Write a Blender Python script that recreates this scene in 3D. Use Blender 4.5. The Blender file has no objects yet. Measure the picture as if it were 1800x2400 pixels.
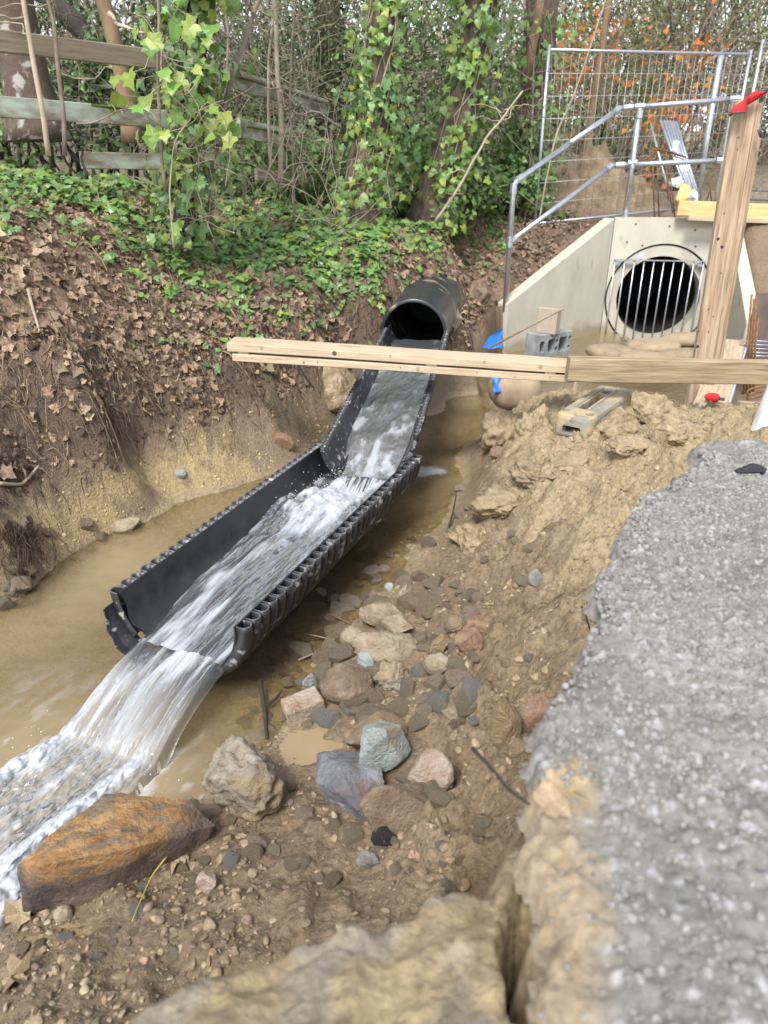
import bpy, math, random
import numpy as np
from mathutils import Vector, Matrix
random.seed(7)
RNG = np.random.default_rng(11)
scn = bpy.context.scene
R_ = math.radians

# ------------------------------------------------------------------ camera, sky, sun, exposure
CAM_Z, PITCH, FPX = 2.0, R_(25.5), 1664.7
cam_d = bpy.data.cameras.new('camera'); cam = bpy.data.objects.new('camera', cam_d)
scn.collection.objects.link(cam); scn.camera = cam
cam.location = (0, 0, CAM_Z); cam.rotation_euler = (R_(90) - PITCH, 0, 0)
cam_d.sensor_fit = 'VERTICAL'; cam_d.sensor_height = 34.6; cam_d.lens = 24.0
cam_d.clip_start = 0.02; cam_d.clip_end = 400
cam_d.dof.use_dof = True; cam_d.dof.focus_distance = 3.2; cam_d.dof.aperture_fstop = 3.2

world = bpy.data.worlds.new('World'); scn.world = world; world.use_nodes = True
wn, wl = world.node_tree.nodes, world.node_tree.links
wn.clear()
w_out = wn.new('ShaderNodeOutputWorld'); w_bg = wn.new('ShaderNodeBackground')
w_sky = wn.new('ShaderNodeTexSky'); w_sky.sky_type = 'NISHITA'; w_sky.sun_disc = False
SUN_EL, SUN_AZ = R_(52), R_(200)
w_sky.sun_elevation = SUN_EL; w_sky.sun_rotation = SUN_AZ
w_sky.air_density = 1.0; w_sky.dust_density = 1.0; w_sky.ozone_density = 1.0
w_hsv = wn.new('ShaderNodeHueSaturation'); w_hsv.inputs['Saturation'].default_value = 0.35
w_bg.inputs['Strength'].default_value = 0.105
wl.new(w_sky.outputs[0], w_hsv.inputs['Color']); wl.new(w_hsv.outputs[0], w_bg.inputs['Color'])
wl.new(w_bg.outputs[0], w_out.inputs['Surface'])
sun_d = bpy.data.lights.new('sun', 'SUN'); sun = bpy.data.objects.new('sun', sun_d)
scn.collection.objects.link(sun)
sun_d.energy = 1.5; sun_d.angle = R_(18); sun_d.color = (1.0, 0.97, 0.92)
_sd = Vector((math.sin(SUN_AZ) * math.cos(SUN_EL), math.cos(SUN_AZ) * math.cos(SUN_EL), math.sin(SUN_EL)))
sun.rotation_euler = _sd.to_track_quat('Z', 'Y').to_euler()
vs = scn.view_settings
vs.view_transform = 'Standard'; vs.look = 'None'; vs.gamma = 1.0; vs.use_curve_mapping = False
vs.exposure = 1.62
scn.render.engine = 'CYCLES'
scn.cycles.use_denoising = True
scn.cycles.max_bounces = 6; scn.cycles.transparent_max_bounces = 12
scn.cycles.diffuse_bounces = 3; scn.cycles.glossy_bounces = 3; scn.cycles.transmission_bounces = 4
scn.cycles.use_adaptive_sampling = True; scn.cycles.adaptive_threshold = 0.015
scn.cycles.sample_clamp_indirect = 6

# ------------------------------------------------------------------ geometry helpers
_FW = np.array([0, math.cos(PITCH), -math.sin(PITCH)]); _UP = np.array([0, math.sin(PITCH), math.cos(PITCH)])
_C = np.array([0, 0, CAM_Z])
def ray(u, v):
    return np.array([(u - 900) / FPX, 0, 0]) + _FW + _UP * ((1200 - v) / FPX)
def atz(u, v, z):
    r = ray(u, v); return _C + r * ((z - CAM_Z) / r[2])
def aty(u, v, y):
    r = ray(u, v); return _C + r * (y / r[1])
def atp(u, v, P0, n):
    r = ray(u, v); P0 = np.array(P0); n = np.array(n)
    return _C + r * (np.dot(P0 - _C, n) / np.dot(r, n))
def depth_of(p):
    return float(np.dot(np.array(p) - _C, _FW))

def _hash(ix, iy, iz, seed):
    h = (ix.astype(np.int64) * 374761393 + iy.astype(np.int64) * 668265263 + iz.astype(np.int64) * 2147483647 + seed * 974634777) & 0xFFFFFFFF
    h = ((h ^ (h >> 13)) * 1274126177) & 0xFFFFFFFF
    h = ((h ^ (h >> 16)) * 2246822519) & 0xFFFFFFFF
    return ((h ^ (h >> 15)) & 0xFFFFFF).astype(np.float64) / 0xFFFFFF
def vnoise(x, y, z=None, seed=0):
    x = np.asarray(x, float); y = np.asarray(y, float)
    z = np.zeros_like(x) if z is None else np.asarray(z, float)
    x0, y0, z0 = np.floor(x), np.floor(y), np.floor(z)
    fx, fy, fz = x - x0, y - y0, z - z0
    s = lambda t: t * t * t * (t * (t * 6 - 15) + 10)
    u, v, w = s(fx), s(fy), s(fz)
    ix, iy, iz = x0.astype(np.int64), y0.astype(np.int64), z0.astype(np.int64)
    r = 0
    for dx in (0, 1):
        for dy in (0, 1):
            for dz in (0, 1):
                r = r + _hash(ix + dx, iy + dy, iz + dz, seed) * (u if dx else 1 - u) * (v if dy else 1 - v) * (w if dz else 1 - w)
    return r * 2 - 1
def fbm(x, y, z=None, oct=4, seed=0, gain=.5):
    a, t, r = 1, 0, 0
    for k in range(oct):
        f = 2.03 ** k
        r = r + a * vnoise(np.asarray(x) * f, np.asarray(y) * f, None if z is None else np.asarray(z) * f, seed + k * 17)
        t += a; a *= gain
    return r / t
def sstep(a, b, x):
    t = np.clip((np.asarray(x, float) - a) / (b - a), 0, 1); return t * t * (3 - 2 * t)
def cells(x, y, seed=0):
    """F1, F2 distance and a random value of the nearest cell"""
    x = np.asarray(x, float); y = np.asarray(y, float)
    ix, iy = np.floor(x).astype(np.int64), np.floor(y).astype(np.int64)
    d1 = np.full(x.shape, 9.); d2 = np.full(x.shape, 9.); rv = np.zeros(x.shape)
    for dx in (-1, 0, 1):
        for dy in (-1, 0, 1):
            cx, cy = ix + dx, iy + dy; zz = np.zeros_like(cx)
            px = cx + .1 + .8 * _hash(cx, cy, zz, seed); py = cy + .1 + .8 * _hash(cx, cy, zz + 1, seed)
            d = np.hypot(px - x, py - y); n = d < d1
            d2 = np.where(n, d1, np.minimum(d2, d)); rv = np.where(n, _hash(cx, cy, zz + 2, seed), rv); d1 = np.where(n, d, d1)
    return d1, d2, rv
def polydist(px, py, poly):
    """signed distance, positive inside"""
    P = np.array(poly, float)[:, :2]; d = np.full(np.shape(px), 1e9); ins = np.zeros(np.shape(px), bool)
    for i in range(len(P)):
        a, b = P[i], P[(i + 1) % len(P)]; e = b - a
        t = np.clip(((px - a[0]) * e[0] + (py - a[1]) * e[1]) / (e @ e + 1e-12), 0, 1)
        d = np.minimum(d, np.hypot(px - a[0] - t * e[0], py - a[1] - t * e[1]))
        c = ((a[1] > py) != (b[1] > py)) & (px < (b[0] - a[0]) * (py - a[1]) / (b[1] - a[1] + 1e-15) + a[0])
        ins ^= c
    return np.where(ins, d, -d)
def linedist(px, py, pts):
    P = np.array(pts, float)[:, :2]; d = np.full(np.shape(px), 1e9)
    for a, b in zip(P[:-1], P[1:]):
        e = b - a; t = np.clip(((px - a[0]) * e[0] + (py - a[1]) * e[1]) / (e @ e + 1e-12), 0, 1)
        d = np.minimum(d, np.hypot(px - a[0] - t * e[0], py - a[1] - t * e[1]))
    return d

COL = scn.collection
def mesh(name, V, F, smooth=False, attrs=None):
    """V (n,3), F list of (m,k) index arrays"""
    V = np.asarray(V, np.float32); Fs = F if isinstance(F, (list, tuple)) and len(F) and isinstance(F[0], np.ndarray) and F[0].ndim == 2 else [np.asarray(F)]
    me = bpy.data.meshes.new(name)
    me.vertices.add(len(V)); me.vertices.foreach_set('co', V.ravel())
    tot, st = [], []; n = 0
    for f in Fs:
        k = f.shape[1]; st.append(n + np.arange(len(f)) * k); tot.append(np.full(len(f), k)); n += f.size
    me.loops.add(n); me.loops.foreach_set('vertex_index', np.concatenate([f.ravel() for f in Fs]).astype(np.int32))
    st = np.concatenate(st).astype(np.int32); me.polygons.add(len(st))
    me.polygons.foreach_set('loop_start', st)
    me.polygons.foreach_set('use_smooth', np.full(len(st), bool(smooth)))
    me.update(calc_edges=True)
    for k, a in (attrs or {}).items():
        a = np.asarray(a, np.float32)
        if a.ndim == 2:
            at = me.attributes.new(k, 'FLOAT_COLOR', 'POINT')
            c = np.ones((len(a), 4), np.float32); c[:, :3] = a; at.data.foreach_set('color', c.ravel())
        else:
            at = me.attributes.new(k, 'FLOAT', 'POINT'); at.data.foreach_set('value', a)
    return me
def obj(name, me, m=None, parent=None, loc=None, rot=None):
    o = bpy.data.objects.new(name, me); COL.objects.link(o)
    if m is not None and me is not None and len(me.materials) == 0: me.materials.append(m)
    if parent is not None: o.parent = parent
    if loc is not None: o.location = loc
    if rot is not None: o.rotation_euler = rot
    return o
def tag(o, label, cat, group=None, kind=None):
    if label: o['label'] = label
    if cat: o['category'] = cat
    if group: o['group'] = group
    if kind: o['kind'] = kind
    return o
def thing(name, label, cat, loc=(0, 0, 0), rz=0, group=None, rot=None):
    o = bpy.data.objects.new(name, None); COL.objects.link(o); o.location = loc
    o.rotation_euler = rot if rot else (0, 0, rz); o.empty_display_size = .1
    return tag(o, label, cat, group)
class MB:
    """collects shapes for one mesh"""
    def __init__(s): s.V = []; s.F = {3: [], 4: []}; s.n = 0
    def add(s, V, F):
        V = np.asarray(V, float); s.V.append(V)
        for f in F: s.F.setdefault(len(f), []).append([i + s.n for i in f])
        s.n += len(V); return s
    def arr(s, V, F):
        F = np.asarray(F); s.V.append(np.asarray(V, float)); s.F.setdefault(F.shape[1], []).extend((F + s.n).tolist()); s.n += len(V); return s
    def box(s, c, d, M=None, bev=0.0, jit=0.0):
        c = np.array(c, float); h = np.array(d, float) / 2
        if bev <= 0:
            V = np.array([[x, y, z] for z in (-1, 1) for y in (-1, 1) for x in (-1, 1)]) * h
            F = [(0, 2, 3, 1), (4, 5, 7, 6), (0, 1, 5, 4), (2, 6, 7, 3), (0, 4, 6, 2), (1, 3, 7, 5)]
        else:
            b = min(bev, h.min() * .9); V = []
            idx = {}
            for sx in (-1, 1):
                for sy in (-1, 1):
                    for sz in (-1, 1):
                        for a in range(3):
                            p = np.array([sx, sy, sz]) * (h - b); p[a] += (sx, sy, sz)[a] * b
                            idx[(sx, sy, sz, a)] = len(V); V.append(p)
            F = []
            for a in range(3):
                o1, o2 = (a + 1) % 3, (a + 2) % 3
                for sa in (-1, 1):
                    q = []
                    for s1, s2 in ((-1, -1), (1, -1), (1, 1), (-1, 1)):
                        k = [0, 0, 0]; k[a] = sa; k[o1] = s1; k[o2] = s2; q.append(idx[(*k, a)])
                    F.append(q if sa > 0 else q[::-1])
            for a in range(3):
                o1, o2 = (a + 1) % 3, (a + 2) % 3
                for s1 in (-1, 1):
                    for s2 in (-1, 1):
                        k0 = [0, 0, 0]; k0[o1] = s1; k0[o2] = s2; k1 = list(k0); k0[a] = -1; k1[a] = 1
                        q = [idx[(*k0, o1)], idx[(*k1, o1)], idx[(*k1, o2)], idx[(*k0, o2)]]
                        F.append(q if s1 * s2 > 0 else q[::-1])
            for sx in (-1, 1):
                for sy in (-1, 1):
                    for sz in (-1, 1):
                        q = [idx[(sx, sy, sz, a)] for a in range(3)]; F.append(q if sx * sy * sz > 0 else q[::-1])
            V = np.array(V)
        if jit: V = V + RNG.uniform(-jit, jit, V.shape)
        V = V + c
        if M is not None: V = V @ np.array(M)[:3, :3].T + np.array(M)[:3, 3]
        return s.add(V, F)
    def tube(s, P, r, n=8, caps=True, closed=False):
        P = np.asarray(P, float); m = len(P); r = np.broadcast_to(np.asarray(r, float), (m,))
        T = np.gradient(P, axis=0); T /= np.linalg.norm(T, axis=1)[:, None] + 1e-12
        a = np.array([0, 0, 1.]) if abs(T[0, 2]) < .9 else np.array([1., 0, 0])
        N = np.zeros_like(P); x = np.cross(T[0], a); x /= np.linalg.norm(x)
        for i in range(m):
            x = x - T[i] * (x @ T[i]); x /= np.linalg.norm(x) + 1e-12; N[i] = x
        B = np.cross(T, N); th = np.arange(n) * 2 * math.pi / n
        V = P[:, None] + r[:, None, None] * (N[:, None] * np.cos(th)[None, :, None] + B[:, None] * np.sin(th)[None, :, None])
        i = np.arange(m - 1)[:, None] * n; j = np.arange(n)[None]; k = (j + 1) % n
        F = np.stack([i + j, i + k, i + n + k, i + n + j], -1).reshape(-1, 4)
        base = s.n; s.arr(V.reshape(-1, 3), F)
        if caps and n > 2:
            for ring, rev in ((range(n), True), (range((m - 1) * n, m * n), False)):
                q = [base + t for t in ring]; s.F.setdefault(n, []).append(q[::-1] if rev else q)
        return s
    def me(s, name, smooth=False):
        V = np.concatenate(s.V); F = [np.array(f) for k, f in sorted(s.F.items()) if len(f)]
        return mesh(name, V, F, smooth)
    def build(s, name, m, parent=None, smooth=False, **kw): return obj(name, s.me(name, smooth), m, parent, **kw)
def autosmooth(o, ang=40):
    me = o.data
    try: me.set_sharp_from_angle(angle=R_(ang))
    except Exception: pass
    return o
def frames(N, spin):
    """rotation matrices whose z is N, spun about it"""
    N = N / (np.linalg.norm(N, axis=1)[:, None] + 1e-9)
    a = np.where(np.abs(N[:, 2:3]) < .9, np.array([[0, 0, 1.]]), np.array([[1., 0, 0]]))
    X = np.cross(a, N); X /= np.linalg.norm(X, axis=1)[:, None]; Y = np.cross(N, X)
    c, s_ = np.cos(spin)[:, None], np.sin(spin)[:, None]
    return np.stack([X * c + Y * s_, Y * c - X * s_, N], -1)
def scatter_mesh(name, bases, P, Rm, S, smooth=False):
    """bases: list of (V, F tri); one picked per instance"""
    n = len(P); pick = RNG.integers(0, len(bases), n); Vs, Fs, off = [], [], 0
    S = np.asarray(S, float); S = S[:, None] * np.ones(3) if S.ndim == 1 else S
    for b, (V, F) in enumerate(bases):
        i = np.where(pick == b)[0]
        if not len(i): continue
        W = np.einsum('nij,nkj->nki', Rm[i], V[None] * S[i][:, None]) + P[i][:, None]
        Vs.append(W.reshape(-1, 3)); Fs.append((F[None] + (off + np.arange(len(i)) * len(V))[:, None, None]).reshape(-1, F.shape[1])); off += W.shape[0] * W.shape[1]
    return mesh(name, np.concatenate(Vs), [np.concatenate(Fs)], smooth)

# ------------------------------------------------------------------ materials
def _n(nt, t, **k):
    n = nt.nodes.new(t)
    for a, b in k.items(): setattr(n, a, b)
    return n
def pm(name, cols, scale=8, rough=.7, bump=.2, bscale=None, stretch=(1, 1, 1), metal=0, rnd=.12, isl=.0, hue=.0, attr=None, attr_mix=1.0,
       spec=.5, detail=6, rough2=None, spots=None, sub=0, dist=.02, tl=0, coat=0):
    """procedural principled: noise ramp between cols, random brightness per object (rnd) or per island (isl)"""
    m = bpy.data.materials.new(name); m.use_nodes = True; nt = m.node_tree; L = nt.links; nt.nodes.clear()
    out = _n(nt, 'ShaderNodeOutputMaterial'); p = _n(nt, 'ShaderNodeBsdfPrincipled')
    tc = _n(nt, 'ShaderNodeTexCoord'); mp = _n(nt, 'ShaderNodeMapping'); mp.inputs['Scale'].default_value = stretch
    oi = _n(nt, 'ShaderNodeObjectInfo')
    add = _n(nt, 'ShaderNodeVectorMath', operation='MULTIPLY_ADD')
    L.new(tc.outputs['Object'], mp.inputs[0])
    cmb = _n(nt, 'ShaderNodeCombineXYZ')
    for i in range(3): L.new(oi.outputs['Random'], cmb.inputs[i])
    add.inputs[1].default_value = (37, 53, 71); L.new(cmb.outputs[0], add.inputs[0]); L.new(mp.outputs[0], add.inputs[2])
    nz = _n(nt, 'ShaderNodeTexNoise'); nz.inputs['Scale'].default_value = scale; nz.inputs['Detail'].default_value = detail
    nz.inputs['Roughness'].default_value = .62
    L.new(add.outputs[0], nz.inputs['Vector'])
    rp = _n(nt, 'ShaderNodeValToRGB'); e = rp.color_ramp.elements
    while len(e) < len(cols): e.new(.5)
    for i, c in enumerate(cols):
        e[i].position = .28 + .44 * i / max(1, len(cols) - 1); e[i].color = (*c, 1)
    L.new(nz.outputs[0], rp.inputs[0]); col = rp.outputs[0]
    if attr:
        at = _n(nt, 'ShaderNodeAttribute', attribute_name=attr)
        mx = _n(nt, 'ShaderNodeMix', data_type='RGBA', blend_type='MULTIPLY'); mx.inputs[0].default_value = attr_mix
        L.new(col, mx.inputs[6]); L.new(at.outputs['Color'], mx.inputs[7]); col = mx.outputs[2]
    if spots:
        sc, th, c = spots
        n2 = _n(nt, 'ShaderNodeTexNoise'); n2.inputs['Scale'].default_value = sc; n2.inputs['Detail'].default_value = 5
        L.new(add.outputs[0], n2.inputs['Vector'])
        r2 = _n(nt, 'ShaderNodeValToRGB'); r2.color_ramp.elements[0].position = th; r2.color_ramp.elements[1].position = th + .06
        L.new(n2.outputs[0], r2.inputs[0])
        mx = _n(nt, 'ShaderNodeMix', data_type='RGBA'); L.new(r2.outputs[0], mx.inputs[0]); L.new(col, mx.inputs[6]); mx.inputs[7].default_value = (*c, 1); col = mx.outputs[2]
    if rnd or isl or hue:
        hs = _n(nt, 'ShaderNodeHueSaturation'); L.new(col, hs.inputs['Color'])
        src = oi.outputs['Random']
        if isl:
            ge = _n(nt, 'ShaderNodeNewGeometry'); ad = _n(nt, 'ShaderNodeMath', operation='ADD'); L.new(ge.outputs['Random Per Island'], ad.inputs[0]); L.new(oi.outputs['Random'], ad.inputs[1])
            fr = _n(nt, 'ShaderNodeMath', operation='FRACT'); L.new(ad.outputs[0], fr.inputs[0]); src = fr.outputs[0]
        a = max(rnd, isl)
        mr = _n(nt, 'ShaderNodeMapRange'); mr.inputs[3].default_value = 1 - a; mr.inputs[4].default_value = 1 + a; L.new(src, mr.inputs[0]); L.new(mr.outputs[0], hs.inputs['Value'])
        if hue:
            m7 = _n(nt, 'ShaderNodeMath', operation='MULTIPLY'); m7.inputs[1].default_value = 7.31; L.new(src, m7.inputs[0])
            f7 = _n(nt, 'ShaderNodeMath', operation='FRACT'); L.new(m7.outputs[0], f7.inputs[0])
            mh = _n(nt, 'ShaderNodeMapRange'); mh.inputs[3].default_value = .5 - hue; mh.inputs[4].default_value = .5 + hue * .6; L.new(f7.outputs[0], mh.inputs[0]); L.new(mh.outputs[0], hs.inputs['Hue'])
        col = hs.outputs[0]
    L.new(col, p.inputs['Base Color'])
    p.inputs['Metallic'].default_value = metal; p.inputs['Specular IOR Level'].default_value = spec
    if rough2 is not None:
        mr = _n(nt, 'ShaderNodeMapRange'); mr.inputs[1].default_value = .35; mr.inputs[2].default_value = .65
        mr.inputs[3].default_value = rough; mr.inputs[4].default_value = rough2
        L.new(nz.outputs[0], mr.inputs[0]); L.new(mr.outputs[0], p.inputs['Roughness'])
    else: p.inputs['Roughness'].default_value = rough
    if coat: p.inputs['Coat Weight'].default_value = coat; p.inputs['Coat Roughness'].default_value = .25
    if bump:
        nb = _n(nt, 'ShaderNodeTexNoise'); nb.inputs['Scale'].default_value = bscale or scale * 3; nb.inputs['Detail'].default_value = 7; nb.inputs['Roughness'].default_value = .65
        L.new(add.outputs[0], nb.inputs['Vector'])
        bp = _n(nt, 'ShaderNodeBump'); bp.inputs['Strength'].default_value = bump; bp.inputs['Distance'].default_value = dist
        L.new(nb.outputs[0], bp.inputs['Height']); L.new(bp.outputs[0], p.inputs['Normal'])
    sh = p.outputs[0]
    if tl:
        t = _n(nt, 'ShaderNodeBsdfTranslucent'); L.new(col, t.inputs[0]); ms = _n(nt, 'ShaderNodeMixShader'); ms.inputs[0].default_value = tl
        L.new(sh, ms.inputs[1]); L.new(t.outputs[0], ms.inputs[2]); sh = ms.outputs[0]
    L.new(sh, out.inputs[0])
    return m
M = {}
M['ground'] = pm('ground_soil', [(.50, .48, .46), (.98, .98, .98), (1.32, 1.32, 1.3)], scale=48, rough=.28, rough2=.75, bump=1.0, bscale=80, rnd=0, attr='tint', dist=.016, spec=.5)
M['slab'] = pm('rough_concrete', [(.62, .62, .62), (1, 1, 1), (1.25, 1.25, 1.25)], scale=75, rough=.88, bump=.55, bscale=95, rnd=0, attr='tint', dist=.012)
M['aggregate'] = pm('aggregate_stone', [(.19, .184, .167), (.235, .228, .21), (.29, .284, .268)], scale=60, rough=.85, bump=.4, rnd=0, isl=.34, hue=.02)
M['concrete'] = pm('cast_concrete', [(.42, .395, .32), (.48, .455, .375), (.515, .495, .42)], scale=4.0, rough=.8, bump=.12, bscale=60, rnd=.02, stretch=(1, 1, .6), spots=(5, .64, (.38, .345, .26)))
_nt = M['concrete'].node_tree; _p = next(n for n in _nt.nodes if n.type == 'BSDF_PRINCIPLED'); _src = _p.inputs['Base Color'].links[0].from_socket
_tc = _nt.nodes.new('ShaderNodeTexCoord'); _sx = _nt.nodes.new('ShaderNodeSeparateXYZ'); _nt.links.new(_tc.outputs['Object'], _sx.inputs[0])
_nz = _nt.nodes.new('ShaderNodeTexNoise'); _nz.inputs['Scale'].default_value = 3.5; _nz.inputs['Detail'].default_value = 6; _nt.links.new(_tc.outputs['Object'], _nz.inputs['Vector'])
_ma = _nt.nodes.new('ShaderNodeMath'); _ma.operation = 'MULTIPLY_ADD'; _ma.inputs[1].default_value = -.34; _nt.links.new(_nz.outputs[0], _ma.inputs[0]); _nt.links.new(_sx.outputs['Z'], _ma.inputs[2])
_mr = _nt.nodes.new('ShaderNodeMapRange'); _mr.inputs[1].default_value = .0; _mr.inputs[2].default_value = -.09; _mr.inputs[3].default_value = 0; _mr.inputs[4].default_value = .8; _nt.links.new(_ma.outputs[0], _mr.inputs[0])
_mx = _nt.nodes.new('ShaderNodeMix'); _mx.data_type = 'RGBA'; _nt.links.new(_mr.outputs[0], _mx.inputs[0]); _nt.links.new(_src, _mx.inputs[6]); _mx.inputs[7].default_value = (.30, .24, .14, 1); _nt.links.new(_mx.outputs[2], _p.inputs['Base Color'])
M['pipe_concrete'] = pm('pipe_concrete', [(.36, .335, .27), (.45, .425, .355)], scale=5, rough=.8, bump=.1, bscale=80)
M['galv'] = pm('galvanised_steel', [(.42, .45, .50), (.53, .56, .61), (.60, .63, .68)], scale=16, rough=.36, metal=.75, bump=.05, rnd=.05)
M['wire'] = pm('fence_wire', [(.40, .41, .42), (.55, .56, .57)], scale=20, rough=.45, metal=.6, bump=0, rnd=.1)
M['plastic'] = pm('black_plastic', [(.012, .013, .016), (.020, .021, .024), (.034, .034, .037)], scale=9, rough=.26, rough2=.45, bump=.06, bscale=30, rnd=.1, spots=(7, .67, (.085, .085, .085)))
M['plastic_dirty'] = pm('scuffed_black_plastic', [(.016, .017, .02), (.026, .026, .03), (.05, .05, .052)], scale=12, rough=.35, rough2=.6, bump=.1, bscale=50, rnd=.15, spots=(22, .60, (.30, .28, .24)))
M['plastic_rim'] = pm('cut_black_plastic', [(.02, .02, .023), (.035, .036, .04)], scale=20, rough=.42, bump=.1, rnd=.15, spots=(20, .60, (.26, .245, .225)))
M['wood_new'] = pm('pale_timber', [(.33, .245, .155), (.47, .37, .25), (.55, .455, .335)], scale=9, stretch=(.35, 5, 5), rough=.75, bump=.25, bscale=16, rnd=.08, spots=(5, .62, (.29, .215, .135)), dist=.008)
M['wood_raw'] = pm('rough_sawn_timber', [(.17, .12, .065), (.33, .25, .145), (.44, .35, .22)], scale=9, stretch=(.35, 6, 6), rough=.8, bump=.45, bscale=20, rnd=.06, spots=(4.0, .57, (.20, .155, .10)), dist=.008)
M['wood_post'] = pm('weathered_post_timber', [(.15, .095, .06), (.33, .23, .15), (.46, .35, .25)], scale=9, stretch=(5, 5, .3), rough=.8, bump=.3, bscale=18, rnd=.08, spots=(5, .57, (.38, .31, .22)), dist=.008)
M['wood_grey'] = pm('grey_fence_timber', [(.17, .13, .09), (.27, .215, .15), (.35, .30, .22)], scale=8, stretch=(.4, 6, 6), rough=.85, bump=.4, bscale=20, rnd=.1, dist=.008)
M['paint_green'] = pm('flaking_pale_green_paint', [(.20, .165, .12), (.23, .19, .14), (.43, .48, .38), (.54, .66, .54)], scale=4.5, stretch=(.6, 1.6, 1.6), rough=.7, bump=.3, bscale=40, rnd=.05, dist=.004)
M['moss'] = pm('moss', [(.05, .07, .012), (.11, .14, .03)], scale=40, rough=.95, bump=.6, rnd=.1)
M['rust'] = pm('rusty_steel', [(.10, .045, .02), (.20, .10, .045), (.28, .16, .08)], scale=30, rough=.85, bump=.2, rnd=.15)
M['black'] = pm('black_rubber', [(.008, .008, .009), (.02, .02, .022)], scale=20, rough=.6, bump=.3, bscale=60)
M['red'] = pm('red_cord', [(.42, .012, .02), (.60, .03, .04)], scale=30, rough=.7, bump=.3, bscale=90)
M['redcloth'] = pm('red_cloth', [(.42, .012, .018), (.58, .03, .035)], scale=14, rough=.85, bump=.3, bscale=60)
M['dgrey'] = pm('dark_grey_plastic', [(.04, .042, .045), (.07, .07, .075)], scale=20, rough=.5, bump=.1)
M['blue'] = pm('blue_sheet', [(.015, .13, .50), (.03, .22, .66)], scale=8, rough=.4, bump=.3, bscale=14)
M['white_plastic'] = pm('dirty_white_plastic', [(.50, .48, .43), (.66, .66, .65), (.72, .73, .73)], scale=6, rough=.45, bump=.06, stretch=(2, 2, .6), spots=(9, .68, (.42, .37, .28)))
M['paper'] = pm('white_paper', [(.60, .60, .58), (.76, .76, .75)], scale=8, rough=.8, bump=.2)
M['yellow'] = pm('yellow_bag', [(.42, .35, .08), (.60, .55, .30)], scale=8, rough=.6, bump=.2)
M['sandbag'] = pm('sandbag_cloth', [(.24, .175, .115), (.33, .25, .165), (.40, .31, .21)], scale=7, rough=.9, bump=.5, bscale=70, rnd=.1, dist=.006)
M['block'] = pm('fence_foot_block', [(.15, .14, .12), (.27, .255, .21), (.34, .32, .26)], scale=9, rough=.8, bump=.3, bscale=60, spots=(7, .50, (.40, .32, .19)))
M['cinder'] = pm('grey_block', [(.14, .15, .16), (.23, .24, .25), (.36, .36, .36)], scale=10, rough=.9, bump=.5, bscale=90, dist=.006)
M['brickpale'] = pm('pale_brick', [(.36, .29, .22), (.47, .39, .31)], scale=14, rough=.9, bump=.4, bscale=80, dist=.005)
M['bark'] = pm('brown_bark', [(.055, .040, .028), (.12, .088, .062), (.18, .14, .10)], scale=11, stretch=(1.4, 1.4, .5), rough=.9, bump=.7, bscale=26, dist=.02, spots=(8, .71, (.36, .36, .32)))
M['bark_lichen'] = pm('lichen_bark', [(.075, .052, .038), (.14, .10, .072)], scale=11, rough=.9, bump=.6, bscale=30, dist=.02, spots=(8, .57, (.36, .35, .32)))
M['bark_dark'] = pm('dark_bark', [(.022, .018, .014), (.055, .045, .035)], scale=12, rough=.9, bump=.6, bscale=26, dist=.02)
M['bark_orange'] = pm('orange_bark', [(.15, .095, .055), (.235, .155, .09), (.30, .21, .13)], scale=9, stretch=(1, 1, .4), rough=.85, bump=.3, bscale=40, dist=.006)
M['twig'] = pm('grey_twig', [(.13, .10, .075), (.24, .19, .145), (.33, .29, .24)], scale=9, rough=.85, bump=.3, rnd=.25, isl=.25, dist=.004)
M['twig_pale'] = pm('pale_twig', [(.30, .24, .17), (.44, .36, .27)], scale=9, rough=.85, bump=.2, isl=.25, dist=.004)
M['root'] = pm('dry_root', [(.16, .105, .065), (.28, .195, .125), (.36, .27, .18)], scale=9, rough=.9, bump=.2, isl=.45, dist=.004)
M['root_dark'] = pm('dark_root', [(.035, .022, .015), (.085, .055, .036)], scale=9, rough=.9, bump=.2, isl=.45, dist=.004)
M['ivy'] = pm('ivy_leaf', [(.105, .205, .062), (.19, .30, .105)], scale=14, rough=.34, bump=.2, bscale=60, rnd=.42, isl=.42, hue=.04, tl=.25, dist=.004)
M['ivy_bright'] = pm('young_ivy_leaf', [(.16, .285, .05), (.23, .35, .075)], scale=9, rough=.4, bump=.15, bscale=60, rnd=.28, isl=.28, hue=.05, tl=.3, dist=.004)
M['ivy_dark'] = pm('dark_evergreen_leaf', [(.062, .122, .042), (.135, .205, .075)], scale=9, rough=.4, bump=0, rnd=.3, isl=.5, hue=.03, tl=.15)
M['olive'] = pm('olive_leaf', [(.10, .135, .042), (.19, .225, .08)], scale=9, rough=.5, bump=0, rnd=.3, isl=.5, hue=.04, tl=.25)
M['orange_leaf'] = pm('orange_autumn_leaf', [(.38, .13, .02), (.52, .22, .04)], scale=9, rough=.6, bump=0, isl=.3, hue=.02, tl=.3)
M['dead'] = pm('dead_leaf', [(.155, .098, .056), (.285, .205, .13), (.43, .34, .24)], scale=22, rough=.75, bump=.3, bscale=50, rnd=.42, isl=.42, hue=.022, tl=.1, dist=.004)
M['grass'] = pm('straw', [(.36, .27, .06), (.46, .36, .10)], scale=9, rough=.8, bump=0)
M['asphalt'] = pm('asphalt', [(.10, .10, .105), (.16, .16, .165)], scale=30, rough=.85, bump=.2)
M['redbar'] = pm('red_plastic', [(.45, .03, .035), (.58, .06, .06)], scale=8, rough=.5, bump=.1)
M['plywood'] = pm('brown_plywood', [(.10, .07, .06), (.17, .125, .115)], scale=12, rough=.7, bump=.1, stretch=(1, 1, .4))
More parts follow.
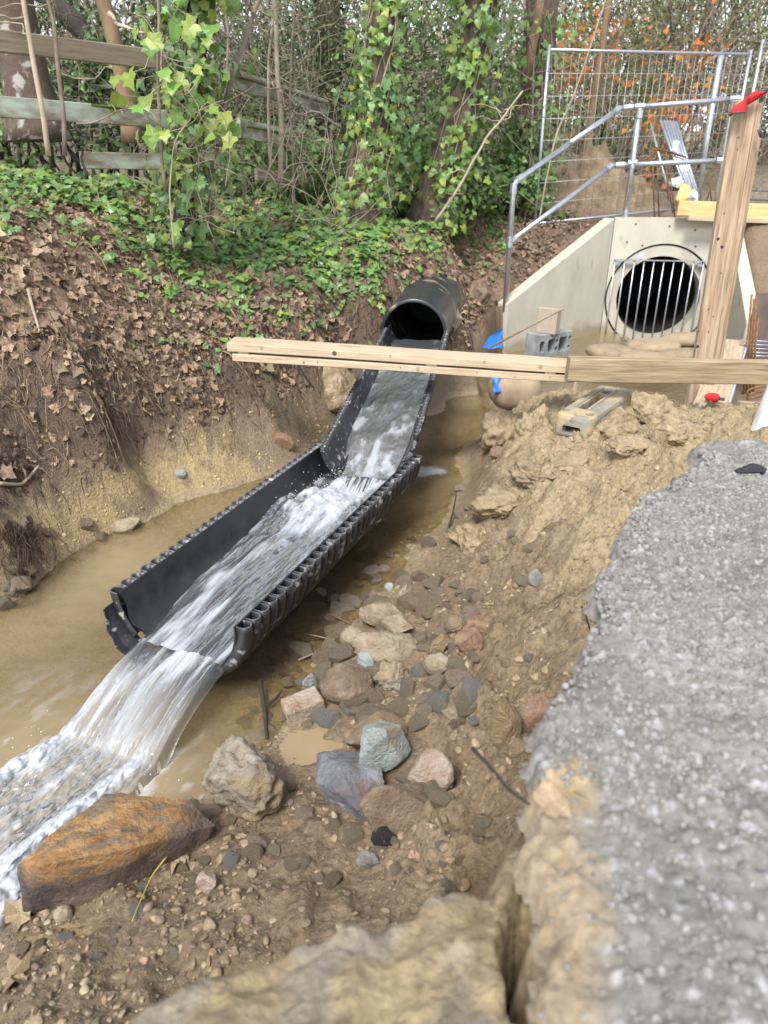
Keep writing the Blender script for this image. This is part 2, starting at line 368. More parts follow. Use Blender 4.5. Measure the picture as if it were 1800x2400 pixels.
M['level'] = pm('blue_white_strip', [(.30, .42, .62), (.60, .64, .70)], scale=26, rough=.4, bump=.1)

# ------------------------------------------------------------------ ground surface
ZL = 1.22                                     # level of the concrete edge the photographer stands over
ctrl = []
def cz(*l):
    for u, v, z in l: ctrl.append(atz(u, v, z))
def cy(*l):
    for u, v, y in l: ctrl.append(aty(u, v, y))
# far-left bank: water line, clay toe, root mass, litter slope, crest
cz((-250, 1600, -.02), (-60, 1450, 0), (130, 1320, 0), (260, 1245, 0), (380, 1200, 0), (540, 1145, 0), (640, 1110, 0), (720, 1060, .02))
cz((-150, 1300, .35), (100, 1170, .30), (300, 1090, .27), (480, 1065, .22), (620, 1030, .20), (720, 960, .25), (800, 900, .28))
cz((-200, 1100, .72), (0, 1010, .68), (100, 1000, .65), (300, 985, .52), (500, 920, .55), (640, 900, .52), (760, 830, .60))
cz((0, 850, 1.0), (200, 840, 1.0), (450, 790, .90), (640, 770, .86), (760, 740, .90), (850, 720, .95))
cz((-150, 700, 1.36), (100, 690, 1.32), (350, 670, 1.25), (560, 650, 1.2), (760, 640, 1.18), (900, 640, 1.16))
cz((-150, 560, 1.65), (100, 550, 1.62), (350, 550, 1.52), (560, 560, 1.45), (760, 570, 1.40), (900, 560, 1.38), (1000, 560, 1.36))
cz((-100, 450, 1.88), (150, 450, 1.84), (400, 470, 1.72))
ctrl += [(-4, 4.2, 1.9), (-5, 8, 1.9), (-2.5, 7, 1.9), (-1.2, 8.2, 1.72), (0, 9.5, 1.55), (.8, 11, 1.52), (-3, 12, 1.8), (1.4, 10.6, 1.5), (0, 14, 1.6), (-8, 3, 1.9), (.45, 7.45, 1.28), (.62, 8.2, 1.38), (.1, 7.2, 1.22), (.75, 7.7, 1.22)]
# bank between the pipe and the headwall
cz((1090, 720, .62), (1120, 640, .95), (1075, 780, .30), (1150, 560, 1.30), (1130, 770, .35), (1160, 760, .45), (1080, 600, 1.2), (1060, 690, .85))
# stream bed
ctrl += [tuple(p) for p in (atz(300, 1500, -.10), atz(100, 1600, -.12), atz(450, 1300, -.12), atz(600, 1200, -.14), atz(-100, 1800, -.12), atz(150, 1800, -.10), atz(-200, 2050, -.08),
                            atz(430, 1650, -.10), atz(560, 1560, -.07), atz(700, 1440, -.06), atz(800, 1300, -.08), atz(900, 1200, -.09), atz(1000, 1080, -.08), atz(1060, 960, -.10), atz(1080, 880, -.12), atz(850, 1000, -.12), atz(620, 1720, -.04), atz(480, 1800, -.05), atz(330, 1900, -.05))]
# right shore and mud bank
cz((1160, 900, .03), (1140, 960, .0), (1130, 1020, 0), (1085, 1140, 0), (1050, 1215, 0), (975, 1290, 0), (900, 1380, 0), (820, 1470, .0), (760, 1560, 0), (690, 1640, 0), (590, 1730, .0), (450, 1850, .01), (60, 2120, 0), (-100, 2250, 0))
cz((1200, 985, .25), (1230, 940, .40), (1180, 1060, .20), (1260, 1000, .48), (1340, 1015, .5), (1460, 935, .5), (1330, 1080, .52), (1420, 1060, .55), (1500, 1010, .56), (1560, 965, .56), (1600, 1010, .72))
cz((1130, 1170, .13), (1200, 1110, .33), (1230, 1180, .30), (1300, 1150, .50), (1400, 1130, .56), (1480, 1120, .60), (1090, 1250, .10), (1180, 1280, .20), (1300, 1270, .42), (1360, 1330, .50))
cz((1000, 1400, .09), (1100, 1400, .17), (1250, 1400, .36), (1350, 1420, .48), (950, 1500, .08), (1080, 1520, .16), (1200, 1560, .30), (850, 1620, .06), (1000, 1640, .13), (1150, 1680, .28), (760, 1740, .05), (900, 1780, .10), (1080, 1800, .25))
cz((620, 1830, .05), (760, 1890, .08), (950, 1930, .16), (560, 1960, .07), (700, 1990, .10), (400, 2030, .06), (250, 2060, .05), (550, 2060, .12), (150, 2200, .10), (300, 2140, .13), (850, 2020, .18), (1050, 1950, .28))
ctrl += [(0, .9, .32), (-.5, 1.0, .2), (.45, 1.2, .36), (-1.2, 1.0, .12), (0, .4, .6), (1.2, 1.6, .8), (2.5, 2.5, .9), (1.8, 3.0, .8), (-1.5, .4, .2), (-2.5, 1.5, -.05), (-3, 2.4, .05), (0, -1, 1.1), (3, 0, 1.2), (-3, -1, .4)]
# trench and site to the right
ctrl += [(2.3, 5.0, .40), (2.7, 5.9, .12), (1.7, 5.9, .12), (1.2, 6.2, .0), (3.2, 7.0, .0), (2.2, 7, -.1), (1.4, 7.2, -.08), (1.25, 7.7, -.05), (4.2, 8.4, .6), (5.0, 9.2, 1.45), (4.6, 9.7, 1.45), (6, 9, 1.45), (4.2, 6, .4), (6, 6, 1.2), (3.2, 4.0, .9), (5, 4, 1.2),
         (2.6, 10.8, 1.48), (4, 11, 1.5), (3, 13, 1.55), (6, 13, 1.55), (1.8, 9.9, 1.40), (2.0, 10.4, 1.46)]
for a in range(0, 360, 30): ctrl.append((20 * math.cos(R_(a)), 8 + 26 * math.sin(R_(a)), 1.6))
for a in range(0, 360, 45): ctrl.append((70 * math.cos(R_(a)), 20 + 90 * math.sin(R_(a)), 1.6))
ctrl = np.array([tuple(c) for c in ctrl])
_, _ui = np.unique(np.round(ctrl[:, :2], 3), axis=0, return_index=True); ctrl = ctrl[_ui]
def _k(r2): return np.where(r2 > 1e-12, .5 * r2 * np.log(r2 + 1e-12), 0)
def tps_fit(C, lam=.02):
    n = len(C); d2 = ((C[:, None, :2] - C[None, :, :2]) ** 2).sum(-1)
    A = np.zeros((n + 3, n + 3)); A[:n, :n] = _k(d2) + lam * np.eye(n); A[:n, n] = 1; A[:n, n + 1:] = C[:, :2]; A[n:, :n] = A[:n, n:].T
    return np.linalg.solve(A, np.r_[C[:, 2], 0, 0, 0])
_W = tps_fit(ctrl)
def tps(x, y):
    x = np.asarray(x, float).ravel(); y = np.asarray(y, float).ravel(); o = np.empty(len(x)); n = len(ctrl)
    for i in range(0, len(x), 20000):
        a, b = x[i:i + 20000], y[i:i + 20000]
        d2 = (a[:, None] - ctrl[None, :, 0]) ** 2 + (b[:, None] - ctrl[None, :, 1]) ** 2
        o[i:i + 20000] = _k(d2) @ _W[:n] + _W[n] + a * _W[n + 1] + b * _W[n + 2]
    return o

# outline of the broken concrete edge (plan) and of the mud lip in front of the camera
slab_px = [(1990, 930), (1800, 980), (1730, 1006), (1690, 1022), (1627, 1044), (1645, 1070), (1600, 1100), (1562, 1130), (1520, 1150), (1487, 1178), (1462, 1222), (1448, 1262), (1468, 1292), (1418, 1318), (1396, 1352), (1392, 1388),
           (1410, 1430), (1384, 1468), (1358, 1510), (1338, 1556), (1313, 1600), (1286, 1645), (1268, 1690), (1266, 1745), (1258, 1800), (1256, 1850), (1262, 1930), (1250, 2010), (1243, 2120), (1246, 2250), (1256, 2420)]
SLAB = [tuple(atz(u, v, ZL)[:2]) for u, v in slab_px] + [(.12, -.8), (2.6, -.8), (2.9, 1.9)]
lip_px = [(1245, 1850), (1150, 1955), (1020, 2010), (900, 2062), (760, 2080), (600, 2112), (450, 2140), (300, 2200), (200, 2310), (90, 2420)]
LIP = [tuple(atz(u, v, 1.20)[:2]) for u, v in lip_px] + [(-.5, .1), (-.5, -.8), (.6, -.8), (.6, .3)]
CRACK = [tuple(atz(u, v, 1.2)[:2]) for u, v in ((1262, 1960), (1240, 2010), (1225, 2080), (1212, 2150), (1215, 2240), (1228, 2330))]
# headwall frame
HW_RZ = R_(-11)
HL = aty(1425, 640, 10.0); HW_P = np.array([HL[0], HL[1], 0.0])
HD = np.array([math.cos(HW_RZ), math.sin(HW_RZ), 0]); HN = np.array([math.sin(HW_RZ), -math.cos(HW_RZ), 0])   # along the wall, out of the wall
def hw_local(u, v, off=0):
    p = atp(u, v, HW_P + HN * off, HN) - HW_P
    return float(p @ HD), float(p[2])
PC = (*hw_local(1542, 699),)                  # centre of the round opening
HW_W = 2 * PC[0] + .02
def hw_world(x, out, z=0): p = HW_P + HD * x + HN * out; return (p[0], p[1], z)
NOSE_L = atz(1190, 712, .60); NOSE_R = atz(1750, 757, .52)
BASIN = [hw_world(-.13, -.07)[:2], (NOSE_L[0] - .13, NOSE_L[1] - .05), tuple(atz(1165, 830, 0)[:2]), tuple(atz(1090, 870, 0)[:2]), (1.05, 6.35), (1.6, 6.3), (2.7, 6.3), (3.15, 6.6), (NOSE_R[0] + .10, NOSE_R[1] - .05), hw_world(HW_W + .12, -.07)[:2]]

PUD = atz(745, 1752, .05)
def ground_z(x, y):
    x = np.asarray(x, float).ravel(); y = np.asarray(y, float).ravel()
    base = tps(x, y)
    far = sstep(13, 17, np.hypot(x, y - 3)); base = base * (1 - far) + 1.6 * far
    near = 1 - sstep(9, 14, y)
    # clods and lumps, strongest in the churned mud on the right
    mudw = sstep(.04, .22, base) * (1 - sstep(5.5, 7, y)) * sstep(-.05, .15, x - (.55 * (3.2 - y) * -.25) - .25) * near
    mudw = np.maximum(mudw, .35 * (1 - sstep(.25, .4, base)) * sstep(.03, .1, base) * (y < 3) * (x > -1.6))
    w1 = x + .10 * fbm(x * 3, y * 3, seed=3); w2 = y + .10 * fbm(x * 3 + 9, y * 3, seed=4)
    lump = 1 - np.abs(fbm(w1 * 3.1, w2 * 3.1, oct=4, seed=5)) * 2.2
    fine = fbm(x * 17, y * 17, oct=4, seed=8)
    c1, c2, cr = cells(w1 * 6.5, w2 * 6.5, 21)
    clod = np.clip(.55 - c1, 0, 1) * (cr > .35)
    fine2 = fbm(x * 44, y * 44, oct=3, seed=9); z = base + mudw * (.105 * lump - .06 + .050 * fine + .018 * fine2 + .07 * clod)
    pr_ = np.hypot((x - PUD[0]) / .15, (y - PUD[1]) / .09); mp_ = 1 - sstep(.35, 1.1, pr_); z = z * (1 - mp_ * .8) + (.035 + .3 * (z - base)) * mp_ * .8
    # left bank: root and soil relief
    z = z + sstep(-.02, .05, base) * (y < 3.2) * (x > -1.6) * .012 * fbm(x * 30, y * 30, oct=4, seed=29); lb = sstep(.02, .3, base) * ((x < -.2) | (y > 6.5)) * near
    z = z + lb * (.020 * fbm(x * 26, y * 26, oct=4, seed=36) + .022 * (1 - np.abs(fbm(x * 11, y * 11, oct=3, seed=37)) * 2)); z = z + lb * (.055 * fbm(x * 2.3, y * 2.3, oct=3, seed=31) + .03 * fbm(x * 9, y * 9, oct=4, seed=33))
    ov = sstep(.28, .50, base) * (1 - sstep(.5, .9, base)) * lb
    z = z + ov * .07 * (fbm(x * 5, y * 2.0, oct=3, seed=35) + .4)
    # stream bed cobbles
    bed = (1 - sstep(.0, .06, base)) * near
    d1, d2, rv = cells(x * 9 + .3 * fbm(x * 4, y * 4, seed=40), y * 9, 41)
    z = z + bed * (.03 * np.clip(.6 - d1, 0, 1) * rv + .012 * fbm(x * 15, y * 15, seed=43) + .012 * fbm(x * 3, y * 3, seed=44))
    # culvert basin and ground behind the headwall
    b = polydist(x, y, BASIN); mb = sstep(-.06, .05, b)
    z = z * (1 - mb) + (-.14 + .02 * fbm(x * 6, y * 6, seed=50)) * mb
    lx = (x - HW_P[0]) * HD[0] + (y - HW_P[1]) * HD[1]; lo = (x - HW_P[0]) * HN[0] + (y - HW_P[1]) * HN[1]
    bh = sstep(.04, .12, -lo) * (lx > -.3) * (lx < HW_W + .8) * (-lo < 2.2)
    z = z * (1 - bh) + np.maximum(z, 1.36) * bh
    wa = np.array([HL[0], HL[1]]); wb_ = np.array([NOSE_L[0], NOSE_L[1]]); wd = wb_ - wa; wl_ = np.linalg.norm(wd); wd = wd / wl_; wp = np.array([wd[1], -wd[0]]); wp = wp * (1 if wp[0] < 0 else -1)
    tt = ((x - wa[0]) * wd[0] + (y - wa[1]) * wd[1]) / wl_; dl = (x - wa[0]) * wp[0] + (y - wa[1]) * wp[1]
    cap = 1.44 - .88 * np.clip(tt, 0, 1) + .9 * np.maximum(dl - .16, 0) - .25 * np.clip(tt - 1, 0, .6); inw = (tt > -.25) & (tt < 1.5) & (dl > -.05)
    z = np.where(inw & (y > 7.6), np.minimum(z, cap + .03 * fbm(x * 6, y * 6, seed=58)), z)
    # mud lip and ground under the concrete
    d = polydist(x, y, LIP); dn = d + .05 * fbm(x * 7, y * 7, oct=3, seed=60) + .02 * fbm(x * 24, y * 24, oct=3, seed=61)
    ml = sstep(-.10, .02, dn)
    zl = 1.20 + .035 * fbm(x * 5, y * 5, oct=4, seed=62) + .022 * fbm(x * 30, y * 30, oct=4, seed=63) - .02 - .07 * (1 - sstep(0, .22, d))
    z = z * (1 - ml) + zl * ml
    d = polydist(x, y, SLAB); dn = d + .012 * fbm(x * 20, y * 20, oct=3, seed=64)
    ms = sstep(.09, .17, dn)
    z = z * (1 - ms) + np.maximum(z * 0 + ZL - .10, 0) * ms
    cd = linedist(x, y, CRACK); z = z - .22 * (1 - sstep(.007, .016, cd + .004 * fbm(x * 40, y * 40, seed=66)))
    return z, base, dict(mud=mudw, slab=d, lip=ml * (1 - ms), bed=bed)

def growing(a, b, s0, s1, gmax, g=1.09):
    """grid lines: spacing s0 between a and b, growing outward to reach gmax"""
    return s0
gx = [0.0]
while gx[-1] < 2.2: gx.append(gx[-1] + .0135)
while gx[-1] < 5.5: gx.append(gx[-1] + min(.06, (gx[-1] - gx[-2]) * 1.03))
while gx[-1] < 150: gx.append(gx[-1] + (gx[-1] - gx[-2]) * 1.16)
gx = np.array([-g for g in gx[:0:-1]] + gx)
gy = [.25]
while gy[-1] < 14: gy.append(gy[-1] + max(.0085, .0052 * gy[-1]))
while gy[-1] < 190: gy.append(gy[-1] + (gy[-1] - gy[-2]) * 1.15)
neg = [.25]
while neg[-1] > -1.4: neg.append(neg[-1] - .03)
while neg[-1] > -60: neg.append(neg[-1] - (neg[-2] - neg[-1]) * 1.3)
gy = np.array(neg[:0:-1] + gy)
GX, GY = np.meshgrid(gx, gy); NY, NX = GX.shape
gz, gbase, gw = ground_z(GX, GY)
GZ = gz.reshape(NY, NX)
def _lerp2(A, x, y):
    x = np.asarray(x, float); y = np.asarray(y, float)
    i = np.clip(np.searchsorted(gx, x) - 1, 0, NX - 2); j = np.clip(np.searchsorted(gy, y) - 1, 0, NY - 2)
    fx = np.clip((x - gx[i]) / (gx[i + 1] - gx[i]), 0, 1); fy = np.clip((y - gy[j]) / (gy[j + 1] - gy[j]), 0, 1)
    return A[j, i] * (1 - fx) * (1 - fy) + A[j, i + 1] * fx * (1 - fy) + A[j + 1, i] * (1 - fx) * fy + A[j + 1, i + 1] * fx * fy
def H(x, y): return _lerp2(GZ, x, y)
def Hn(x, y, e=.03):
    n = np.stack([-(H(x + e, y) - H(x - e, y)) / (2 * e), -(H(x, y + e) - H(x, y - e)) / (2 * e), np.ones(np.shape(x))], -1)
    return n / np.linalg.norm(n, axis=-1)[..., None]
def hit(u, v):
    """where the sight line through a point of the photograph meets the ground"""
    r = ray(u, v); t = np.arange(.3, 16, .006); P = _C + r * t[:, None]
    k = np.where((P[:, 2] < H(P[:, 0], P[:, 1])) & (P[:, 1] > .95))[0]
    return P[k[0]] if len(k) else P[-1]

# colour of the soils: pale tan mud, brown soil, dark humus, ochre clay
x, y = GX.ravel(), GY.ravel()
C_mud = np.array([.37, .283, .17]); C_brown = np.array([.21, .154, .096]); C_dark = np.array([.105, .072, .048]); C_clay = np.array([.37, .275, .14])
C_lit = np.array([.215, .14, .092]); C_grey = np.array([.27, .245, .20]); C_bed = np.array([.33, .255, .155])
n1 = fbm(x * 2.2, y * 2.2, oct=4, seed=70); n2 = fbm(x * 8, y * 8, oct=4, seed=71); n3 = fbm(x * 1.1, y * 1.1, oct=3, seed=72)
def mixc(a, b, t): return a + (b - a) * np.clip(t, 0, 1)[:, None]
col = np.tile(C_lit, (len(x), 1)).astype(float)
left = ((x < -.15) & (y < 6.3)) | (y > 6.3)
b = gbase
col = mixc(col, C_dark, left * sstep(.32, .5, b + .12 * n1) * (1 - sstep(.85, 1.25, b + .3 * n2)) * .9)
col = mixc(col, C_brown, left * (1 - sstep(.30, .48, b + .15 * n1)))
col = mixc(col, C_clay, left * (1 - sstep(.24, .40, b + .16 * n1)) * sstep(-.15, .12, n3 - .20 * (x + 1.1)) * (y < 6) * sstep(-.42, .05, n2 + n1 * .6) * .95)
gr = ((x + .62) ** 2 / .12 + (y - 5.0) ** 2 / .3) ; col = mixc(col, np.array([.25, .19, .125]), left * (1 - sstep(.5, 1.4, gr + .5 * n2)))
right = (~left)
mt = sstep(.12, .4, b + .12 * n1 + .05 * n2)
col[right] = mixc(mixc(np.tile(C_brown * 1.12, (len(x), 1)), C_mud, mt), C_brown * .95, sstep(.15, .5, n2 * .8 + n1 * .5) * .7)[right]
col = mixc(col, C_brown * 1.15, right * (1 - sstep(.08, .2, b)) * sstep(-.1, .3, n1) * .6)
upper = right * sstep(.40, .55, b) * (y > 2.9); col = mixc(col, C_mud * .97, upper * sstep(-.35, .15, n2))
low_brown = right * sstep(.28, .12, np.abs(b - .26) + 0) * (y < 3.2) * (x > .2); col = mixc(col, np.array([.205, .148, .088]), low_brown * sstep(-.4, .2, n1 + n2 * .5) * .85)
col = mixc(col, C_bed, gw['bed'] * .9)
col = mixc(col, np.array([.39, .295, .18]), gw['lip'] * sstep(-.3, .3, n2)); col = mixc(col, np.array([.46, .36, .21]), gw['lip'] * sstep(.05, .35, fbm(x * 9, y * 9, seed=75)))
col = mixc(col, np.array([.30, .28, .25]), gw['lip'] * sstep(.1, .4, fbm(x * 12, y * 12, seed=76)) * .6)
far = sstep(9.5, 11, y) * (x < 2.0); col = mixc(col, C_lit * .8, far)
site = sstep(10.3, 11.3, y) * sstep(1.4, 2.2, x); col = mixc(col, np.array([.27, .20, .14]), site)
heap = (x > 4.0) & (y > 7.6) & (y < 10.2); col[heap] = mixc(np.tile(np.array([.23, .165, .10]), (len(x), 1)), C_brown, sstep(-.2, .3, n2))[heap]
i = np.arange(NY - 1)[:, None] * NX + np.arange(NX - 1)[None]
GF = np.stack([i, i + 1, i + NX + 1, i + NX], -1).reshape(-1, 4)
_lx = (x - HW_P[0]) * HD[0] + (y - HW_P[1]) * HD[1]; _lo = (x - HW_P[0]) * HN[0] + (y - HW_P[1]) * HN[1]
_step = (np.abs(_lx - PC[0]) < .74) & (_lo < .03) & (_lo > -.24)      # the step lies inside the wall, where the pipe passes
GF = GF[~(_step[GF].any(1) & ((gz[GF].max(1) - gz[GF].min(1)) > .12))]
_pd = aty(969, 782, 6.22); _pa = np.array([.174, .984, .05]); _q = np.stack([x, y, gz], 1) - _pd; _ps = _q @ _pa; _pr = np.linalg.norm(_q - _ps[:, None] * _pa, axis=1)
GF = GF[~((_ps > -.35) & (_ps < 1.5) & (_pr < .272))[GF].any(1)]
ground = obj('ground', mesh('ground', np.stack([x, y, gz], 1), [GF], True, {'tint': col}), M['ground']); tag(ground, None, None, kind='structure')

hx, hy = np.meshgrid(np.linspace(-60, 60, 160), np.linspace(17, 95, 110)); fx, fy = hx.ravel(), hy.ravel()
hz_ = 1.4 + (fy - 17) * .17 * (1 - .62 * sstep(2, 16, fx)) * np.minimum(1, (fy - 17) / 6) + .5 * fbm(fx * .15, fy * .15, oct=3, seed=88) * sstep(17, 24, fy)
hz_ = np.minimum(hz_, 11 + fbm(fx * .1, fy * .1, seed=89)); i = np.arange(109)[:, None] * 160 + np.arange(159)[None]
hill = obj('hill', mesh('hill', np.stack([fx, fy, hz_], 1), [np.stack([i, i + 1, i + 161, i + 160], -1).reshape(-1, 4)], True), pm('leafy_hillside', [(.17, .15, .08), (.30, .25, .165), (.40, .35, .26)], scale=2.2, rough=.95, bump=1, bscale=5, dist=.3, rnd=0)); tag(hill, None, None, kind='structure')

def outside_pipe(X, Y, Z):
    q = np.stack([X, Y, Z], -1) - _pd; ps = q @ _pa; return ~((ps > -.6) & (ps < 1.5) & (np.linalg.norm(q - ps[..., None] * _pa, axis=-1) < .34) & (Z < _pd[2] + .24))

# ------------------------------------------------------------------ broken concrete edge
def make_slab():
    s = .0064; xs = np.arange(.10, 2.75, s); ys = np.arange(-.4, 2.15, s); X, Y = np.meshgrid(xs, ys); ny, nx = X.shape
    fx, fy = X.ravel(), Y.ravel()
    d = polydist(fx, fy, SLAB) - .010 + .020 * fbm(fx * 34, fy * 34, oct=4, seed=80) + .020 * fbm(fx * 9, fy * 9, oct=2, seed=81)
    d1, d2, rv = cells(fx * 62, fy * 62, 82); e1, e2, ev = cells(fx * 34 + 5, fy * 34, 83)
    top = ZL + .0085 * np.clip(.62 - d1, 0, 1) * (.35 + rv) + .016 * np.clip(.5 - e1, 0, 1) * (ev > .55) + .013 * fbm(fx * 6, fy * 6, oct=3, seed=84) + .009 * fbm(fx * 34, fy * 34, oct=4, seed=85)
    top = top - .008 * (1 - sstep(0, .05, d))
    t = sstep(-.010, .002, d)
    z = (ZL - .055) * (1 - t) + top * t
    c = np.array([.20, .193, .176])[None] * (1 + .28 * (rv - .5))[:, None]
    nn = fbm(fx * 3, fy * 3, oct=3, seed=86); n4 = fbm(fx * 14, fy * 14, oct=3, seed=87)
    c = mixc(c, np.array([.29, .28, .26]), sstep(.0, .5, nn) * .6); c = mixc(c, np.array([.13, .13, .12]), sstep(.25, .5, n4) * .6)
    c = mixc(c, np.array([.36, .36, .37]), (rv > .9) * sstep(.5, .3, d1)); 
    mudd = (1 - sstep(.02, .10, d + .07 * nn)) * sstep(.80, .62, fy + .06 * n4); c = mixc(c, np.array([.31, .24, .155]), np.clip(mudd * 1.1 + .3 * n4 * mudd, 0, .95))
    stain = np.hypot(fx - atz(1320, 1840, ZL)[0], (fy - atz(1320, 1840, ZL)[1]) * 1.1); c = mixc(c, np.array([.45, .31, .14]), (1 - sstep(.01, .055, stain + .04 * n4)) * .6)
    c = mixc(c, np.array([.17, .15, .12]), (1 - sstep(-.02, .0, d)) * .7)
    i = (np.arange(ny - 1)[:, None] * nx + np.arange(nx - 1)[None]); F = np.stack([i, i + 1, i + nx + 1, i + nx], -1).reshape(-1, 4)
    keep = (d > -.012)[F].any(1); F = F[keep]
    used = np.unique(F); mp = np.full(len(fx), -1); mp[used] = np.arange(len(used))
    return mesh('concrete_pavement', np.stack([fx, fy, z], 1)[used], [mp[F]], True, {'tint': c[used]})
slab = obj('concrete_pavement', make_slab(), M['slab']); tag(slab, None, None, kind='structure')

# ------------------------------------------------------------------ water
def water_mat(name, murk, c_murk, foam_col=(.50, .52, .54), rough=.04, bump=.25, bscale=18, stretch=(1, 1, 1), ang=0.0, clear_tint=(.86, .82, .70), gloss=1.0, c_murk2=None):
    m = bpy.data.materials.new(name); m.use_nodes = True; nt = m.node_tree; L = nt.links; nt.nodes.clear()
    out = _n(nt, 'ShaderNodeOutputMaterial'); tr = _n(nt, 'ShaderNodeBsdfTransparent'); tr.inputs[0].default_value = (*clear_tint, 1)
    df = _n(nt, 'ShaderNodeBsdfDiffuse'); at2 = _n(nt, 'ShaderNodeAttribute', attribute_name='tone'); mxc = _n(nt, 'ShaderNodeMix', data_type='RGBA'); L.new(at2.outputs['Fac'], mxc.inputs[0]); mxc.inputs[6].default_value = (*c_murk, 1); mxc.inputs[7].default_value = (*(c_murk2 or c_murk), 1); L.new(mxc.outputs[2], df.inputs[0])
    gl = _n(nt, 'ShaderNodeBsdfGlossy'); gl.inputs['Roughness'].default_value = rough; gl.inputs[0].default_value = (gloss, gloss, gloss, 1)
    fr = _n(nt, 'ShaderNodeFresnel'); fr.inputs[0].default_value = 1.33
    am = _n(nt, 'ShaderNodeAttribute', attribute_name='murk'); af = _n(nt, 'ShaderNodeAttribute', attribute_name='foam')
    m1 = _n(nt, 'ShaderNodeMixShader'); L.new(am.outputs['Fac'], m1.inputs[0]); L.new(tr.outputs[0], m1.inputs[1]); L.new(df.outputs[0], m1.inputs[2])
    m2 = _n(nt, 'ShaderNodeMixShader'); L.new(fr.outputs[0], m2.inputs[0]); L.new(m1.outputs[0], m2.inputs[1]); L.new(gl.outputs[0], m2.inputs[2])
    fo = _n(nt, 'ShaderNodeBsdfPrincipled'); fo.inputs['Base Color'].default_value = (*foam_col, 1); fo.inputs['Roughness'].default_value = .35
    m3 = _n(nt, 'ShaderNodeMixShader'); L.new(af.outputs['Fac'], m3.inputs[0]); L.new(m2.outputs[0], m3.inputs[1]); L.new(fo.outputs[0], m3.inputs[2])
    tc = _n(nt, 'ShaderNodeTexCoord'); mp = _n(nt, 'ShaderNodeMapping'); mp.inputs['Scale'].default_value = stretch
    nz = _n(nt, 'ShaderNodeTexNoise'); nz.inputs['Scale'].default_value = bscale; nz.inputs['Detail'].default_value = 4
    bp = _n(nt, 'ShaderNodeBump'); bp.inputs['Strength'].default_value = bump; bp.inputs['Distance'].default_value = .02
    rt = _n(nt, 'ShaderNodeVectorRotate', rotation_type='Z_AXIS'); rt.inputs['Angle'].default_value = ang; L.new(tc.outputs['Object'], rt.inputs['Vector'])
    L.new(rt.outputs[0], mp.inputs[0]); L.new(mp.outputs[0], nz.inputs['Vector']); L.new(nz.outputs[0], bp.inputs['Height'])
    for nd in (gl, fr, fo): L.new(bp.outputs[0], nd.inputs['Normal'])
    L.new(m3.outputs[0], out.inputs[0]); return m
M['stream'] = water_mat('stream_water', .4, (.34, .265, .155), bump=.35, bscale=16)
# the two trough frames: axis runs up-stream from the near end
T1 = atz(247, 1387, .40); T1r = atz(570, 1487, .40); T2 = atz(760, 1031, .46); T2r = atz(976, 1072, .46)
TN = (T1 + T1r) / 2; TF = (T2 + T2r) / 2; TL = float(np.linalg.norm(TF - TN))
def axis_matrix(P, Q):
    x = Vector(Q - P).normalized(); y = Vector((0, 0, 1)).cross(x).normalized(); z = x.cross(y)
    Mx = Matrix((x, y, z)).transposed().to_4x4(); Mx.translation = Vector(P); return Mx
MT = axis_matrix(TN, TF)
def tw(s, t, h): return np.array(MT @ Vector((s, t, h)))
FLOW = np.array(MT.to_3x3() @ Vector((-1, 0, 0))); FLOW[2] = 0; FLOW /= np.linalg.norm(FLOW); FSIDE = np.array([-FLOW[1], FLOW[0], 0])   # to the right of the picture when negative

FA_ = math.atan2(-FLOW[1], -FLOW[0])
M['rush'] = water_mat('rushing_water', .5, (.085, .09, .095), foam_col=(.43, .455, .49), bump=.5, bscale=17, stretch=(.22, 1.6, .6), ang=-FA_, rough=.24, clear_tint=(.8, .8, .8), gloss=.75)
M['chute'] = water_mat('chute_water', .5, (.045, .048, .05), foam_col=(.40, .42, .45), bump=.35, bscale=22, stretch=(.35, 1.6, .6), ang=-FA_, rough=.3, clear_tint=(.8, .8, .8), gloss=.5)
M['fall'] = water_mat('falling_water', .5, (.085, .09, .095), c_murk2=(.29, .26, .20), gloss=.85, foam_col=(.45, .47, .50), bump=.30, bscale=15, stretch=(.22, 1.6, .6), ang=-FA_, rough=.12, clear_tint=(.80, .76, .68))

